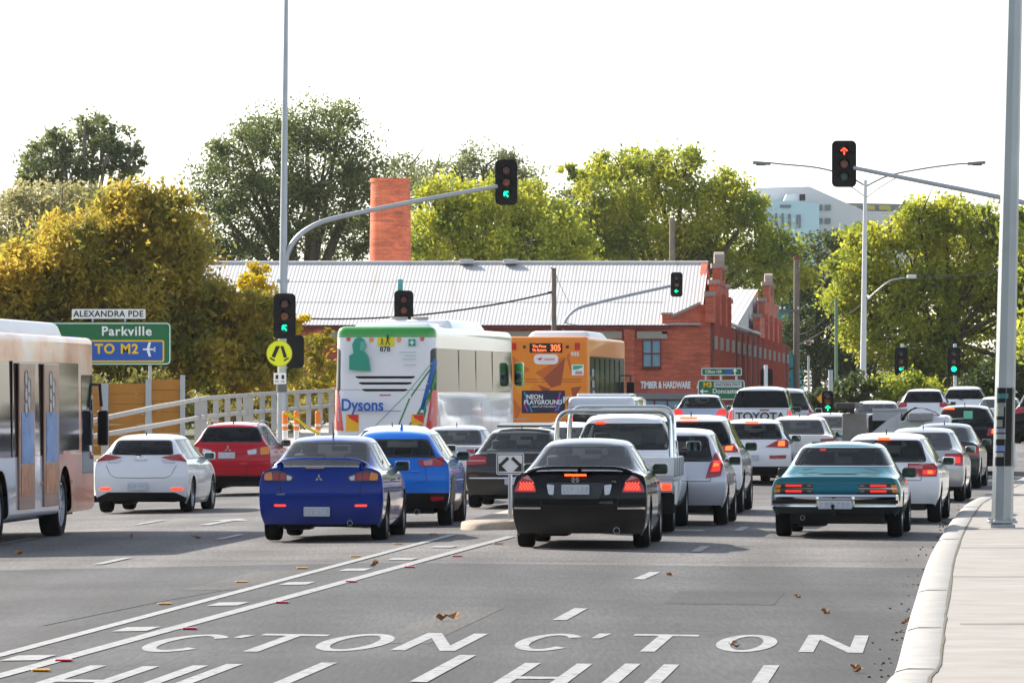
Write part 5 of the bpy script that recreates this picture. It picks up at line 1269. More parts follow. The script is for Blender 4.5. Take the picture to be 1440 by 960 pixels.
def cars_trucks():
    # ---- flatbed utility with loading racks
    p = at(862, 95); s = 95; yg = HZ+(EYE-p.z)*s
    t = empty('flatbed_truck', p, -.085, 'white flatbed utility with chrome loading racks behind the black sedan', 'truck', 'vehicles queued at the lights')
    def q(x, y): return ((x-862)/s, (yg-y)/s)
    Wd = 1.80; zt = .86
    b = MB(); b.box((0, 1.15, zt-.04), (Wd, 2.3, .10), bev=.01); b.build('tray', M_GALV, t)
    b = MB(); b.box((0, -.0, zt+.13), (Wd, .035, .27), bev=.008); b.build('tail_board', M_WHITEM, t)
    for x in (-.6, .6):
        b = MB(); b.box((x, -.03, zt+.05), (.05, .03, .12)); b.tube([(x-.03, -.05, zt+.12), (x+.03, -.05, zt+.12)], .012, 6); b.build('latch', M_GALV, t)
    for sg in (-1, 1):
        b = MB(); b.box((sg*Wd/2, 1.15, zt+.13), (.035, 2.26, .27), bev=.008); sb = b.build('side_board', M_GALV, t)
        for k in range(5):
            b = MB(); b.box((sg*(Wd/2+.02), .15+k*.5, zt+.11), (.03, .07, .28)); b.build('board_rib', M_GALV, sb, smooth=False)
        b = MB(); b.box((sg*.70, .05, zt-.17), (.36, .10, .17), bev=.01); hb = b.build('lamp_box', M_GALV, t)
        b = MB(); b.box((sg*.80, -.01, zt-.17), (.14, .03, .10), bev=.01); b.build('tail_light', L_REDDIM if sg < 0 else L_REDON, t)
        b = MB(); b.box((sg*.68, -.012, zt-.17), (.10, .03, .10), bev=.01); b.build('tail_light_amber', L_ORON, t)
        b = MB(); b.box((sg*.74, .42, .50), (.30, .03, .42), bev=.02); b.build('mud_flap', M_BLACK, t)
        b = MB(); b.poly([(sg*.88, .3, zt-.1), (sg*.88, 1.5, zt-.1), (sg*.88, 1.35, .42), (sg*.88, .5, .42)], ext=(-sg*.02, 0, 0)); b.build('guard', M_WHITEM, t)
    b = MB(); b.box((0, .7, .56), (.9, 2.4, .2)); b.box((0, .1, .45), (1.1, .08, .12)); b.build('chassis', M_BLACK, t)
    # racks: chromed hoops
    for y, h, w2 in ((.06, 1.80, .85), (1.95, 1.86, .80)):
        b = MB(); r_ = .18; P = [(-w2-.02, y, zt+.02)]
        for k in range(6): a = R(180-90*k/5); P.append((-w2+r_*.8+.05+r_*math.cos(a), y+.10, h-r_+r_*math.sin(a)))
        for k in range(6): a = R(90-90*k/5); P.append((w2-r_*.8-.05+r_*math.cos(a), y+.10, h-r_+r_*math.sin(a)))
        P.append((w2+.02, y, zt+.02)); b.tube(P, .034, 10); b.build('rack_hoop', M_CHROME, t)
    for sg in (-1, 1):
        b = MB(); b.tube([(sg*.83, 1.9, 1.35), (sg*.86, 2.1, zt)], .025, 8); b.build('rack_brace', M_CHROME, t)
    # cab
    cb = Car('cab', None, None, 862, s, 0, 3.05, 1.76, 1.76, P_WHITE, kind='hatch', zs=1.10, zdeck=1.16, yc=.20, yb=.04, ya=1.05, yw=1.75, z0=.35, r=.37, roh=-5, wb=7.3, lvl=3, loc=(0, 0, 0), tail=(.0, .0, 0, .01, .03), plan=.03, hoodz=.95, seats=False, mir=True, mirm=P_BLACK, group=None)
    cb.glazing(photo=[(cb.cx+x*cb.s, cb.yg-z*cb.s) for x, z in [(-.66, 1.24), (.66, 1.24), (.60, 1.58), (-.60, 1.58)]], quarter=False, rim=.04)
    for sg, ax in ((1, 'x+'), (-1, 'x-')):
        P = [(2.3+(.42)*math.cos(2*math.pi*k/24), .37+.42*math.sin(2*math.pi*k/24)) for k in range(24)]
        bmesh.ops.delete(cb.bm, geom=cut(cb.bm, P, ax, nmin=0), context='FACES')
    se = MB()
    for x in (-.36, .36): se.box((x, .62, 1.0), (.48, .14, .6), bev=.05); se.box((x, .56, 1.38), (.24, .09, .17), bev=.04)
    so = se.build('seats', M_SEAT, t); so.location = (0, 2.35, 0)
    se = MB(); se.box((0, 1.5, 1.05), (1.3, .3, .16), bev=.05); se.box((.0, 1.02, 1.52), (.22, .03, .06)); se.box((.1, .33, 1.2), (.7, .05, .06)); so = se.build('dashboard', M_BLACK, t); so.location = (0, 2.35, 0)
    me = bpy.data.meshes.new('cab'); cb.bm.to_mesh(me); cb.bm.free(); me.polygons.foreach_set('use_smooth', [True]*len(me.polygons)); me.set_sharp_from_angle(angle=R(60))
    co = link('cab', me, P_WHITE, t); co.location = (0, 2.35, 0)
    for ch in list(cb.root.children): ch.parent = co
    bpy.data.objects.remove(cb.root)
    for sg in (1, -1): mo = mirror(t, sg*1.0, 2.35+1.45, 1.25, P_BLACK, 1.1)
    b = MB(); b.box((-.36, 2.35+.12, 1.62), (.14, .03, .035)); b.build('high_brake_light', L_REDON, t)
    for y in (.95, 4.65):
        for sg in (1, -1): wheel(t, sg*.86, y, .37, .24, 6, M_GALV)
    # ---- white pickup with canopy and lettered tailgate
    c = Car('pickup_truck', 'white pickup with a canopy and big black letters on its tailgate', 'pickup', 1069, 50, .095, 5.2, 1.80, 1.96, P_WHITE, kind='hatch', zs=1.24, zdeck=1.31, yc=.30, ya=3.2, yw=3.85, tw=.70, z0=.40, r=.38, lvl=2, tail=(.06, .0, 0, .02, .04), plan=.04, bev_roof=.08, mirm=P_BLACK)
    c.glazing(photo=[(c.cx+x*c.s, c.yg-z*c.s) for x, z in [(-.80, 1.38), (.80, 1.38), (.68, 1.80), (-.68, 1.80)]], glassm=M_DGLASS, quarter=False, rim=.04)
    c.rear('tail_light', [(.78, 1.02), (.93, 1.02), (.93, 1.31), (.80, 1.31)], L_REDDIM, True, .014, photo=False)
    c.rear_gap([(-.76, .62), (-.76, 1.32), (.76, 1.32), (.76, .62)], .012, photo=False)
    text('tailgate_lettering', 'TOYOTA', .30, M_TXTK, c.root, (-.0, -.03, 1.10), bold=.006, sx=1.12)
    b = MB(); b.box((.12, -.01, 1.285), (.26, .03, .03)); b.build('tailgate_handle', L_RED, c.root)
    c.lower(.6, M_GALV); c.sides(); plate(c.root, 0, -.02, .5); c.finish()
    # ---- truck with plastic wrapped load and grey tray, beyond the white wagon
    s = 60; p = at(1262, s)
    t = empty('tipper_truck', p, -.12, 'work truck with grey steel sides and plastic wrapped load, beyond the white wagon', 'truck', 'vehicles queued at the lights')
    def q(x, y, yy=0): v = up(x, y, s); return ((x-1262)/s, yy, v.z-p.z)
    b = MB(); a, c_ = q(1184, 640), q(1218, 581); b.box(((a[0]+c_[0])/2, .3, (a[2]+c_[2])/2), (c_[0]-a[0], .5, c_[2]-a[2]), bev=.03); b.build('steel_box', mat('dusty_steel', (.28, .25, .23), .7, .2, var=.3, scale=6), t)
    b = MB(); a, c_ = q(1180, 574), q(1207, 566); b.box(((a[0]+c_[0])/2, .3, (a[2]+c_[2])/2), (c_[0]-a[0], 3.5, c_[2]-a[2]), bev=.02); b.box(((a[0]+c_[0])/2, 1.5, a[2]-.07), (.1, .1, .12)); b.build('dark_rail', mat('dark_steel', (.07, .06, .06), .6, .3), t)
    b = MB(); a, c_ = q(1218, 592), q(1268, 576); b.box(((a[0]+c_[0])/2, 2.9, (a[2]+c_[2])/2), (c_[0]-a[0], .08, c_[2]-a[2])); 
    b.box(((a[0]+c_[0])/2, 2.86, c_[2]), (c_[0]-a[0], .12, .05)); b.build('tray_side', M_GALV, t, smooth=False)
    b = MB(); a = q(1219, 640); c_ = q(1266, 592); b.box(((a[0]+c_[0])/2, 2.95, (a[2]+c_[2])/2), (c_[0]-a[0], .05, c_[2]-a[2])); b.build('tray_gate', M_BLACK, t, smooth=False)
    b = MB(); a, c_ = q(1264, 640), q(1314, 591.5); b.box(((a[0]+c_[0])/2, .1, (a[2]+c_[2])/2), (c_[0]-a[0], .06, c_[2]-a[2]), bev=.01); b.build('load_panel', mat('mint_grey_board', (.42, .46, .42), .7), t)
    b = MB(); a, c_ = q(1277, 592), q(1312, 580); b.box(((a[0]+c_[0])/2, .2, (a[2]+c_[2])/2), (c_[0]-a[0], .5, c_[2]-a[2]), bev=.05, seg=3); b.build('foam_block', mat('grey_foam', (.30, .29, .30), .9, var=.25, scale=14), t)
    # black hooped cover
    b = MB(); rows = []
    for yy, sc_ in ((.0, 1.0), (.6, 1.02), (1.4, 1.0)):
        row = []
        for (x, y) in ((1263, 610), (1265, 596), (1270, 584), (1278, 576), (1286, 573), (1300, 575), (1312, 579), (1319, 584)):
            v = q(x, y); row.append(b.bm.verts.new((v[0]*sc_, yy+.15, v[2]+random.uniform(-.02, .02))))
        rows.append(row)
    for r0, r1 in zip(rows, rows[1:]):
        for k in range(len(r0)-1): b.bm.faces.new((r0[k], r0[k+1], r1[k+1], r1[k]))
    bmesh.ops.solidify(b.bm, geom=b.bm.faces[:], thickness=.035); b.build('canvas_cover', mat('black_canvas', (.02, .017, .012), .9, bump=.4), t)
    def wrapm():
        m = mat('plastic_wrap', (.62, .62, .66), .25, 0, .6, .15, 3.0, .6, bscale=6); return m
    b = MB(); vs_ = b.box((0, 0, 0), (.62, 1.6, 1.15), bev=.20, seg=5)
    for v in vs_: v.co += Vector((random.uniform(-.025, .025), 0, random.uniform(-.02, .02)))
    o = b.build('wrapped_load', wrapm(), t); v = q(1317, 618); o.location = (v[0], .8, v[2])
    b = MB(); a = q(1225, 608); c_ = q(1266, 580); d_ = q(1264, 608)
    b.poly([(a[0], .4, a[2]), (d_[0], .4, d_[2]), (c_[0], .4, c_[2]), (q(1245, 592)[0], .4, q(1245, 592)[2])], ext=(0, .8, 0)); b.build('plastic_sheet', wrapm(), t)
    b = MB(); b.box((0, 2.2, .75), (1.9, 4.4, .3)); b.box((0, 5.4, 1.0), (1.9, 1.5, 1.1), bev=.1); b.build('chassis', M_BLACK, t)
    for y in (.7, 1.7, 5.3):
        for sg in (1, -1): wheel(t, sg*.98, y, .42, .28, 6, M_GALV)
    # ---- white van ahead of the flatbed
    s = 56; p = at(845, s)
    t = empty('delivery_van', p, -.09, 'white van roof showing above the flatbed utility cab', 'van', 'vehicles queued at the lights')
    b = MB(); b.box((0, 2.4, 1.12), (1.85, 4.8, 1.50), bev=.16, seg=4, top=(.9, .96)); b.build('body', P_WHITE, t)
    b = MB(); b.box((0, 2.1, 1.89), (1.35, 2.6, .12), bev=.05, seg=3); b.build('roof_pod', P_WHITE, t)
    for sg in (-1, 1):
        b = MB(); b.box((sg*.40, -.0, 1.42), (.62, .03, .40), bev=.01); b.build('rear_window', mat('dark_pane', (.02, .025, .03), .08, coat=1), t)
        b = MB(); b.box((sg*.86, .02, .95), (.12, .06, .34), bev=.01); b.build('tail_light', L_RED, t)
    plate(t, 0, -.02, .7)
    for y in (1.0, 4.0):
        for sg in (1, -1): wheel(t, sg*.88, y, .34, .22, 6)
# ---------------------------------------------------------------- buses
M_PANE = mat('bus_glazing', (.02, .025, .03), .04, spec=.3)
def bus_body(W, L, H, z0, bev, taper=.97, lvl=5):
    b = MB(); b.box((0, L/2, (H+z0)/2), (W, L, H-z0), bev=bev, seg=lvl, top=(taper, .992))
    bmesh.ops.recalc_face_normals(b.bm, faces=b.bm.faces)
    return b.bm
def bus_finish(bm, root, m):
    me = bpy.data.meshes.new('body'); bm.to_mesh(me); bm.free(); me.polygons.foreach_set('use_smooth', [True]*len(me.polygons)); me.set_sharp_from_angle(angle=R(40))
    return link('body', me, m, root)
def coach():
    s = 59; cx = 539.5; p = at(cx, s); yg = HZ+(EYE-p.z)*s
    t = empty('coach', p, -.155, 'white coach with a green roof edge and blue lettering on its tail', 'bus', 'vehicles queued at the lights')
    W, L, H = 2.5, 12.3, 3.72
    bm = bus_body(W, L, H, .32, .22, .955)
    # swell the tail a little
    for v in bm.verts:
        if v.co.y < .6: v.co.y += .10*(v.co.x/1.25)**2 + max(0, (v.co.z-2.2))*.10
    P_ = lambda pts: [((x-cx)/s, (yg-y)/s) for x, y in pts]
    def rr(name, pts, m, off=.012, photo=True, rem=False, r=0, par=None):
        Q = P_(pts) if photo else pts
        if r: Q = rounded(Q, r)
        return lift(bm, cut(bm, Q, 'y-', ok=lambda a: a.y < 1.2), name, m, par or t, off, rem)
    M_CG = mat('coach_green', (.02, .30, .02), .25, coat=1)
    MW = paint('coach_white', (.78, .79, .82), 0, .28)
    f = cut(bm, P_([(460, 474), (625, 474), (625, 440), (460, 440)]), 'y-', ok=lambda a: a.y < 1.2, nmin=-.1)
    lift(bm, f, 'green_cap', M_CG, t, .004, True, .01)
    f = cut(bm, [(-1.3, -.1), (1.3, -.1), (1.3, .75), (-1.3, .75)], 'z+', ok=lambda a: a.z > H-.6)
    lift(bm, f, 'roof_edge', M_CG, t, .003, True, .01)
    LR = lamp('coach_lamp_red', (.62, .01, .015))
    for mi in (1, -1):
        def M_(pts): return pts if mi == 1 else [(2*cx-x, y) for x, y in pts]
        rr('tail_light', M_([(598, 606), (611.5, 604), (612.5, 548), (606, 549)]), LR, .02, r=.03)
        rr('light_insert', M_([(603, 592), (606, 592), (608, 572), (605, 573)]), lamp('lamp_pale', (.50, .20, .22)), .03, r=.02)
        rr('marker_light', M_([(588.8, 476), (590.5, 472.5), (594, 472.5), (595.6, 476), (594, 479.5), (590.5, 479.5)]), LR, .02)
        rr('amber_light', M_([(555.6, 477), (557.5, 473.5), (561, 473.5), (562.8, 477), (561, 480.8), (557.5, 480.8)]), mat('orange_lens', (.85, .22, .02), .2, coat=1), .02)
        x0 = 578 if mi == 1 else 484.5
        rr('reflector_plate', [(x0, 606 if mi < 0 else 597), (x0+18, 606 if mi < 0 else 597), (x0+18, 582.5), (x0, 582.5)], mat('reflector_yellow', (.85, .45, .0), .4), .014)
        rr('reflector_plate', [(x0+2, 583), (x0+17.5, 583), (x0+17.5, 595), (x0+5, 588)], mat('reflector_red', (.75, .02, .01), .4), .018)
    rr('school_sign', [(528, 486.5), (552.8, 486.5), (552.8, 468), (528, 468)], mat('school_yellow', (.85, .75, .02), .4), .02)
    def fig(x, y, h, m=M_TXTK):          # small walking figure
        b = MB(); X, Z = (x-cx)/s, (yg-y)/s; k = h/s; yy = -.03+.11
        b.cyl((X, yy, Z+k*.42), k*.09, .012, 'Y', 10); b.poly([(X-k*.1, yy, Z+k*.32), (X+k*.1, yy, Z+k*.32), (X+k*.08, yy, Z-k*.02), (X-k*.08, yy, Z-k*.02)], ext=(0, .01, 0))
        b.tube([(X, yy, Z), (X+k*.18, yy, Z-k*.48)], k*.05, 5); b.tube([(X, yy, Z), (X-k*.18, yy, Z-k*.48)], k*.05, 5); b.tube([(X, yy, Z+k*.28), (X+k*.24, yy, Z+k*.05)], k*.035, 5)
        return b
    for x, y, h in ((536, 480, 10), (544, 477.5, 15)):
        o = fig(x, y, h).build('school_figure', M_TXTK, t); o.location.y = .02
    def tx(name, st, x, y, size, m, bold=.004, sx=1.0, al='CENTER', yy=None):
        z = (yg-y)/s; return text(name, st, size, m, t, ((x-cx)/s, (yy if yy is not None else -.012+max(0, z-2.2)*.10), z), bold=bold, sx=sx, align=al)
    tx('fleet_number', '878', 540.5, 491, .17, M_TXTK); tx('coach_lettering', 'Dysons', 509, 570, .40, mat('coach_blue', (.01, .10, .42), .35), .010, sx=.86)
    b = MB(); b.box(((532-cx)/s, -.01, (yg-577.5)/s), (1.1, .008, .016)); b.build('lettering_line', mat('coach_blue', (.01, .10, .42), .35), t)
    b = MB(); b.box(((578.5-cx)/s, .03+.11, (yg-481.5)/s), (.17, .01, .17)); b.build('square_logo', mat('logo_green', (.0, .32, .2), .4), t)
    b = MB(); b.box(((578.5-cx)/s, .02+.11, (yg-481.5)/s), (.11, .01, .03)); b.box(((578.5-cx)/s, .0198+.11, (yg-481.5)/s), (.03, .01, .11)); b.build('square_logo_cross', M_TXTW, t)
    for i, (y, w_) in enumerate(((495, .40), (500, .28), (505, .34), (513, .30))):
        b = MB(); b.box(((585-cx)/s-w_/2, .075-.0*i, (yg-y)/s), (w_, .01, .022)); b.build('small_print', mat('print_grey', (.45, .55, .55), .5), t)
    # green two tone figure poster, generic
    G1 = mat('poster_green', (.02, .30, .20), .5)
    b = MB(); b.poly([((x-cx)/s, .045, (yg-y)/s) for x, y in ((490, 520), (489.5, 500), (497, 496), (512, 494), (517, 502), (520, 522), (505, 521))], ext=(0, .05, 0))
    b.poly([((x-cx)/s, .040, (yg-y)/s) for x, y in ((496, 498), (494, 484), (498, 476), (505, 473.5), (511, 477), (514, 486), (509, 494), (508, 499))], ext=(0, .05, 0)); b.build('figure_poster', G1, t, smooth=False)
    b = MB(); b.poly([((x-cx)/s, .036, (yg-y)/s) for x, y in ((505, 492), (506, 481), (511, 479), (513.5, 486), (509, 493))], ext=(0, .01, 0)); b.build('figure_face', mat('poster_pale_green', (.12, .45, .33), .5), t, smooth=False)
    for y, x0, x1 in ((530, 497, 582.5), (538.5, 502, 578), (548, 507, 572)):
        rr('louvre', [(x0, y+.4), (x0+5, y+2.0), (x1-5, y+2.0), (x1, y+.4), (x1-1, y-1.4), (x0+1, y-1.4)], M_BLACK, .006)
    rr('high_brake_light', [(532, 556), (548, 556), (548, 554.6), (532, 554.6)], L_RED, .012)
    # blue and green ribbons
    for pts, m, wd in (([(610, 505), (602, 540), (592, 580), (590, 598)], 'coach_blue', .10), ([(612, 520), (606, 550), (598, 575), (592, 600)], 'ribbon_green', .05), ([(608, 545), (585, 585), (570, 605)], 'ribbon_green', .05),
                       ([(609, 512), (575, 560), (558, 602)], 'ribbon_green', .035), ([(606, 510), (570, 555), (525, 600)], 'ribbon_pale', .02)):
        mm = mat(m, {'coach_blue': (.01, .10, .42), 'ribbon_green': (.01, .22, .03), 'ribbon_pale': (.2, .4, .3)}[m], .35)
        Q = P_(pts); fs = []
        for a, c in zip(Q, Q[1:]): fs += cut(bm, seg_quad(a, c, wd), 'y-', ok=lambda a: a.y < 1.2)
        lift(bm, [f for f in set(fs) if f.is_valid], 'ribbon', mm, t, .008, False, 0)
    rr('engine_hatch_line', [(470, 548), (612, 548), (612, 547.5), (470, 547.5)], M_GAP, .002)
    plate(t, .0, -.02, .75)
    # side glazing, doors, skirt lines
    for ax, sg in (('x+', 1), ('x-', -1)):
        f = cut(bm, rounded([(.18, 2.15), (L-.6, 2.15), (L-.2, 2.5), (L-.35, 3.20), (.25, 3.20)], .08), ax)
        lift(bm, f, 'side_window', M_PANE, t, .004, True, .01)
        for yy in (3.6, 6.2, 8.8):
            b = MB(); b.box((sg*(W/2-.03), yy, 2.68), (.01, .03, 1.0)); b.build('window_bar', M_TRIM, t)
        for y in (2.9, 10.1):
            P = [(y+.62*math.cos(2*math.pi*k/24), .5+.62*math.sin(2*math.pi*k/24)) for k in range(24)]
            bmesh.ops.delete(bm, geom=cut(bm, P, ax, nmin=.0), context='FACES')
        for y in (3.8, 5.4, 7.0, 8.6):
            lift(bm, cut(bm, seg_quad((y, .45), (y, 1.9), .014), ax), 'locker_line', M_GAP, t, .002, False, 0)
    f = cut(bm, [(-1.1, 1.4), (1.1, 1.4), (1.05, 3.2), (-1.05, 3.2)], 'y+', ok=lambda a: a.y > L-1.5); lift(bm, f, 'windscreen', M_PANE, t, .004, True, .01)
    b = MB(); b.box((.1, 6.0, H+.08), (2.0, 5.2, .26), bev=.10, seg=4, top=(.85, .9)); b.build('air_conditioner', MW, t)
    for x in (-.32, .20):
        b = MB(); b.cyl((x, 3.9, H+.24), .22, .07, 'Z', 20); b.build('roof_fan', mat('warm_grey', (.35, .32, .29), .6), t)
    b = MB(); b.box((0, 2.4, H+.03), (1.9, 2.6, .12), bev=.05, top=(.9, .9)); b.build('roof_hatch', MW, t)
    for sg in (1, -1):
        b = MB(); b.box((sg*1.42, L-.35, 2.62), (.24, .30, .62), bev=.09, seg=4); mo = b.build('mirror_arm', M_CG, t)
        b = MB(); b.box((sg*1.42, L-.49, 2.52), (.17, .06, .36), bev=.03, seg=3); b.build('mirror_glass', M_MIRGL, mo)
    u = MB(); u.box((0, L/2, .5), (1.9, L-.8, .4)); u.build('underbody', M_BLACK, t)
    for y in (2.9, 10.1):
        for sg in (1, -1): wheel(t, sg*1.2, y, .5, .3, 8)
    bus_finish(bm, t, MW)
def orange_bus():
    s = 46; cx = 771; p = at(cx, s); yg = HZ+(EYE-p.z)*s
    t = empty('route_bus', p, -.115, 'orange route bus with geometric brown facets and a lit route display', 'bus', 'vehicles queued at the lights')
    W, L, H = 2.5, 12.0, (yg-473)/s
    OR = mat('orange_bus_paint', (.85, .24, .004), .4, coat=.35, var=.04)
    bm = bus_body(W, L, H, .35, .15, .985)
    P_ = lambda pts: [((x-cx)/s, (yg-y)/s) for x, y in pts]
    def rr(name, pts, m, off=.012, r=0, rem=False): 
        Q = P_(pts); Q = rounded(Q, r) if r else Q
        return lift(bm, cut(bm, Q, 'y-', ok=lambda a: a.y < 1.0), name, m, t, off, rem)
    F1 = mat('facet_brown', (.36, .07, .02), .4); F2 = mat('facet_dark_orange', (.62, .13, .008), .4); F3 = mat('facet_amber', (.85, .32, .01), .4)
    for tri, m in (([(764, 532), (795, 502), (789, 541)], F1), ([(764, 532), (789, 541), (775, 545)], F1), ([(795, 500), (764, 532), (752, 524)], F2), ([(800, 495), (796, 502), (805, 530)], F2), ([(757, 541), (752, 525), (764, 533)], F3),
                   ([(803, 545), (818, 543), (806, 562)], F1), ([(756, 541), (775, 547), (765, 552)], F1), ([(722, 541), (750, 541), (735, 560)], F3), ([(720, 500), (745, 520), (722, 535)], F2), ([(797, 560), (812, 575), (800, 590)], F1), ([(722, 560), (733, 575), (724, 595)], F2)):
        rr('facet', tri, m, .003)
    rr('route_display', [(744.5, 495.5), (790.5, 495.5), (790.5, 482.5), (744.5, 482.5)], M_TRIM, .02)
    LED = mat('display_led', (.5, .08, .02), .5, emit=(1, .16, .05), es=.9)
    def tx(name, st, x, y, size, m, bold=.004, sx=1.0, yy=-.025): return text(name, st, size, m, t, ((x-cx)/s, yy, (yg-y)/s), bold=bold, sx=sx)
    tx('display_text', '305', 781.5, 489.3, .27, LED, .008, .8, -.035); tx('display_text', 'The Pines', 758.5, 486.8, .12, LED, .003, .9, -.035); tx('display_text', 'Via Eastern', 758.5, 492.2, .12, LED, .003, .8, -.035)
    for x in (737, 798): rr('marker_light', [(x-2, 489.5), (x+2, 489.5), (x+2, 485.5), (x-2, 485.5)], L_DARK, .015)
    for x in (722, 812): rr('tail_light_high', [(x-3.5, 492), (x+3.5, 492), (x+3.5, 482), (x-3.5, 482)], lamp('coach_lamp_red', (.62, .01, .015)), .02)
    tx('fleet_number', '935', 809, 498, .17, M_TXTW, .006)
    rr('white_badge', [(750.5, 512), (785, 512), (785, 498), (750.5, 498)], M_TXTW, .010, .15)
    b = MB(); 
    b.poly([((x-cx)/s, -.022, (yg-y)/s) for x, y in ((755, 504), (763, 502.5), (760, 506.5))], ext=(0, .006, 0)); b.build('badge_mark', mat('badge_red', (.7, .03, .02), .4), t)
    b = MB(); b.box(((773-cx)/s, -.020, (yg-505)/s), (.32, .006, .045)); b.build('badge_mark', mat('badge_pink', (.75, .3, .3), .4), t)
    rr('notice', [(804, 527.5), (821, 527.5), (821, 512.5), (804, 512.5)], M_TXTW, .012)
    rr('notice_mark', [(805.5, 520), (813, 519), (819.5, 516), (819, 513.8), (806, 513.8)], mat('notice_green', (.0, .45, .25), .4), .016)
    rr('notice_mark', [(809, 526), (819, 526), (819, 521.5), (809, 521.5)], mat('notice_rose', (.7, .25, .25), .4), .016)
    for y in (533, 536.5): rr('grille_line', [(722, y+.5), (818, y+.5), (818, y-.4), (722, y-.4)], F1, .006)
    rr('poster_frame', [(733.5, 580.5), (794.5, 580.5), (794.5, 549), (733.5, 549)], M_TRIM, .012)
    AD = mat('poster_navy', (.015, .012, .05), .4)
    rr('poster', [(734.5, 579.5), (793.5, 579.5), (793.5, 550), (734.5, 550)], AD, .018)
    for (a, c, col) in (((737, 551), (748, 579), 'c'), ((788, 551), (781, 579), 'm'), ((736, 565), (742, 578), 'm'), ((791, 560), (784, 577), 'c')):
        mm = mat('neon_cyan', (.02, .25, .5), .4) if col == 'c' else mat('neon_magenta', (.4, .03, .35), .4)
        Q = P_([a, c]); lift(bm, cut(bm, seg_quad(Q[0], Q[1], .05), 'y-', ok=lambda q: q.y < 1), 'poster_stripe', mm, t, .021, False, 0)
    tx('poster_text', 'NEON', 752, 558, .19, M_TXTW, .005, .95, -.035); tx('poster_text', 'PLAYGROUND', 764, 565.5, .19, M_TXTW, .005, .93, -.035); tx('poster_text', 'LIGHT UP THE NIGHT', 765, 571.5, .075, M_TXTW, .001, 1.0, -.035)
    tx('operator_lettering', 'PT>', 802, 562.5, .26, M_TXTW, .008)
    rr('chrome_lip', [(720, 590), (745, 590), (745, 588.5), (720, 588.5)], M_GALV, .015)
    for ax, sg in (('x+', 1), ('x-', -1)):
        f = cut(bm, rounded([(.35, 1.15), (L-.5, 1.15), (L-.3, 2.85), (.35, 2.85)], .12), ax); lift(bm, f, 'side_window', mat('bus_pane_grey', (.04, .048, .05), .08, spec=.3), t, .004, True, .01)
        for yy in (1.9, 3.5, 5.1, 6.7, 8.3, 9.9):
            b = MB(); b.box((sg*W/2, yy, 2.0), (.02, .04, 1.6)); b.build('window_bar', M_TRIM, t)
        for y in (2.9, 9.4):
            P = [(y+.6*math.cos(2*math.pi*k/24), .5+.6*math.sin(2*math.pi*k/24)) for k in range(24)]; bmesh.ops.delete(bm, geom=cut(bm, P, ax, nmin=.0), context='FACES')
    f = cut(bm, [(-1.1, 1.2), (1.1, 1.2), (1.1, 2.8), (-1.1, 2.8)], 'y+', ok=lambda a: a.y > L-1.5); lift(bm, f, 'windscreen', M_PANE, t, .004, True, .01)
    for i, z in enumerate((2.35, 2.0, 1.7, 1.4)):
        b = MB(); b.box((W/2+.012, 1.1+.1*i, z), (.01, .75, .22)); b.build('window_notice', mat('grey_notice', (.25, .27, .28), .5), t)
    b = MB(); b.box((.1, 4.8, H+.06), (2.1, 5.5, .28), bev=.12, seg=4, top=(.8, .9)); b.build('air_conditioner', M_WHITEM, t)
    for sg in (1, -1):
        b = MB(); b.tube([(sg*1.2, L-.1, 2.3), (sg*1.42, L-.1, 2.3), (sg*1.42, L-.12, 2.1)], .03, 6); b.box((sg*1.42, L-.12, 1.78), (.26, .12, .62), bev=.03); b.build('side_mirror', M_BLACK, t)
    b = MB(); b.box((0, L/2, .5), (1.9, L-.8, .4)); b.build('underbody', M_BLACK, t)
    for y in (2.9, 9.4):
        for sg in (1, -1): wheel(t, sg*1.2, y, .5, .3, 8)
    plate(t, 0, -.02, .6)
    bus_finish(bm, t, OR)
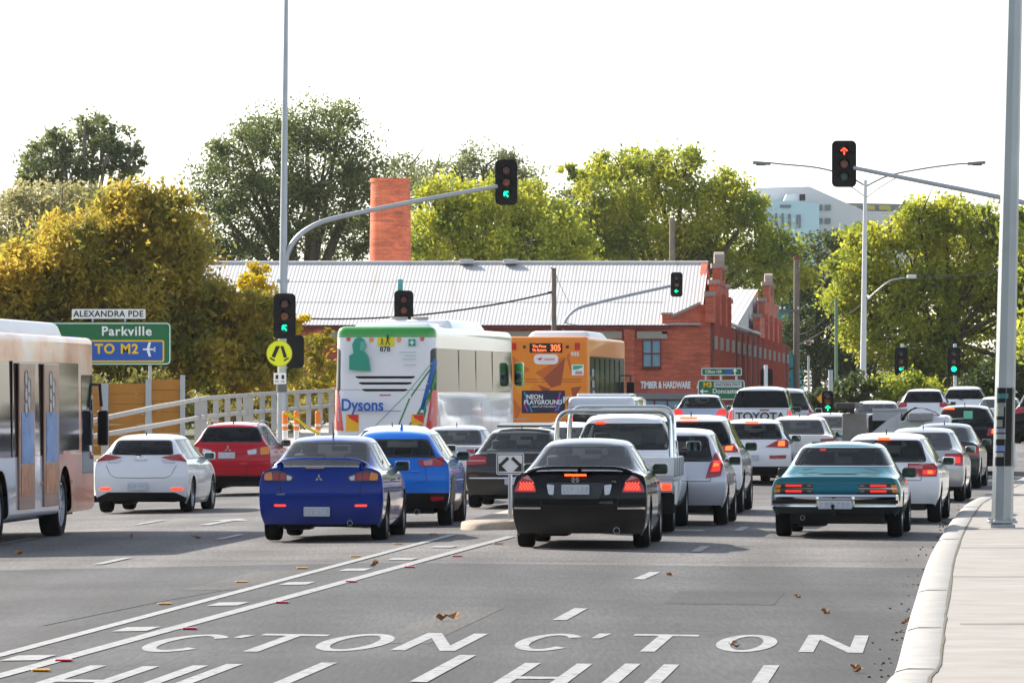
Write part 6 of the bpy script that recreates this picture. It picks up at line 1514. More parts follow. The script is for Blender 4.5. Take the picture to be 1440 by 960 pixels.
def advert_bus():
    W, L = 2.5, 12.0
    Yf = 85.0; Xf = (134-720)/7500*Yf
    d = Vector((.0827, 1, 0)).normalized(); r_ = Vector((d.y, -d.x, 0))
    o = Vector((Xf, Yf, 0))-d*L-r_*W/2; o.z = roadz(Xf, Yf)-.02
    t = empty('city_bus', o, -math.atan(.0827), 'city bus with peach and pink advert wrap, cut by the left edge', 'bus', 'vehicles queued at the lights')
    H = EYE+(555-475)/88.2-o.z
    def wrapm():
        m, N, L_, b = node_mat('peach_wrap')
        tc = N.new('ShaderNodeTexCoord'); n = N.new('ShaderNodeTexNoise'); n.inputs['Scale'].default_value = .55; n.inputs['Detail'].default_value = 6; n.inputs['Distortion'].default_value = 1.2; L_.new(tc.outputs['Object'], n.inputs['Vector'])
        r = N.new('ShaderNodeValToRGB'); L_.new(n.outputs['Fac'], r.inputs[0]); cr = r.color_ramp
        cr.elements[0].position = .36; cr.elements[0].color = (.50, .13, .05, 1); cr.elements[1].position = .48; cr.elements[1].color = (.74, .30, .16, 1)
        for p_, c_ in ((.56, (.80, .48, .34, 1)), (.64, (.82, .60, .48, 1)), (.74, (.78, .74, .72, 1))): e = cr.elements.new(p_); e.color = c_
        L_.new(r.outputs[0], b.inputs['Base Color']); b.inputs['Roughness'].default_value = .3; b.inputs['Coat Weight'].default_value = .5; b.inputs['Coat IOR'].default_value = 1.3; b.inputs['Coat Roughness'].default_value = .06; b.inputs['Specular IOR Level'].default_value = .2
        return m
    WR = wrapm(); bm = bus_body(W, L, H, .36, .13, .975)
    PG = mat('bus_side_pane', (.030, .022, .022), .05, spec=.35)
    def yo(px):     # position along the side seen at a photo column
        a = (px-720)/7500; A = o+r_*W/2     # X = A.x + d.x*k ; Y = A.y + d.y*k
        return (a*A.y-A.x)/(d.x-a*d.y)
    for ax, sg in (('x+', 1), ('x-', -1)):
        f = cut(bm, rounded([(.4, 1.28), (9.0, 1.28), (9.0, 2.68), (.4, 2.68)], .05), ax); lift(bm, f, 'side_window', PG, t, .004, True, .01)
        f = cut(bm, rounded([(yo(82), 1.33), (yo(112), 1.33), (yo(112), 2.68), (yo(82), 2.68)], .05), ax); lift(bm, f, 'front_side_window', PG, t, .004, True, .01)
        f = cut(bm, rounded([(yo(116), .95), (yo(132), .95), (yo(133), 2.5), (yo(116), 2.5)], .05), ax); lift(bm, f, 'driver_window', M_PANE, t, .005, True, .01)
        for y in (yo(2)+.0, yo(92)):
            P = [(y+.60*math.cos(2*math.pi*k/24), .50+.60*math.sin(2*math.pi*k/24)) for k in range(24)]; bmesh.ops.delete(bm, geom=[q for q in cut(bm, P, ax, nmin=.0)], context='FACES')
            for_w = wheel(t, sg*1.2, y, .50, .3, 8, mat('white_hub', (.45, .46, .5), .4, .3))
        f = cut(bm, [(yo(-150), .3), (yo(82), .3), (yo(82), 1.27), (yo(-150), 1.27)], ax); lift(bm, f, 'white_skirt', paint('bus_white', (.66, .68, .74), 0, .3), t, .003, True, .01)
        f = cut(bm, [(yo(84), .3), (L-.12, .3), (L-.12, 1.22), (yo(84), 1.30)], ax); lift(bm, f, 'salmon_panel', mat('salmon_print', (.62, .19, .10), .35, coat=.4, var=.5, scale=1.3), t, .003, True, .01)
        for yy in (1.3, 2.9, 4.5):
            b = MB(); b.box((sg*(W/2-.012), yy, 1.98), (.03, .05, 1.4)); b.build('window_bar', M_TRIM, t)
    for x0, x1 in ((25, 47), (60, 81)):      # glazed panels with a printed poster, door height
        y0, y1 = yo(x0), yo(x1)
        b = MB(); b.box((W/2+.012, (y0+y1)/2, 1.58), (.03, y1-y0, 2.15), bev=.01, seg=1); pn = b.build('poster_panel', mat('poster_warm', (.34, .17, .10), .4, coat=.2, var=.6, scale=1.6), t)
        b = MB(); b.box((W/2+.030, (y0+y1)/2, 1.55), (.008, (y1-y0)*.78, .75), bev=0); b.build('poster_picture', mat('poster_blue_print', (.12, .24, .50), .45, var=.9, scale=3.5), pn)
        b = MB(); b.box((W/2+.030, (y0+y1)/2, .92), (.008, (y1-y0)*.78, .45)); b.build('poster_picture', mat('poster_rust_print', (.50, .17, .05), .45, var=.8, scale=4.5), pn)
        b = MB()
        for k in range(5): b.lathe([(.0, .0), (.13, .0), (.13, .01)], (W/2+.030, (y0+y1)/2+(.12 if k % 2 else -.12), 2.42-k*.11), 'X', 12)
        b.build('poster_blossom', mat('poster_white_print', (.48, .44, .42), .3, var=.5, scale=8), pn)
    b = MB(); b.box((-.05, 6.5, H+.07), (1.9, 9.4, .32), bev=.12, seg=4, top=(.9, .96)); b.build('roof_unit', M_WHITEM, t)
    b = MB(); b.box((0, L/2, .5), (1.9, L-.8, .4)); b.build('underbody', M_BLACK, t)
    f = cut(bm, [(-1.1, 1.2), (1.1, 1.2), (1.1, 2.7), (-1.1, 2.7)], 'y+', ok=lambda a: a.y > L-1.5); lift(bm, f, 'windscreen', M_PANE, t, .004, True, .01)
    for sg in (1, -1):
        b = MB(); b.tube([(sg*1.15, L-.1, 2.35), (sg*1.30, L+.1, 2.35), (sg*1.33, L+.1, 2.0)], .03, 6); b.box((sg*1.36, L+.08, 1.66), (.17, .14, .56), bev=.04, seg=3); m = b.build('side_mirror', M_BLACK, t)
    for y in (yo(47)+.7, yo(100)):
        b = MB(); b.lathe([(0, .01), (.03, .01), (.035, 0)], (W/2+.01, y, .85), 'X', 10); b.build('marker_light', L_AMB, t)
    bus_finish(bm, t, WR)
# ---------------------------------------------------------------- signals, signs, poles
M_SIGB = mat('signal_black', (.005, .005, .006), .55, var=.2, spec=.25); M_LENSR = mat('red_lens_off', (.09, .018, .015), .25, coat=.5); M_LENSA = mat('amber_lens_off', (.22, .06, .015), .25, coat=.5); M_LENSG = mat('green_lens_off', (.01, .06, .05), .25, coat=.5)
E_GRN = mat('green_light_on', (.0, .6, .3), .4, emit=(0.0, 1.0, .38), es=1.1); E_RED = mat('red_light_on', (.6, .02, .01), .4, emit=(1, .05, .02), es=2.2)
def arrow2d(kind, r):
    """arrow strokes inside a lens of radius r"""
    k = r*.2
    if kind == 'up_left':      # arrow whose head points up and left
        return [((-.45, .62), (-.45, -.35)), ((-.45, .62), (.5, .62)), ((-.40, .55), (.45, -.55))]
    if kind == 'up': return [((0, .75), (-.75, .05)), ((0, .75), (.75, .05)), ((0, .1), (0, -.8))]
    if kind == 'left': return [((-.75, 0), (-.1, .6)), ((-.75, 0), (-.1, -.6)), ((-.3, 0), (.75, 0))]
    return []
def signal_head(name, label, px, py, s, lit='green', arrow='up_left', h=1.22, w_=.60, parent=None, bpart='backing_board', y=0, back=False, group='traffic signal heads'):
    """three aspect head with a black backing board; the centre is given in photo pixels"""
    c = up(px, py, s); t = empty(name, c, 0, label, 'traffic light', group)
    b = MB(); P = rrect(-w_/2, -h/2, w_/2, h/2, .13, 4); b.poly([(x, .0, z) for x, z in P], ext=(0, .03, 0)); b.build('backing_board', M_SIGB, t, smooth=False)
    b = MB(); b.box((0, .12, 0), (.32, .2, h*.80), bev=.03); b.build('housing', M_SIGB, t)
    if back: return t
    for i, (z, lens, col) in enumerate(((h*.27, M_LENSR, 'red'), (0, M_LENSA, 'amber'), (-h*.27, M_LENSG, 'green'))):
        b = MB(); b.lathe([(.0, -.010), (.06, -.022), (.105, -.015), (.115, 0)], (0, -.01, z), 'Y', 20)
        on = lit == col
        ln = b.build('lens', (M_LENSG if arrow else E_GRN) if on and col == 'green' else M_SIGB if on and arrow else lens, t)
        if on and arrow:
            a = MB(); r = .115
            for p, q in arrow2d(arrow, r): a.tube([(p[0]*r, -.035, z+p[1]*r), (q[0]*r, -.035, z+q[1]*r)], .019, 6)
            a.build('lit_arrow', E_GRN if col == 'green' else E_RED, ln)
        b = MB(); n = 14; r0, L_ = .135, .22; ring = []
        for k in range(n+1):
            a = R(-25+230*k/n); ring.append((math.cos(a)*r0, math.sin(a)*r0))
        fr = [b.bm.verts.new((x, .0, z+q)) for x, q in ring]; bk = [b.bm.verts.new((x, -L_*(.55+.45*max(0, q/r0)), z+q-.015)) for x, q in ring]
        for k in range(n): b.bm.faces.new((fr[k], fr[k+1], bk[k+1], bk[k]))
        bmesh.ops.solidify(b.bm, geom=b.bm.faces[:], thickness=.006); b.build('visor', M_SIGB, t)
    return t
def gz(px, s): return at(px, s)
def pole(name, label, px, s, py_top, r0, r1, m=M_GALV, lean=0, cat='pole', group=None, base=True, n=12, z0=None):
    p = at(px, s) if z0 is None else Vector((*at(px, s).xy, z0)); zt = up(px, py_top, s).z-p.z
    t = empty(name, p, 0, label, cat, group)
    b = MB(); b.tube([(0, 0, 0), (lean*.5, 0, zt*.5), (lean, 0, zt)], [r0, (r0+r1)/2, r1], n); b.build('shaft', m, t)
    if base: b = MB(); b.box((0, 0, .02), (r0*3.4, r0*3.4, .04), bev=.008, seg=1); b.cyl((0, 0, .07), r0*1.25, .08, 'Z', n); b.build('base_plate', m, t)
    return t, p
def loc(p, px, py, s, dy=0): v = up(px, py, s)-p; v.y += dy; return v
# the tall pole with its mast arm, left
t, p = pole('signal_pole', 'tall pole with a curved mast arm, between the red SUV and the coach', 395, 52, -40, .135, .055, lean=.15, cat='signal pole')
b = MB(); P = [loc(p, *q, 52) for q in ((400, 470), (400, 400), (401, 372), (406, 352), (418, 334), (436, 320), (462, 309), (520, 296), (600, 280), (700, 262))]
b.tube(smooth_path(P, 4), np.linspace(.085, .055, 37), 12); b.build('mast_arm', M_GALV, t)
b = MB()
for y in (395, 455): q = loc(p, 398, y, 52); b.box((q.x, 0, q.z), (.34, .2, .10), bev=.02)
b.build('clamp', M_GALV, t)
b = MB(); q = loc(p, 394, 532, 52, -.17); b.box(q, (.34, .02, .30), bev=.005, seg=1); b.build('instruction_plate', M_TXTW, t)
for x, z in ((-.08, 0), (.08, 0)):
    b = MB(); b.box((q.x+x, q.y-.014, q.z+.04), (.07, .004, .11)); b.box((q.x+x, q.y-.014, q.z-.08), (.1, .004, .02)); b.build('plate_mark', M_TXTK, t)
b = MB(); q = loc(p, 396, 545, 52); b.lathe([(.142, -.12), (.142, .12)], (q.x, 0, q.z), 'Z', 14); b.build('sticker', mat('sticker_dark', (.12, .12, .13), .6, var=.8, scale=14), t)
signal_head('traffic_signal', 'overhead traffic signal with a green turning arrow, at the tip of the left mast arm', 712, 256.5, 52)
b_ = signal_head('traffic_signal', 'signal with green turning arrow on the tall pole above the round yellow sign', 401, 444.5, 52); b_.location.y -= .35
b_ = signal_head('traffic_signal', 'black back of a signal half behind the round yellow sign', 414, 494, 51.6, back=True, h=.9, w_=.5); b_.location.y += .3
c = up(393.5, 497, 52); t = empty('pedestrian_sign', c+Vector((0, -.30, 0)), 0, 'round fluorescent yellow sign with black walking legs, on the tall left pole', 'sign')
YF = mat('fluoro_yellow', (.80, .85, .0), .4, emit=None); b = MB(); b.cyl((0, 0, 0), .35, .03, 'Y', 40); b.build('disc', YF, t)
b = MB(); b.lathe([(.335, -.018), (.352, -.018), (.352, .0)], (0, 0, 0), 'Y', 40); b.build('rim', mat('sign_rim', (.35, .38, .02), .5), t)
for sg in (-1, 1):
    b = MB(); b.poly([(sg*.03 if sg > 0 else -.06, -.019, .20), (sg*.11, -.019, .20), (sg*.21, -.019, -.10), (sg*.12, -.019, -.12)] if sg > 0 else [(-.09, -.019, .20), (.02, -.019, .20), (-.12, -.019, -.12), (-.21, -.019, -.08)], ext=(0, -.004, 0)); b.build('leg_mark', M_TXTK, t, smooth=False)
    b = MB(); b.poly([(sg*.12, -.019, -.17), (sg*.25, -.019, -.10), (sg*.26, -.019, -.14), (sg*.13, -.019, -.215)], ext=(0, -.004, 0)); b.build('shoe_mark', M_TXTK, t, smooth=False)
# signal behind the coach
t, p = pole('signal_post', 'slim post with a pale teal cap behind the white coach', 563, 45, 404, .06, .06, cat='signal pole'); b = MB(); q = loc(p, 563, 402, 45); b.box(q, (.16, .12, .42), bev=.02); b.build('detector', mat('teal_cap', (.10, .42, .42), .5), t)
signal_head('traffic_signal', 'traffic signal standing just above the roof of the white coach', 568, 436, 45, lit='green').location.y -= .2
# far mast arm
t, p = pole('signal_pole', 'curved mast arm pole rising behind the orange bus', 791, 30, 480, .11, .10, cat='signal pole')
b = MB(); P = [loc(p, *q, 30) for q in ((791, 480), (792, 462), (798, 446), (812, 434), (835, 427), (880, 416), (943, 402))]; b.tube(smooth_path(P, 4), .075, 10); b.build('mast_arm', M_GALV, t)
signal_head('traffic_signal', 'small distant overhead signal with a green left arrow in front of the white roof', 951.5, 400, 30, arrow='left', h=1.15, w_=.56)
# right: arm that comes in from a pole outside the frame
t, p = pole('signal_pole', 'mast arm from the right edge with the red signal at its tip', 1530, 52, 330, .14, .12, cat='signal pole', z0=0)
b = MB(); P = [loc(p, *q, 52) for q in ((1530, 420), (1530, 370), (1524, 335), (1505, 312), (1480, 298), (1440, 285), (1370, 270), (1300, 256), (1200, 236))]; b.tube(smooth_path(P, 4), np.linspace(.09, .055, 33), 12); b.build('mast_arm', M_GALV, t)
signal_head('traffic_signal', 'overhead traffic signal showing a red up arrow, against the white sky', 1187, 230.5, 52, lit='red', arrow='up', h=1.26, w_=.66)
# heads on posts at the far right
for px, lab, arr in ((1267, 'green left arrow signal on a slim post, nearer the lamp post', 'left'), (1341, 'signal with a full round green light, nearer the steel pole', None)):
    t, p = pole('signal_post', 'slim white post under the %s' % ('green left arrow signal' if arr else 'round green signal'), px+2, 33, 488, .07, .07, M_WHITEM, cat='signal pole'); b = MB(); q = loc(p, px+2, 489, 33); b.box(q, (.14, .12, .34), bev=.02); b.build('detector', mat('pale_cap', (.5, .68, .66), .5), t)
    o = signal_head('traffic_signal', lab, px, 508, 33, arrow=arr, h=1.2, w_=.56); o.location.y -= .15
o = signal_head('traffic_signal', 'unlit dark signal above the white canopy pickup, against the red facade', 1078, 532, 31, back=True, h=.9, w_=.56)
pole('signal_post', 'short post with a white cap behind the dark signal', 1077, 31, 513, .09, .09, M_WHITEM, cat='signal pole')
o = signal_head('traffic_signal', 'low signal with a green light in front of the orange diamond sign', 1164, 565, 40, arrow='up', h=.8, w_=.42)
pole('signal_post', 'post carrying the low green signal beside the orange diamond sign', 1166, 39.5, 560, .05, .05, cat='signal pole')
# ---- steel octagonal pole in the foreground
p0 = Vector(((1409-720)/95, F/95, .055)); t = empty('steel_pole', p0, 0, 'thick eight sided steel pole covered in stickers on the right footpath', 'pole')
zt = 8.2; b = MB(); b.tube([(0, 0, 0), (.095, 0, zt/2), (.19, 0, zt)], [.162, .142, .12], 8)
for v in b.bm.verts: v.co = Matrix.Rotation(0, 3, 'Z') @ v.co
b.build('shaft', mat('galvanised_pole', (.36, .39, .40), .38, .6, var=.22, scale=1.6, bump=.1), t, angle=20)
b = MB(); b.box((0, 0, .10), (.42, .42, .035), bev=.006, seg=1); b.box((0, 0, .03), (.36, .36, .06)); b.build('base_plate', M_GALV, t)
b = MB()
for x in (-.17, .17):
    for y in (-.17, .17): b.cyl((x, y, .13), .02, .05, 'Z', 6)
o = b.build('anchor_bolt', M_GALV, t)
def sticker(z0, z1, m, r=.1635, a0=-150, a1=-60, xo=0):
    b = MB(); n = 10; vs_ = []
    for z in (z0, z1):
        rr = .162-.042*z/zt*1.0+.0035; vs_.append([])
        for k in range(9):
            a = a0+(a1-a0)*k/8; 
            # eight sided outline
            k45 = (a+22.5*0) % 45; rad = rr*math.cos(R(22.5))/math.cos(R((a % 45)-22.5))
            vs_[-1].append(b.bm.verts.new((.19*z/zt+math.cos(R(a))*rad*1.015, math.sin(R(a))*rad*1.015, z)))
    for k in range(8): b.bm.faces.new((vs_[0][k], vs_[0][k+1], vs_[1][k+1], vs_[1][k]))
    bmesh.ops.solidify(b.bm, geom=b.bm.faces[:], thickness=.002)
    return b.build('sticker', m, t, smooth=False)
def zz(y): return EYE-(y-HZ)/95-.055
sticker(zz(655), zz(545), mat('sticker_black', (.015, .015, .017), .5, var=.3), a0=-150, a1=-38)
for y0, y1, m, a0, a1 in ((553, 560, ('st_teal', (.10, .35, .35)), -140, -75), (566, 572, ('st_grey', (.45, .47, .45)), -145, -90), (568, 585, ('st_mint', (.55, .60, .50)), -150, -100), (590, 600, ('st_grey', (.45, .47, .45)), -148, -105), (602, 608, ('st_lilac', (.45, .47, .62)), -148, -88),
                          (610, 617, ('st_white', (.62, .62, .58)), -148, -86), (626, 634, ('st_blue', (.35, .45, .75)), -148, -88), (636, 642, ('st_white', (.62, .62, .58)), -148, -95)):
    o = sticker(zz(y1), zz(y0), mat(m[0], m[1], .5, var=.25, scale=20), a0=a0, a1=a1)
    for v in o.data.vertices: v.co.y -= .003; v.co.x -= .002
# torn notice paper on the right face
b = MB(); b.poly([(.17, 0, zz(545)), (.20, -.03, zz(548)), (.24, -.01, zz(552)), (.175, .02, zz(553))], ext=(0, .004, 0)); b.build('torn_paper', M_TXTW, t, smooth=False); b = MB(); b.poly([(.155, 0, zz(628)), (.20, -.02, zz(622)), (.23, 0, zz(655)), (.20, .02, zz(660)), (.16, 0, zz(642))], ext=(0, .004, 0)); b.build('torn_paper', M_TXTW, t, smooth=False)
# ---- double arm street lamp
t, p = pole('street_lamp', 'tall white street lamp with two curved outreach arms, right of centre', 1213, 33, 253, .15, .075, M_WHITEM, lean=.12, cat='street lamp')
for sg, pts, hx in ((-1, ((1218, 262), (1190, 247), (1150, 236), (1100, 231), (1082, 229)), 1071), (1, ((1218, 262), (1250, 247), (1300, 237), (1345, 231), (1362, 230)), 1373)):
    b = MB(); b.tube(smooth_path([loc(p, *q, 33) for q in pts], 4), .035, 8); b.tube(smooth_path([loc(p, *q, 33) for q in ((1218, 278), (1218+sg*22, 262), (1218+sg*48, 247))], 4), .022, 6); ar = b.build('lamp_arm', mat('arm_grey', (.22, .23, .25), .5, .4), t)
    b = MB(); q = loc(p, hx, 229.5, 33); b.box(q, (.78, .30, .13), rot=Matrix.Rotation(R(-sg*4), 3, 'Y'), bev=.05, seg=3); b.build('luminaire', mat('lamp_head_olive', (.22, .22, .18), .5), ar)
    b = MB(); b.box(q+Vector((sg*.03, 0, -.08)), (.42, .2, .06), bev=.02); b.build('lamp_glass', M_MIRGL, ar)
b = MB(); b.tube(smooth_path([loc(p, *q, 33) for q in ((1217, 424), (1232, 410), (1252, 395), (1272, 391))], 4), .035, 8); ar = b.build('lamp_arm', M_GALV, t)
b = MB(); q = loc(p, 1282, 389, 33); b.box(q, (.40, .25, .16), bev=.04); b.build('luminaire', M_WHITEM, ar)
# ---- timber and steel poles, wires
WOOD = mat('weathered_wood', (.20, .165, .13), .95, var=.35, scale=4, bump=.4)
t, p = pole('power_pole', 'weathered timber power pole with a crossarm at the end of the brick facade', 1120, 25, 364, .19, .15, WOOD, base=False, cat='power pole')
b = MB(); a = loc(p, 1094, 437, 25); c = loc(p, 1124, 437, 25); b.box(((a.x+c.x)/2, -.2, a.z), (c.x-a.x, .12, .14)); b.build('crossarm', WOOD, t, smooth=False)
b = MB(); q = loc(p, 1120, 363, 25); b.cyl(q, .19, .16, 'Z', 12); b.build('pole_cap', mat('rust', (.22, .05, .03), .9), t)
for x in (1097, 1103, 1122):
    b = MB(); q = loc(p, x, 433, 25, -.2); b.lathe([(.03, -.08), (.06, -.04), (.04, 0), (.06, .04), (.02, .08)], q, 'Z', 8); b.build('insulator', M_WHITEM, t)
pole('power_pole', 'plain timber pole standing behind the white roof ridge near its middle', 945, 26, 306, .15, .15, WOOD, base=False, cat='power pole')
t, p = pole('power_pole', 'short timber pole in front of the white roof, behind the orange bus', 779, 33, 377, .12, .10, WOOD, base=False, cat='power pole')
b = MB(); b.tube([loc(p, 770, 412, 33), loc(p, 779, 410, 33)], .05, 6); b.tube([loc(p, 774, 377, 33), loc(p, 777, 377, 33), loc(p, 777, 400, 33)], .04, 6); b.build('cable_fitting', M_BLACK, t)
pole('lamp_post', 'thin green post left of the street lamp', 1176, 31, 420, .075, .075, mat('pale_green_paint', (.16, .26, .16), .6), base=False)
pole('lamp_post', 'grey post with a small box behind the orange diamond sign', 1168, 36, 520, .09, .09, M_GALV, base=False)
pole('lamp_post', 'slim grey post beside the timber power pole', 1137, 33, 500, .05, .05, M_GALV, base=False)
WIRE = mat('wire', (.05, .05, .055), .6)
def wire(label, pts, s0, s1, r=.018, sag=.1):
    a = up(*pts[0], s0); c = up(*pts[1], s1); b = MB(); n = 14
    b.tube([a.lerp(c, k/n)-Vector((0, 0, sag*4*(k/n)*(1-k/n))) for k in range(n+1)], r, 5)
    return tag(b.build('overhead_cable', WIRE), label, 'cable')
wire('thick dark cable crossing the white roof to the short timber pole', ((430, 448), (772, 412)), 34, 33, .04, .35)
wire('thin cable from the street lamp arm towards the steel pole', ((1288, 389), (1450, 366)), 33, 33, .022, .25)
wire('cable rising from the timber power pole to the street lamp', ((1125, 484), (1217, 424)), 25.5, 33, .03, .1)
wire('service wire running from the crossarm down to the brick facade', ((1097, 436), (1040, 462)), 25, 26, .018, .5)
wire('wire between the green post and the timber power pole', ((1124, 470), (1176, 428)), 25.5, 31, .015, .3)
wire('thin wire dropping from the short timber pole over the roof', ((781, 385), (800, 425)), 33, 33, .012, .05)
# ---- signs
def board(name, label, x0, y0, x1, y1, s, m, border=None, cat='sign', r=.08, posts=(), group=None, inset=.03, bw=.025):
    a = up(x0, y1, s); c = up(x1, y0, s); o = Vector(((a.x+c.x)/2, a.y, (a.z+c.z)/2)); W, H_ = c.x-a.x, c.z-a.z
    t = empty(name, o, 0, label, cat, group)
    b = MB(); b.poly([(x, 0, z) for x, z in rrect(-W/2, -H_/2, W/2, H_/2, r)], ext=(0, .03, 0)); b.build('panel', m, t, smooth=False)
    if border:
        b = MB(); P = rrect(-W/2+inset, -H_/2+inset, W/2-inset, H_/2-inset, max(r-inset, .01)); Q = rrect(-W/2+inset+bw, -H_/2+inset+bw, W/2-inset-bw, H_/2-inset-bw, max(r-inset-bw, .006))
        A = [b.bm.verts.new((x, -.004, z)) for x, z in P]; B = [b.bm.verts.new((x, -.004, z)) for x, z in Q]
        for k in range(len(A)): b.bm.faces.new((A[k], A[(k+1) % len(A)], B[(k+1) % len(A)], B[k]))
        b.build('border', border, t, smooth=False)
    for px in posts:
        g_ = at(px, s); b = MB(); X = (px-720)/s-o.x; b.tube([(X, .07, g_.z-o.z), (X, .07, H_/2)], .045, 8); b.build('post', M_GALV, t)
    return t, (lambda px, py, dy=-.008: Vector(((px-720)/s-o.x, dy, EYE-(py-HZ)/s-o.z)))
t, q = board('direction_sign', 'large green direction sign naming Parkville with a blue airport panel', 66, 452.5, 241, 513.5, 50, M_GREEN, M_TXTW, posts=(211,), r=.14)
text('sign_lettering', 'Parkville', .36, M_TXTW, t, q(178, 466), bold=.008, sx=1.02, space=1.12)
b = MB(); a, c = q(126, 509), q(231, 478); b.poly([(x, -.006, z) for x, z in rrect(a.x, a.z, c.x, c.z, .06)], ext=(0, -.002, 0)); b.build('panel_border', M_SYEL, t, smooth=False)
b = MB(); b.poly([(x, -.0085, z) for x, z in rrect(a.x+.045, a.z+.045, c.x-.045, c.z-.045, .04)], ext=(0, -.003, 0)); b.build('blue_panel', M_SBLUE, t, smooth=False)
text('sign_lettering', 'TO M2', .38, M_SYEL, t, q(164, 491, -.016), bold=.012, sx=1.0, space=1.12)
b = MB(); X = q(210, 491, -.015); b.box(X, (.36, .006, .045)); b.poly([(X.x-.02, -.013, X.z+.2), (X.x+.05, -.013, X.z+.2), (X.x+.0, -.013, X.z), (X.x+.05, -.013, X.z-.2), (X.x-.02, -.013, X.z-.2), (X.x-.08, -.013, X.z)], ext=(0, -.004, 0)); b.box(X+Vector((.15, 0, 0)), (.04, .006, .13)); b.build('aeroplane_symbol', M_TXTW, t, smooth=False)
b = MB(); a, c = q(94, 482), q(107, 472); b.box((a+c)/2, (c.x-a.x, .006, c.z-a.z), bev=.002, seg=1); b.build('route_shield', M_SBLUE, t); text('sign_lettering', '83', .17, M_TXTW, t, q(101, 477.5, -.014), bold=.004)
t, q = board('street_sign', 'narrow white street name sign reading ALEXANDRA PDE above the green sign', 101, 434.5, 204.5, 448, 50, M_TXTW, posts=(), r=.03)
text('sign_lettering', 'ALEXANDRA PDE', .24, M_TXTK, t, q(152.5, 441.5), bold=.004, sx=.98, space=1.08)
b = MB(); 
for x in (130, 176): v = q(x, 451, .05); b.box(v, (.05, .04, .4))
b.build('bracket', M_GALV, t)
t, q = board('direction_sign', 'small green sign with a blue shield and an up arrow, above the freeway sign', 986, 517, 1043.5, 528, 34, M_GREEN, M_TXTW, r=.05, inset=.01, bw=.03, posts=(993, 1014, 1036))
text('sign_lettering', 'Clifton Hill', .18, M_TXTW, t, q(1003, 522.5), bold=.003, sx=.85); b = MB(); v = q(1024, 522.5, -.01); b.box(v, (.24, .006, .2), bev=.002, seg=1); b.build('route_shield', M_SBLUE, t)
b = MB(); v = q(1033.5, 522.5, -.01); b.box(v-Vector((0, 0, .04)), (.05, .006, .16)); b.poly([(v.x-.1, -.008, v.z+.02), (v.x+.1, -.008, v.z+.02), (v.x, -.008, v.z+.13)], ext=(0, -.004, 0)); b.build('arrow_symbol', M_TXTW, t, smooth=False)
t, q = board('direction_sign', 'green freeway sign for Doncaster with a left arrow, above the canopy pickup', 981, 534, 1047.5, 562, 34, M_GREEN, M_TXTW, r=.12, inset=.01, bw=.035, posts=(993, 1036))
text('sign_lettering', 'M3', .28, M_SYEL, t, q(995, 541), bold=.010, sx=1.0); b = MB(); a, c = q(1004, 544.5), q(1043, 537); b.box((a+c)/2, (c.x-a.x, .006, c.z-a.z)); b.build('name_panel', mat('panel_pale', (.6, .62, .64), .4), t)
text('sign_lettering', 'EASTERN FWY', .18, M_TXTK, t, q(1023.5, 540.8, -.014), bold=.002, sx=.88); text('sign_lettering', 'Doncaster', .27, M_TXTW, t, q(1021, 550), bold=.004, sx=.98)
b = MB(); v = q(990, 550, -.01); b.box(v+Vector((.04, 0, 0)), (.26, .006, .05)); b.poly([(v.x-.18, -.008, v.z), (v.x-.04, -.008, v.z+.11), (v.x-.04, -.008, v.z-.11)], ext=(0, -.004, 0)); b.build('arrow_symbol', M_TXTW, t, smooth=False)
# diamond
s = 36; o = up(1160, 560, s); t = empty('warning_sign', o, 0, 'orange diamond roadworks sign with a black curve arrow, beside a grey post', 'sign')
b = MB(); b.poly([(0, 0, .32), (-.32, 0, 0), (0, 0, -.32), (.32, 0, 0)], ext=(0, .02, 0)); b.build('panel', mat('sign_orange', (.85, .33, .0), .4), t, smooth=False)
b = MB(); b.tube([(-.02, -.01, -.15), (-.02, -.01, .0), (.1, -.01, .06)], .03, 6); b.poly([(.06, -.012, .16), (.06, -.012, -.04), (.2, -.012, .07)], ext=(0, -.004, 0)); b.build('arrow_mark', M_TXTK, t, smooth=False)
b = MB(); b.box((0, 0, -.62), (.34, .02, .42)); b.build('lower_panel', mat('sign_orange', (.85, .33, .0), .4), t, smooth=False); b = MB(); b.tube([(0, .04, at(1160, s).z-o.z), (0, .04, 0)], .03, 6); b.build('post', M_GALV, t)
# keep either side sign on the island
s = 91; o = up(717.5, 652, s); t = empty('traffic_sign', o, 0, 'white square sign with two black arrows pointing down either side, on the median island', 'sign')
b = MB(); b.poly([(x, 0, z) for x, z in rrect(-.215, -.165, .215, .165, .03)], ext=(0, .012, 0)); b.build('panel', mat('sign_face_white', (.66, .66, .68), .4), t, smooth=False)
b = MB(); P = rrect(-.20, -.15, .20, .15, .025); Q = rrect(-.188, -.138, .188, .138, .02); A = [b.bm.verts.new((x, -.003, z)) for x, z in P]; B = [b.bm.verts.new((x, -.003, z)) for x, z in Q]
for k in range(len(A)): b.bm.faces.new((A[k], A[(k+1) % len(A)], B[(k+1) % len(A)], B[k]))
b.build('border', M_TXTK, t, smooth=False)
for sg in (-1, 1):
    d = Vector((sg*.72, 0, -.69)); n = Vector((.69*sg, 0, .72)); a = Vector((sg*.03, -.004, .095))
    b = MB(); e = a+d*.17; b.poly([a-n*.024, e-n*.024, e+n*.024, a+n*.024], ext=(0, -.003, 0))
    tp = Vector((sg*.178, -.0045, -.115)); b.poly([tp, tp+Vector((-sg*.13, 0, .0)), tp+Vector((0, 0, .13))], ext=(0, -.003, 0)); b.build('arrow_mark', M_TXTK, t, smooth=False)
b = MB(); z_ = at(718, s).z+.15-o.z; b.tube([(0.0, .035, z_), (0, .035, .15)], .032, 10); b.build('post', M_GALV, t)
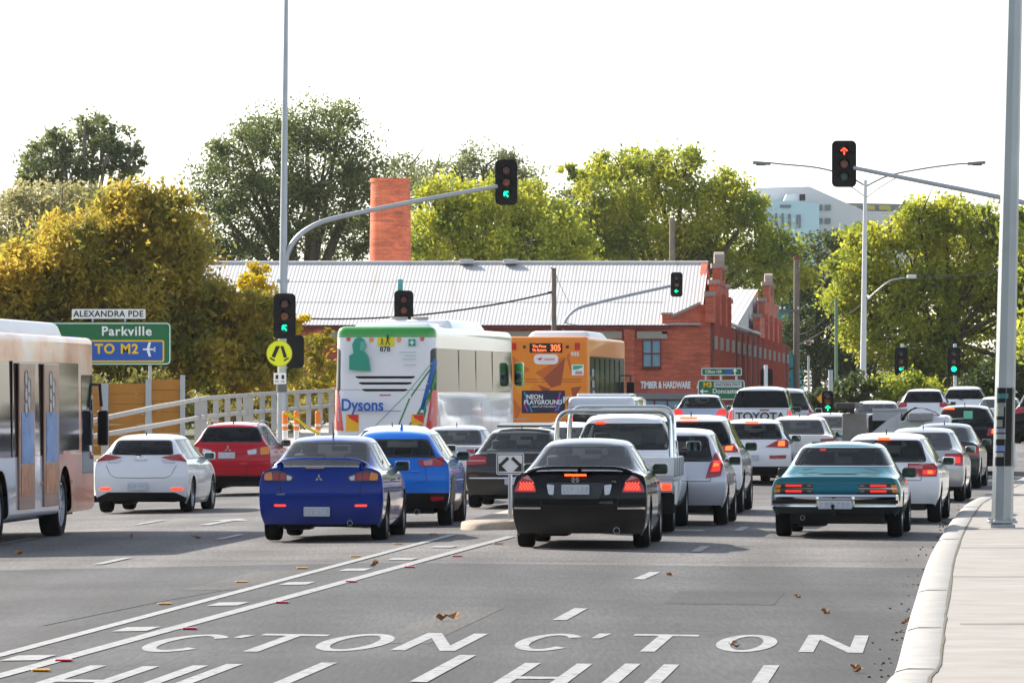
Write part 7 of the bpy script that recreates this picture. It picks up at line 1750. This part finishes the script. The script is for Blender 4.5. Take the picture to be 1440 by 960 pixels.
# ---- fence, boards, bollards on the left
t = empty('railing', at(150, 62), 0, 'pale steel two rail barrier with wide pickets behind the red SUV', 'fence'); o = Vector(t.location)
def fpt(px, py):
    s = np.interp(px, [60, 150, 290, 480, 560], [66, 62, 54, 46, 43]); return up(px, py, s)-o, s
RAILM = mat('pale_painted_steel', (.36, .36, .35), .55, .1, var=.12, scale=2)
for nm, pts in (('top_rail', ((90, 601), (150, 587), (220, 572), (290, 559.5), (380, 553), (480, 548))), ('lower_rail', ((90, 622), (138, 612), (220, 598), (290, 585), (380, 577), (480, 569)))):
    b = MB(); P = [fpt(*q)[0] for q in pts]
    for a, c in zip(P, P[1:]):
        d = (c-a).normalized(); n = d.cross(Vector((0, 0, 1))).normalized(); h = Vector((0, 0, .05)); w_ = n*.04
        vs_ = [b.bm.verts.new(x) for x in (a-h-w_, a-h+w_, a+h+w_, a+h-w_, c-h-w_, c-h+w_, c+h+w_, c+h-w_)]
        for f in ((0, 1, 2, 3), (7, 6, 5, 4), (0, 4, 5, 1), (1, 5, 6, 2), (2, 6, 7, 3), (3, 7, 4, 0)): b.bm.faces.new([vs_[k] for k in f])
    b.build(nm, RAILM, t, smooth=False)
for px in (147, 278, 346, 466):
    yt = np.interp(px, [90, 150, 290, 380, 480], [601, 585, 557, 551, 546]); a, s = fpt(px, yt); z_ = at(px, s).z-.2-o.z
    b = MB(); b.box((a.x, a.y+.1, (a.z+z_)/2), (.17, .10, a.z-z_)); b.build('post', RAILM, t, smooth=False)
for i, px in enumerate(np.arange(287, 470, 16.3)):
    yt = np.interp(px, [290, 380, 480], [563, 555.5, 551]); a, s = fpt(px, yt); z_ = fpt(px, yt+50)[0].z
    b = MB(); b.box((a.x, a.y+.12, (a.z+z_)/2), (.15, .03, a.z-z_)); b.build('picket', RAILM, t, smooth=False)
s = 50; t = empty('hoarding', at(200, s), 0, 'orange brown timber board hoarding between steel posts beside the railing', 'fence'); o = Vector(t.location)
TB = mat('orange_timber', (.42, .17, .02), .7, var=.2, scale=3)
for x0, x1, y0 in ((60, 143, 540), (153, 204, 539), (214, 253, 533)):
    a = up(x0, 640, s)-o; c = up(x1, y0, s)-o; bw = MB(); n = 7
    for k in range(n): h = (c.z-a.z)/n; bw.box(((a.x+c.x)/2, 0, a.z+h*(k+.5)), (c.x-a.x, .04, h-.012))
    bw.build('board_panel', TB, t, smooth=False)
for px, yt, w_ in ((148, 539, .19), (209, 533, .16), (257, 527, .13)):
    a = up(px, yt, s)-o; b = MB(); b.box((a.x, -.05, a.z/2-.1), (w_, .14, a.z+.2)); b.build('post', M_GALV, t, smooth=False)
ORG = mat('bollard_orange', (.90, .22, .01), .5); first = None
for i, (px, lab) in enumerate(((401, 'orange and white flexible bollard just right of the tall pole'), (417, 'middle orange and white bollard, where the yellow tape is tied'), (447, 'orange and white bollard nearest the coach'))):
    if first is None:
        t = first = empty('bollard', (0, 0, 0), 0, lab, 'bollard', 'bollards by the coach')
        b = MB(); b.tube([(0, 0, 0), (0, 0, .60)], .07, 12); b.build('white_sleeve', M_TXTW, t)
        b = MB(); b.tube([(0, 0, .60), (0, 0, 1.08), (0, 0, 1.10)], [.074, .074, .05], 12); b.build('orange_top', ORG, t)
        b = MB(); b.lathe([(.0, .06), (.14, .05), (.17, 0)], (0, 0, 0), 'Z', 14); b.build('base', M_BLACK, t)
        b = MB(); b.lathe([(.0765, .70), (.0765, .76)], (0, 0, 0), 'Z', 12); b.build('reflective_band', M_TXTW, t)
    else: t = copy_tree(first); t['label'] = lab
    s = 53; v = up(px, 578, s); t.location = (v.x, v.y, v.z-1.10)
b = MB(); P = [up(399, 580, 53), up(408, 584, 53), up(417, 588, 53), up(432, 601, 53), up(450, 610, 53)]
b.tube([p_+Vector((0, -.1, 0)) for p_ in P], .035, 4); tag(b.build('barrier_tape', mat('tape_yellow', (.80, .55, .02), .5, var=.5, scale=12)), 'yellow barrier tape sagging between the orange bollards', 'tape')
# ---- raised markers and litter on the road
def marker(px, py, m, nm, lab, grp):
    c = ground(px, py); b = MB(); b.box((0, 0, .010), (.13, .10, .016), bev=.006, seg=1); o = tag(b.build(nm, m), lab, 'road marker', grp); o.location = c+Vector((0, 0, .006)); o.rotation_euler = (0, 0, -.08); return o
MA = mat('marker_amber', (.75, .30, .01), .35); MRD = mat('marker_red', (.55, .02, .05), .35)
oa = ord_ = None
for px, py in ((232, 850.5), (340, 819.5), (425, 800), (500, 783.5), (560, 765.5), (610, 751.5), (58, 944.5)):
    if oa is None: oa = marker(px, py, MA, 'raised_marker', 'small amber raised marker beside the left solid line', 'amber raised markers')
    else: o = oa.copy(); COL.objects.link(o); o.location = ground(px, py)+Vector((0, 0, .006))
for px, py in ((267, 885.5), (397, 848.5), (494, 819), (576, 798.5), (643, 783), (701, 765.5), (90, 930.5)):
    if ord_ is None: ord_ = marker(px, py, MRD, 'raised_marker', 'small red raised marker beside the right solid line', 'red raised markers')
    else: o = ord_.copy(); COL.objects.link(o); o.location = ground(px, py)+Vector((0, 0, .006))
def leaf(px, py, sz, lab, seed, z=None):
    rg = random.Random(seed); c = ground(px, py) if z is None else z; b = MB(); n = 9
    for k in range(rg.choice((1, 2, 2, 3))):
        a0 = rg.uniform(0, 6.28); oz = .01+.02*k; cx, cy = rg.uniform(-sz*.6, sz*.6), rg.uniform(-sz*.6, sz*.6)
        ctr = b.bm.verts.new((cx, cy, oz)); ring = []
        for i in range(n):
            a = a0+2*math.pi*i/n; r_ = sz*.7*rg.uniform(.45, 1.0); ring.append(b.bm.verts.new((cx+math.cos(a)*r_, cy+math.sin(a)*r_*.7, oz+rg.uniform(0, sz*.7))))
        for i in range(n): b.bm.faces.new((ctr, ring[i], ring[(i+1) % n]))
    o = tag(b.build('dry_leaf', mat('dry_leaf_brown', (.34, .15, .05), .8, var=.5, scale=20), smooth=False), lab, 'leaf', 'dry leaves on the road'); o.location = c; return o
for i, (px, py, sz, lab) in enumerate(((628, 874, .11, 'largest curled brown leaf lying in the left text lane'), (523, 797, .08, 'curled brown leaf between the two solid lines'), (275, 758, .07, 'brown leaf on the road left of the blue sedan'), (30, 780, .10, 'pale leaf litter near the left edge below the bus'),
        (1163, 864, .06, 'small orange leaf in the kerb lane'), (1208, 946, .07, 'tan leaf at the bottom beside the last letter L'), (1274, 878, .05, 'leaf in the gutter against the kerb'), (941, 810, .07, 'flat orange leaf beside the lane dash'), (1033, 912, .05, 'leaf lying on the painted letter O'), (186, 757, .04, 'tiny leaf behind the white hatchback'), (1120, 842, .04, 'small dark leaf ahead of the right lettering'))):
    leaf(px, py, sz, lab, i+3)

# ---------------------------------------------------------------- thin haze
hz = bmesh.new(); r_ = bmesh.ops.create_cube(hz, size=1)
for v in r_['verts']: v.co = Vector((v.co.x*1300, 560+v.co.y*1960, 32+v.co.z*70))
me = bpy.data.meshes.new('haze'); hz.to_mesh(me); hz.free()
hm = bpy.data.materials.new('haze_air'); hm.use_nodes = True; N = hm.node_tree.nodes; L = hm.node_tree.links; N.remove(N['Principled BSDF'])
pv = N.new('ShaderNodeVolumePrincipled'); pv.inputs['Color'].default_value = (.92, .95, 1, 1); pv.inputs['Density'].default_value = .00005; pv.inputs['Anisotropy'].default_value = .1
L.new(pv.outputs[0], N['Material Output'].inputs['Volume'])
tag(link('haze', me, hm), kind='stuff')
for f in (car_blue_sedan, car_black_sedan, car_turquoise, car_white_hatch, car_red_suv, car_blue_hatch, cars_far, cars_trucks, coach, orange_bus, advert_bus): f()
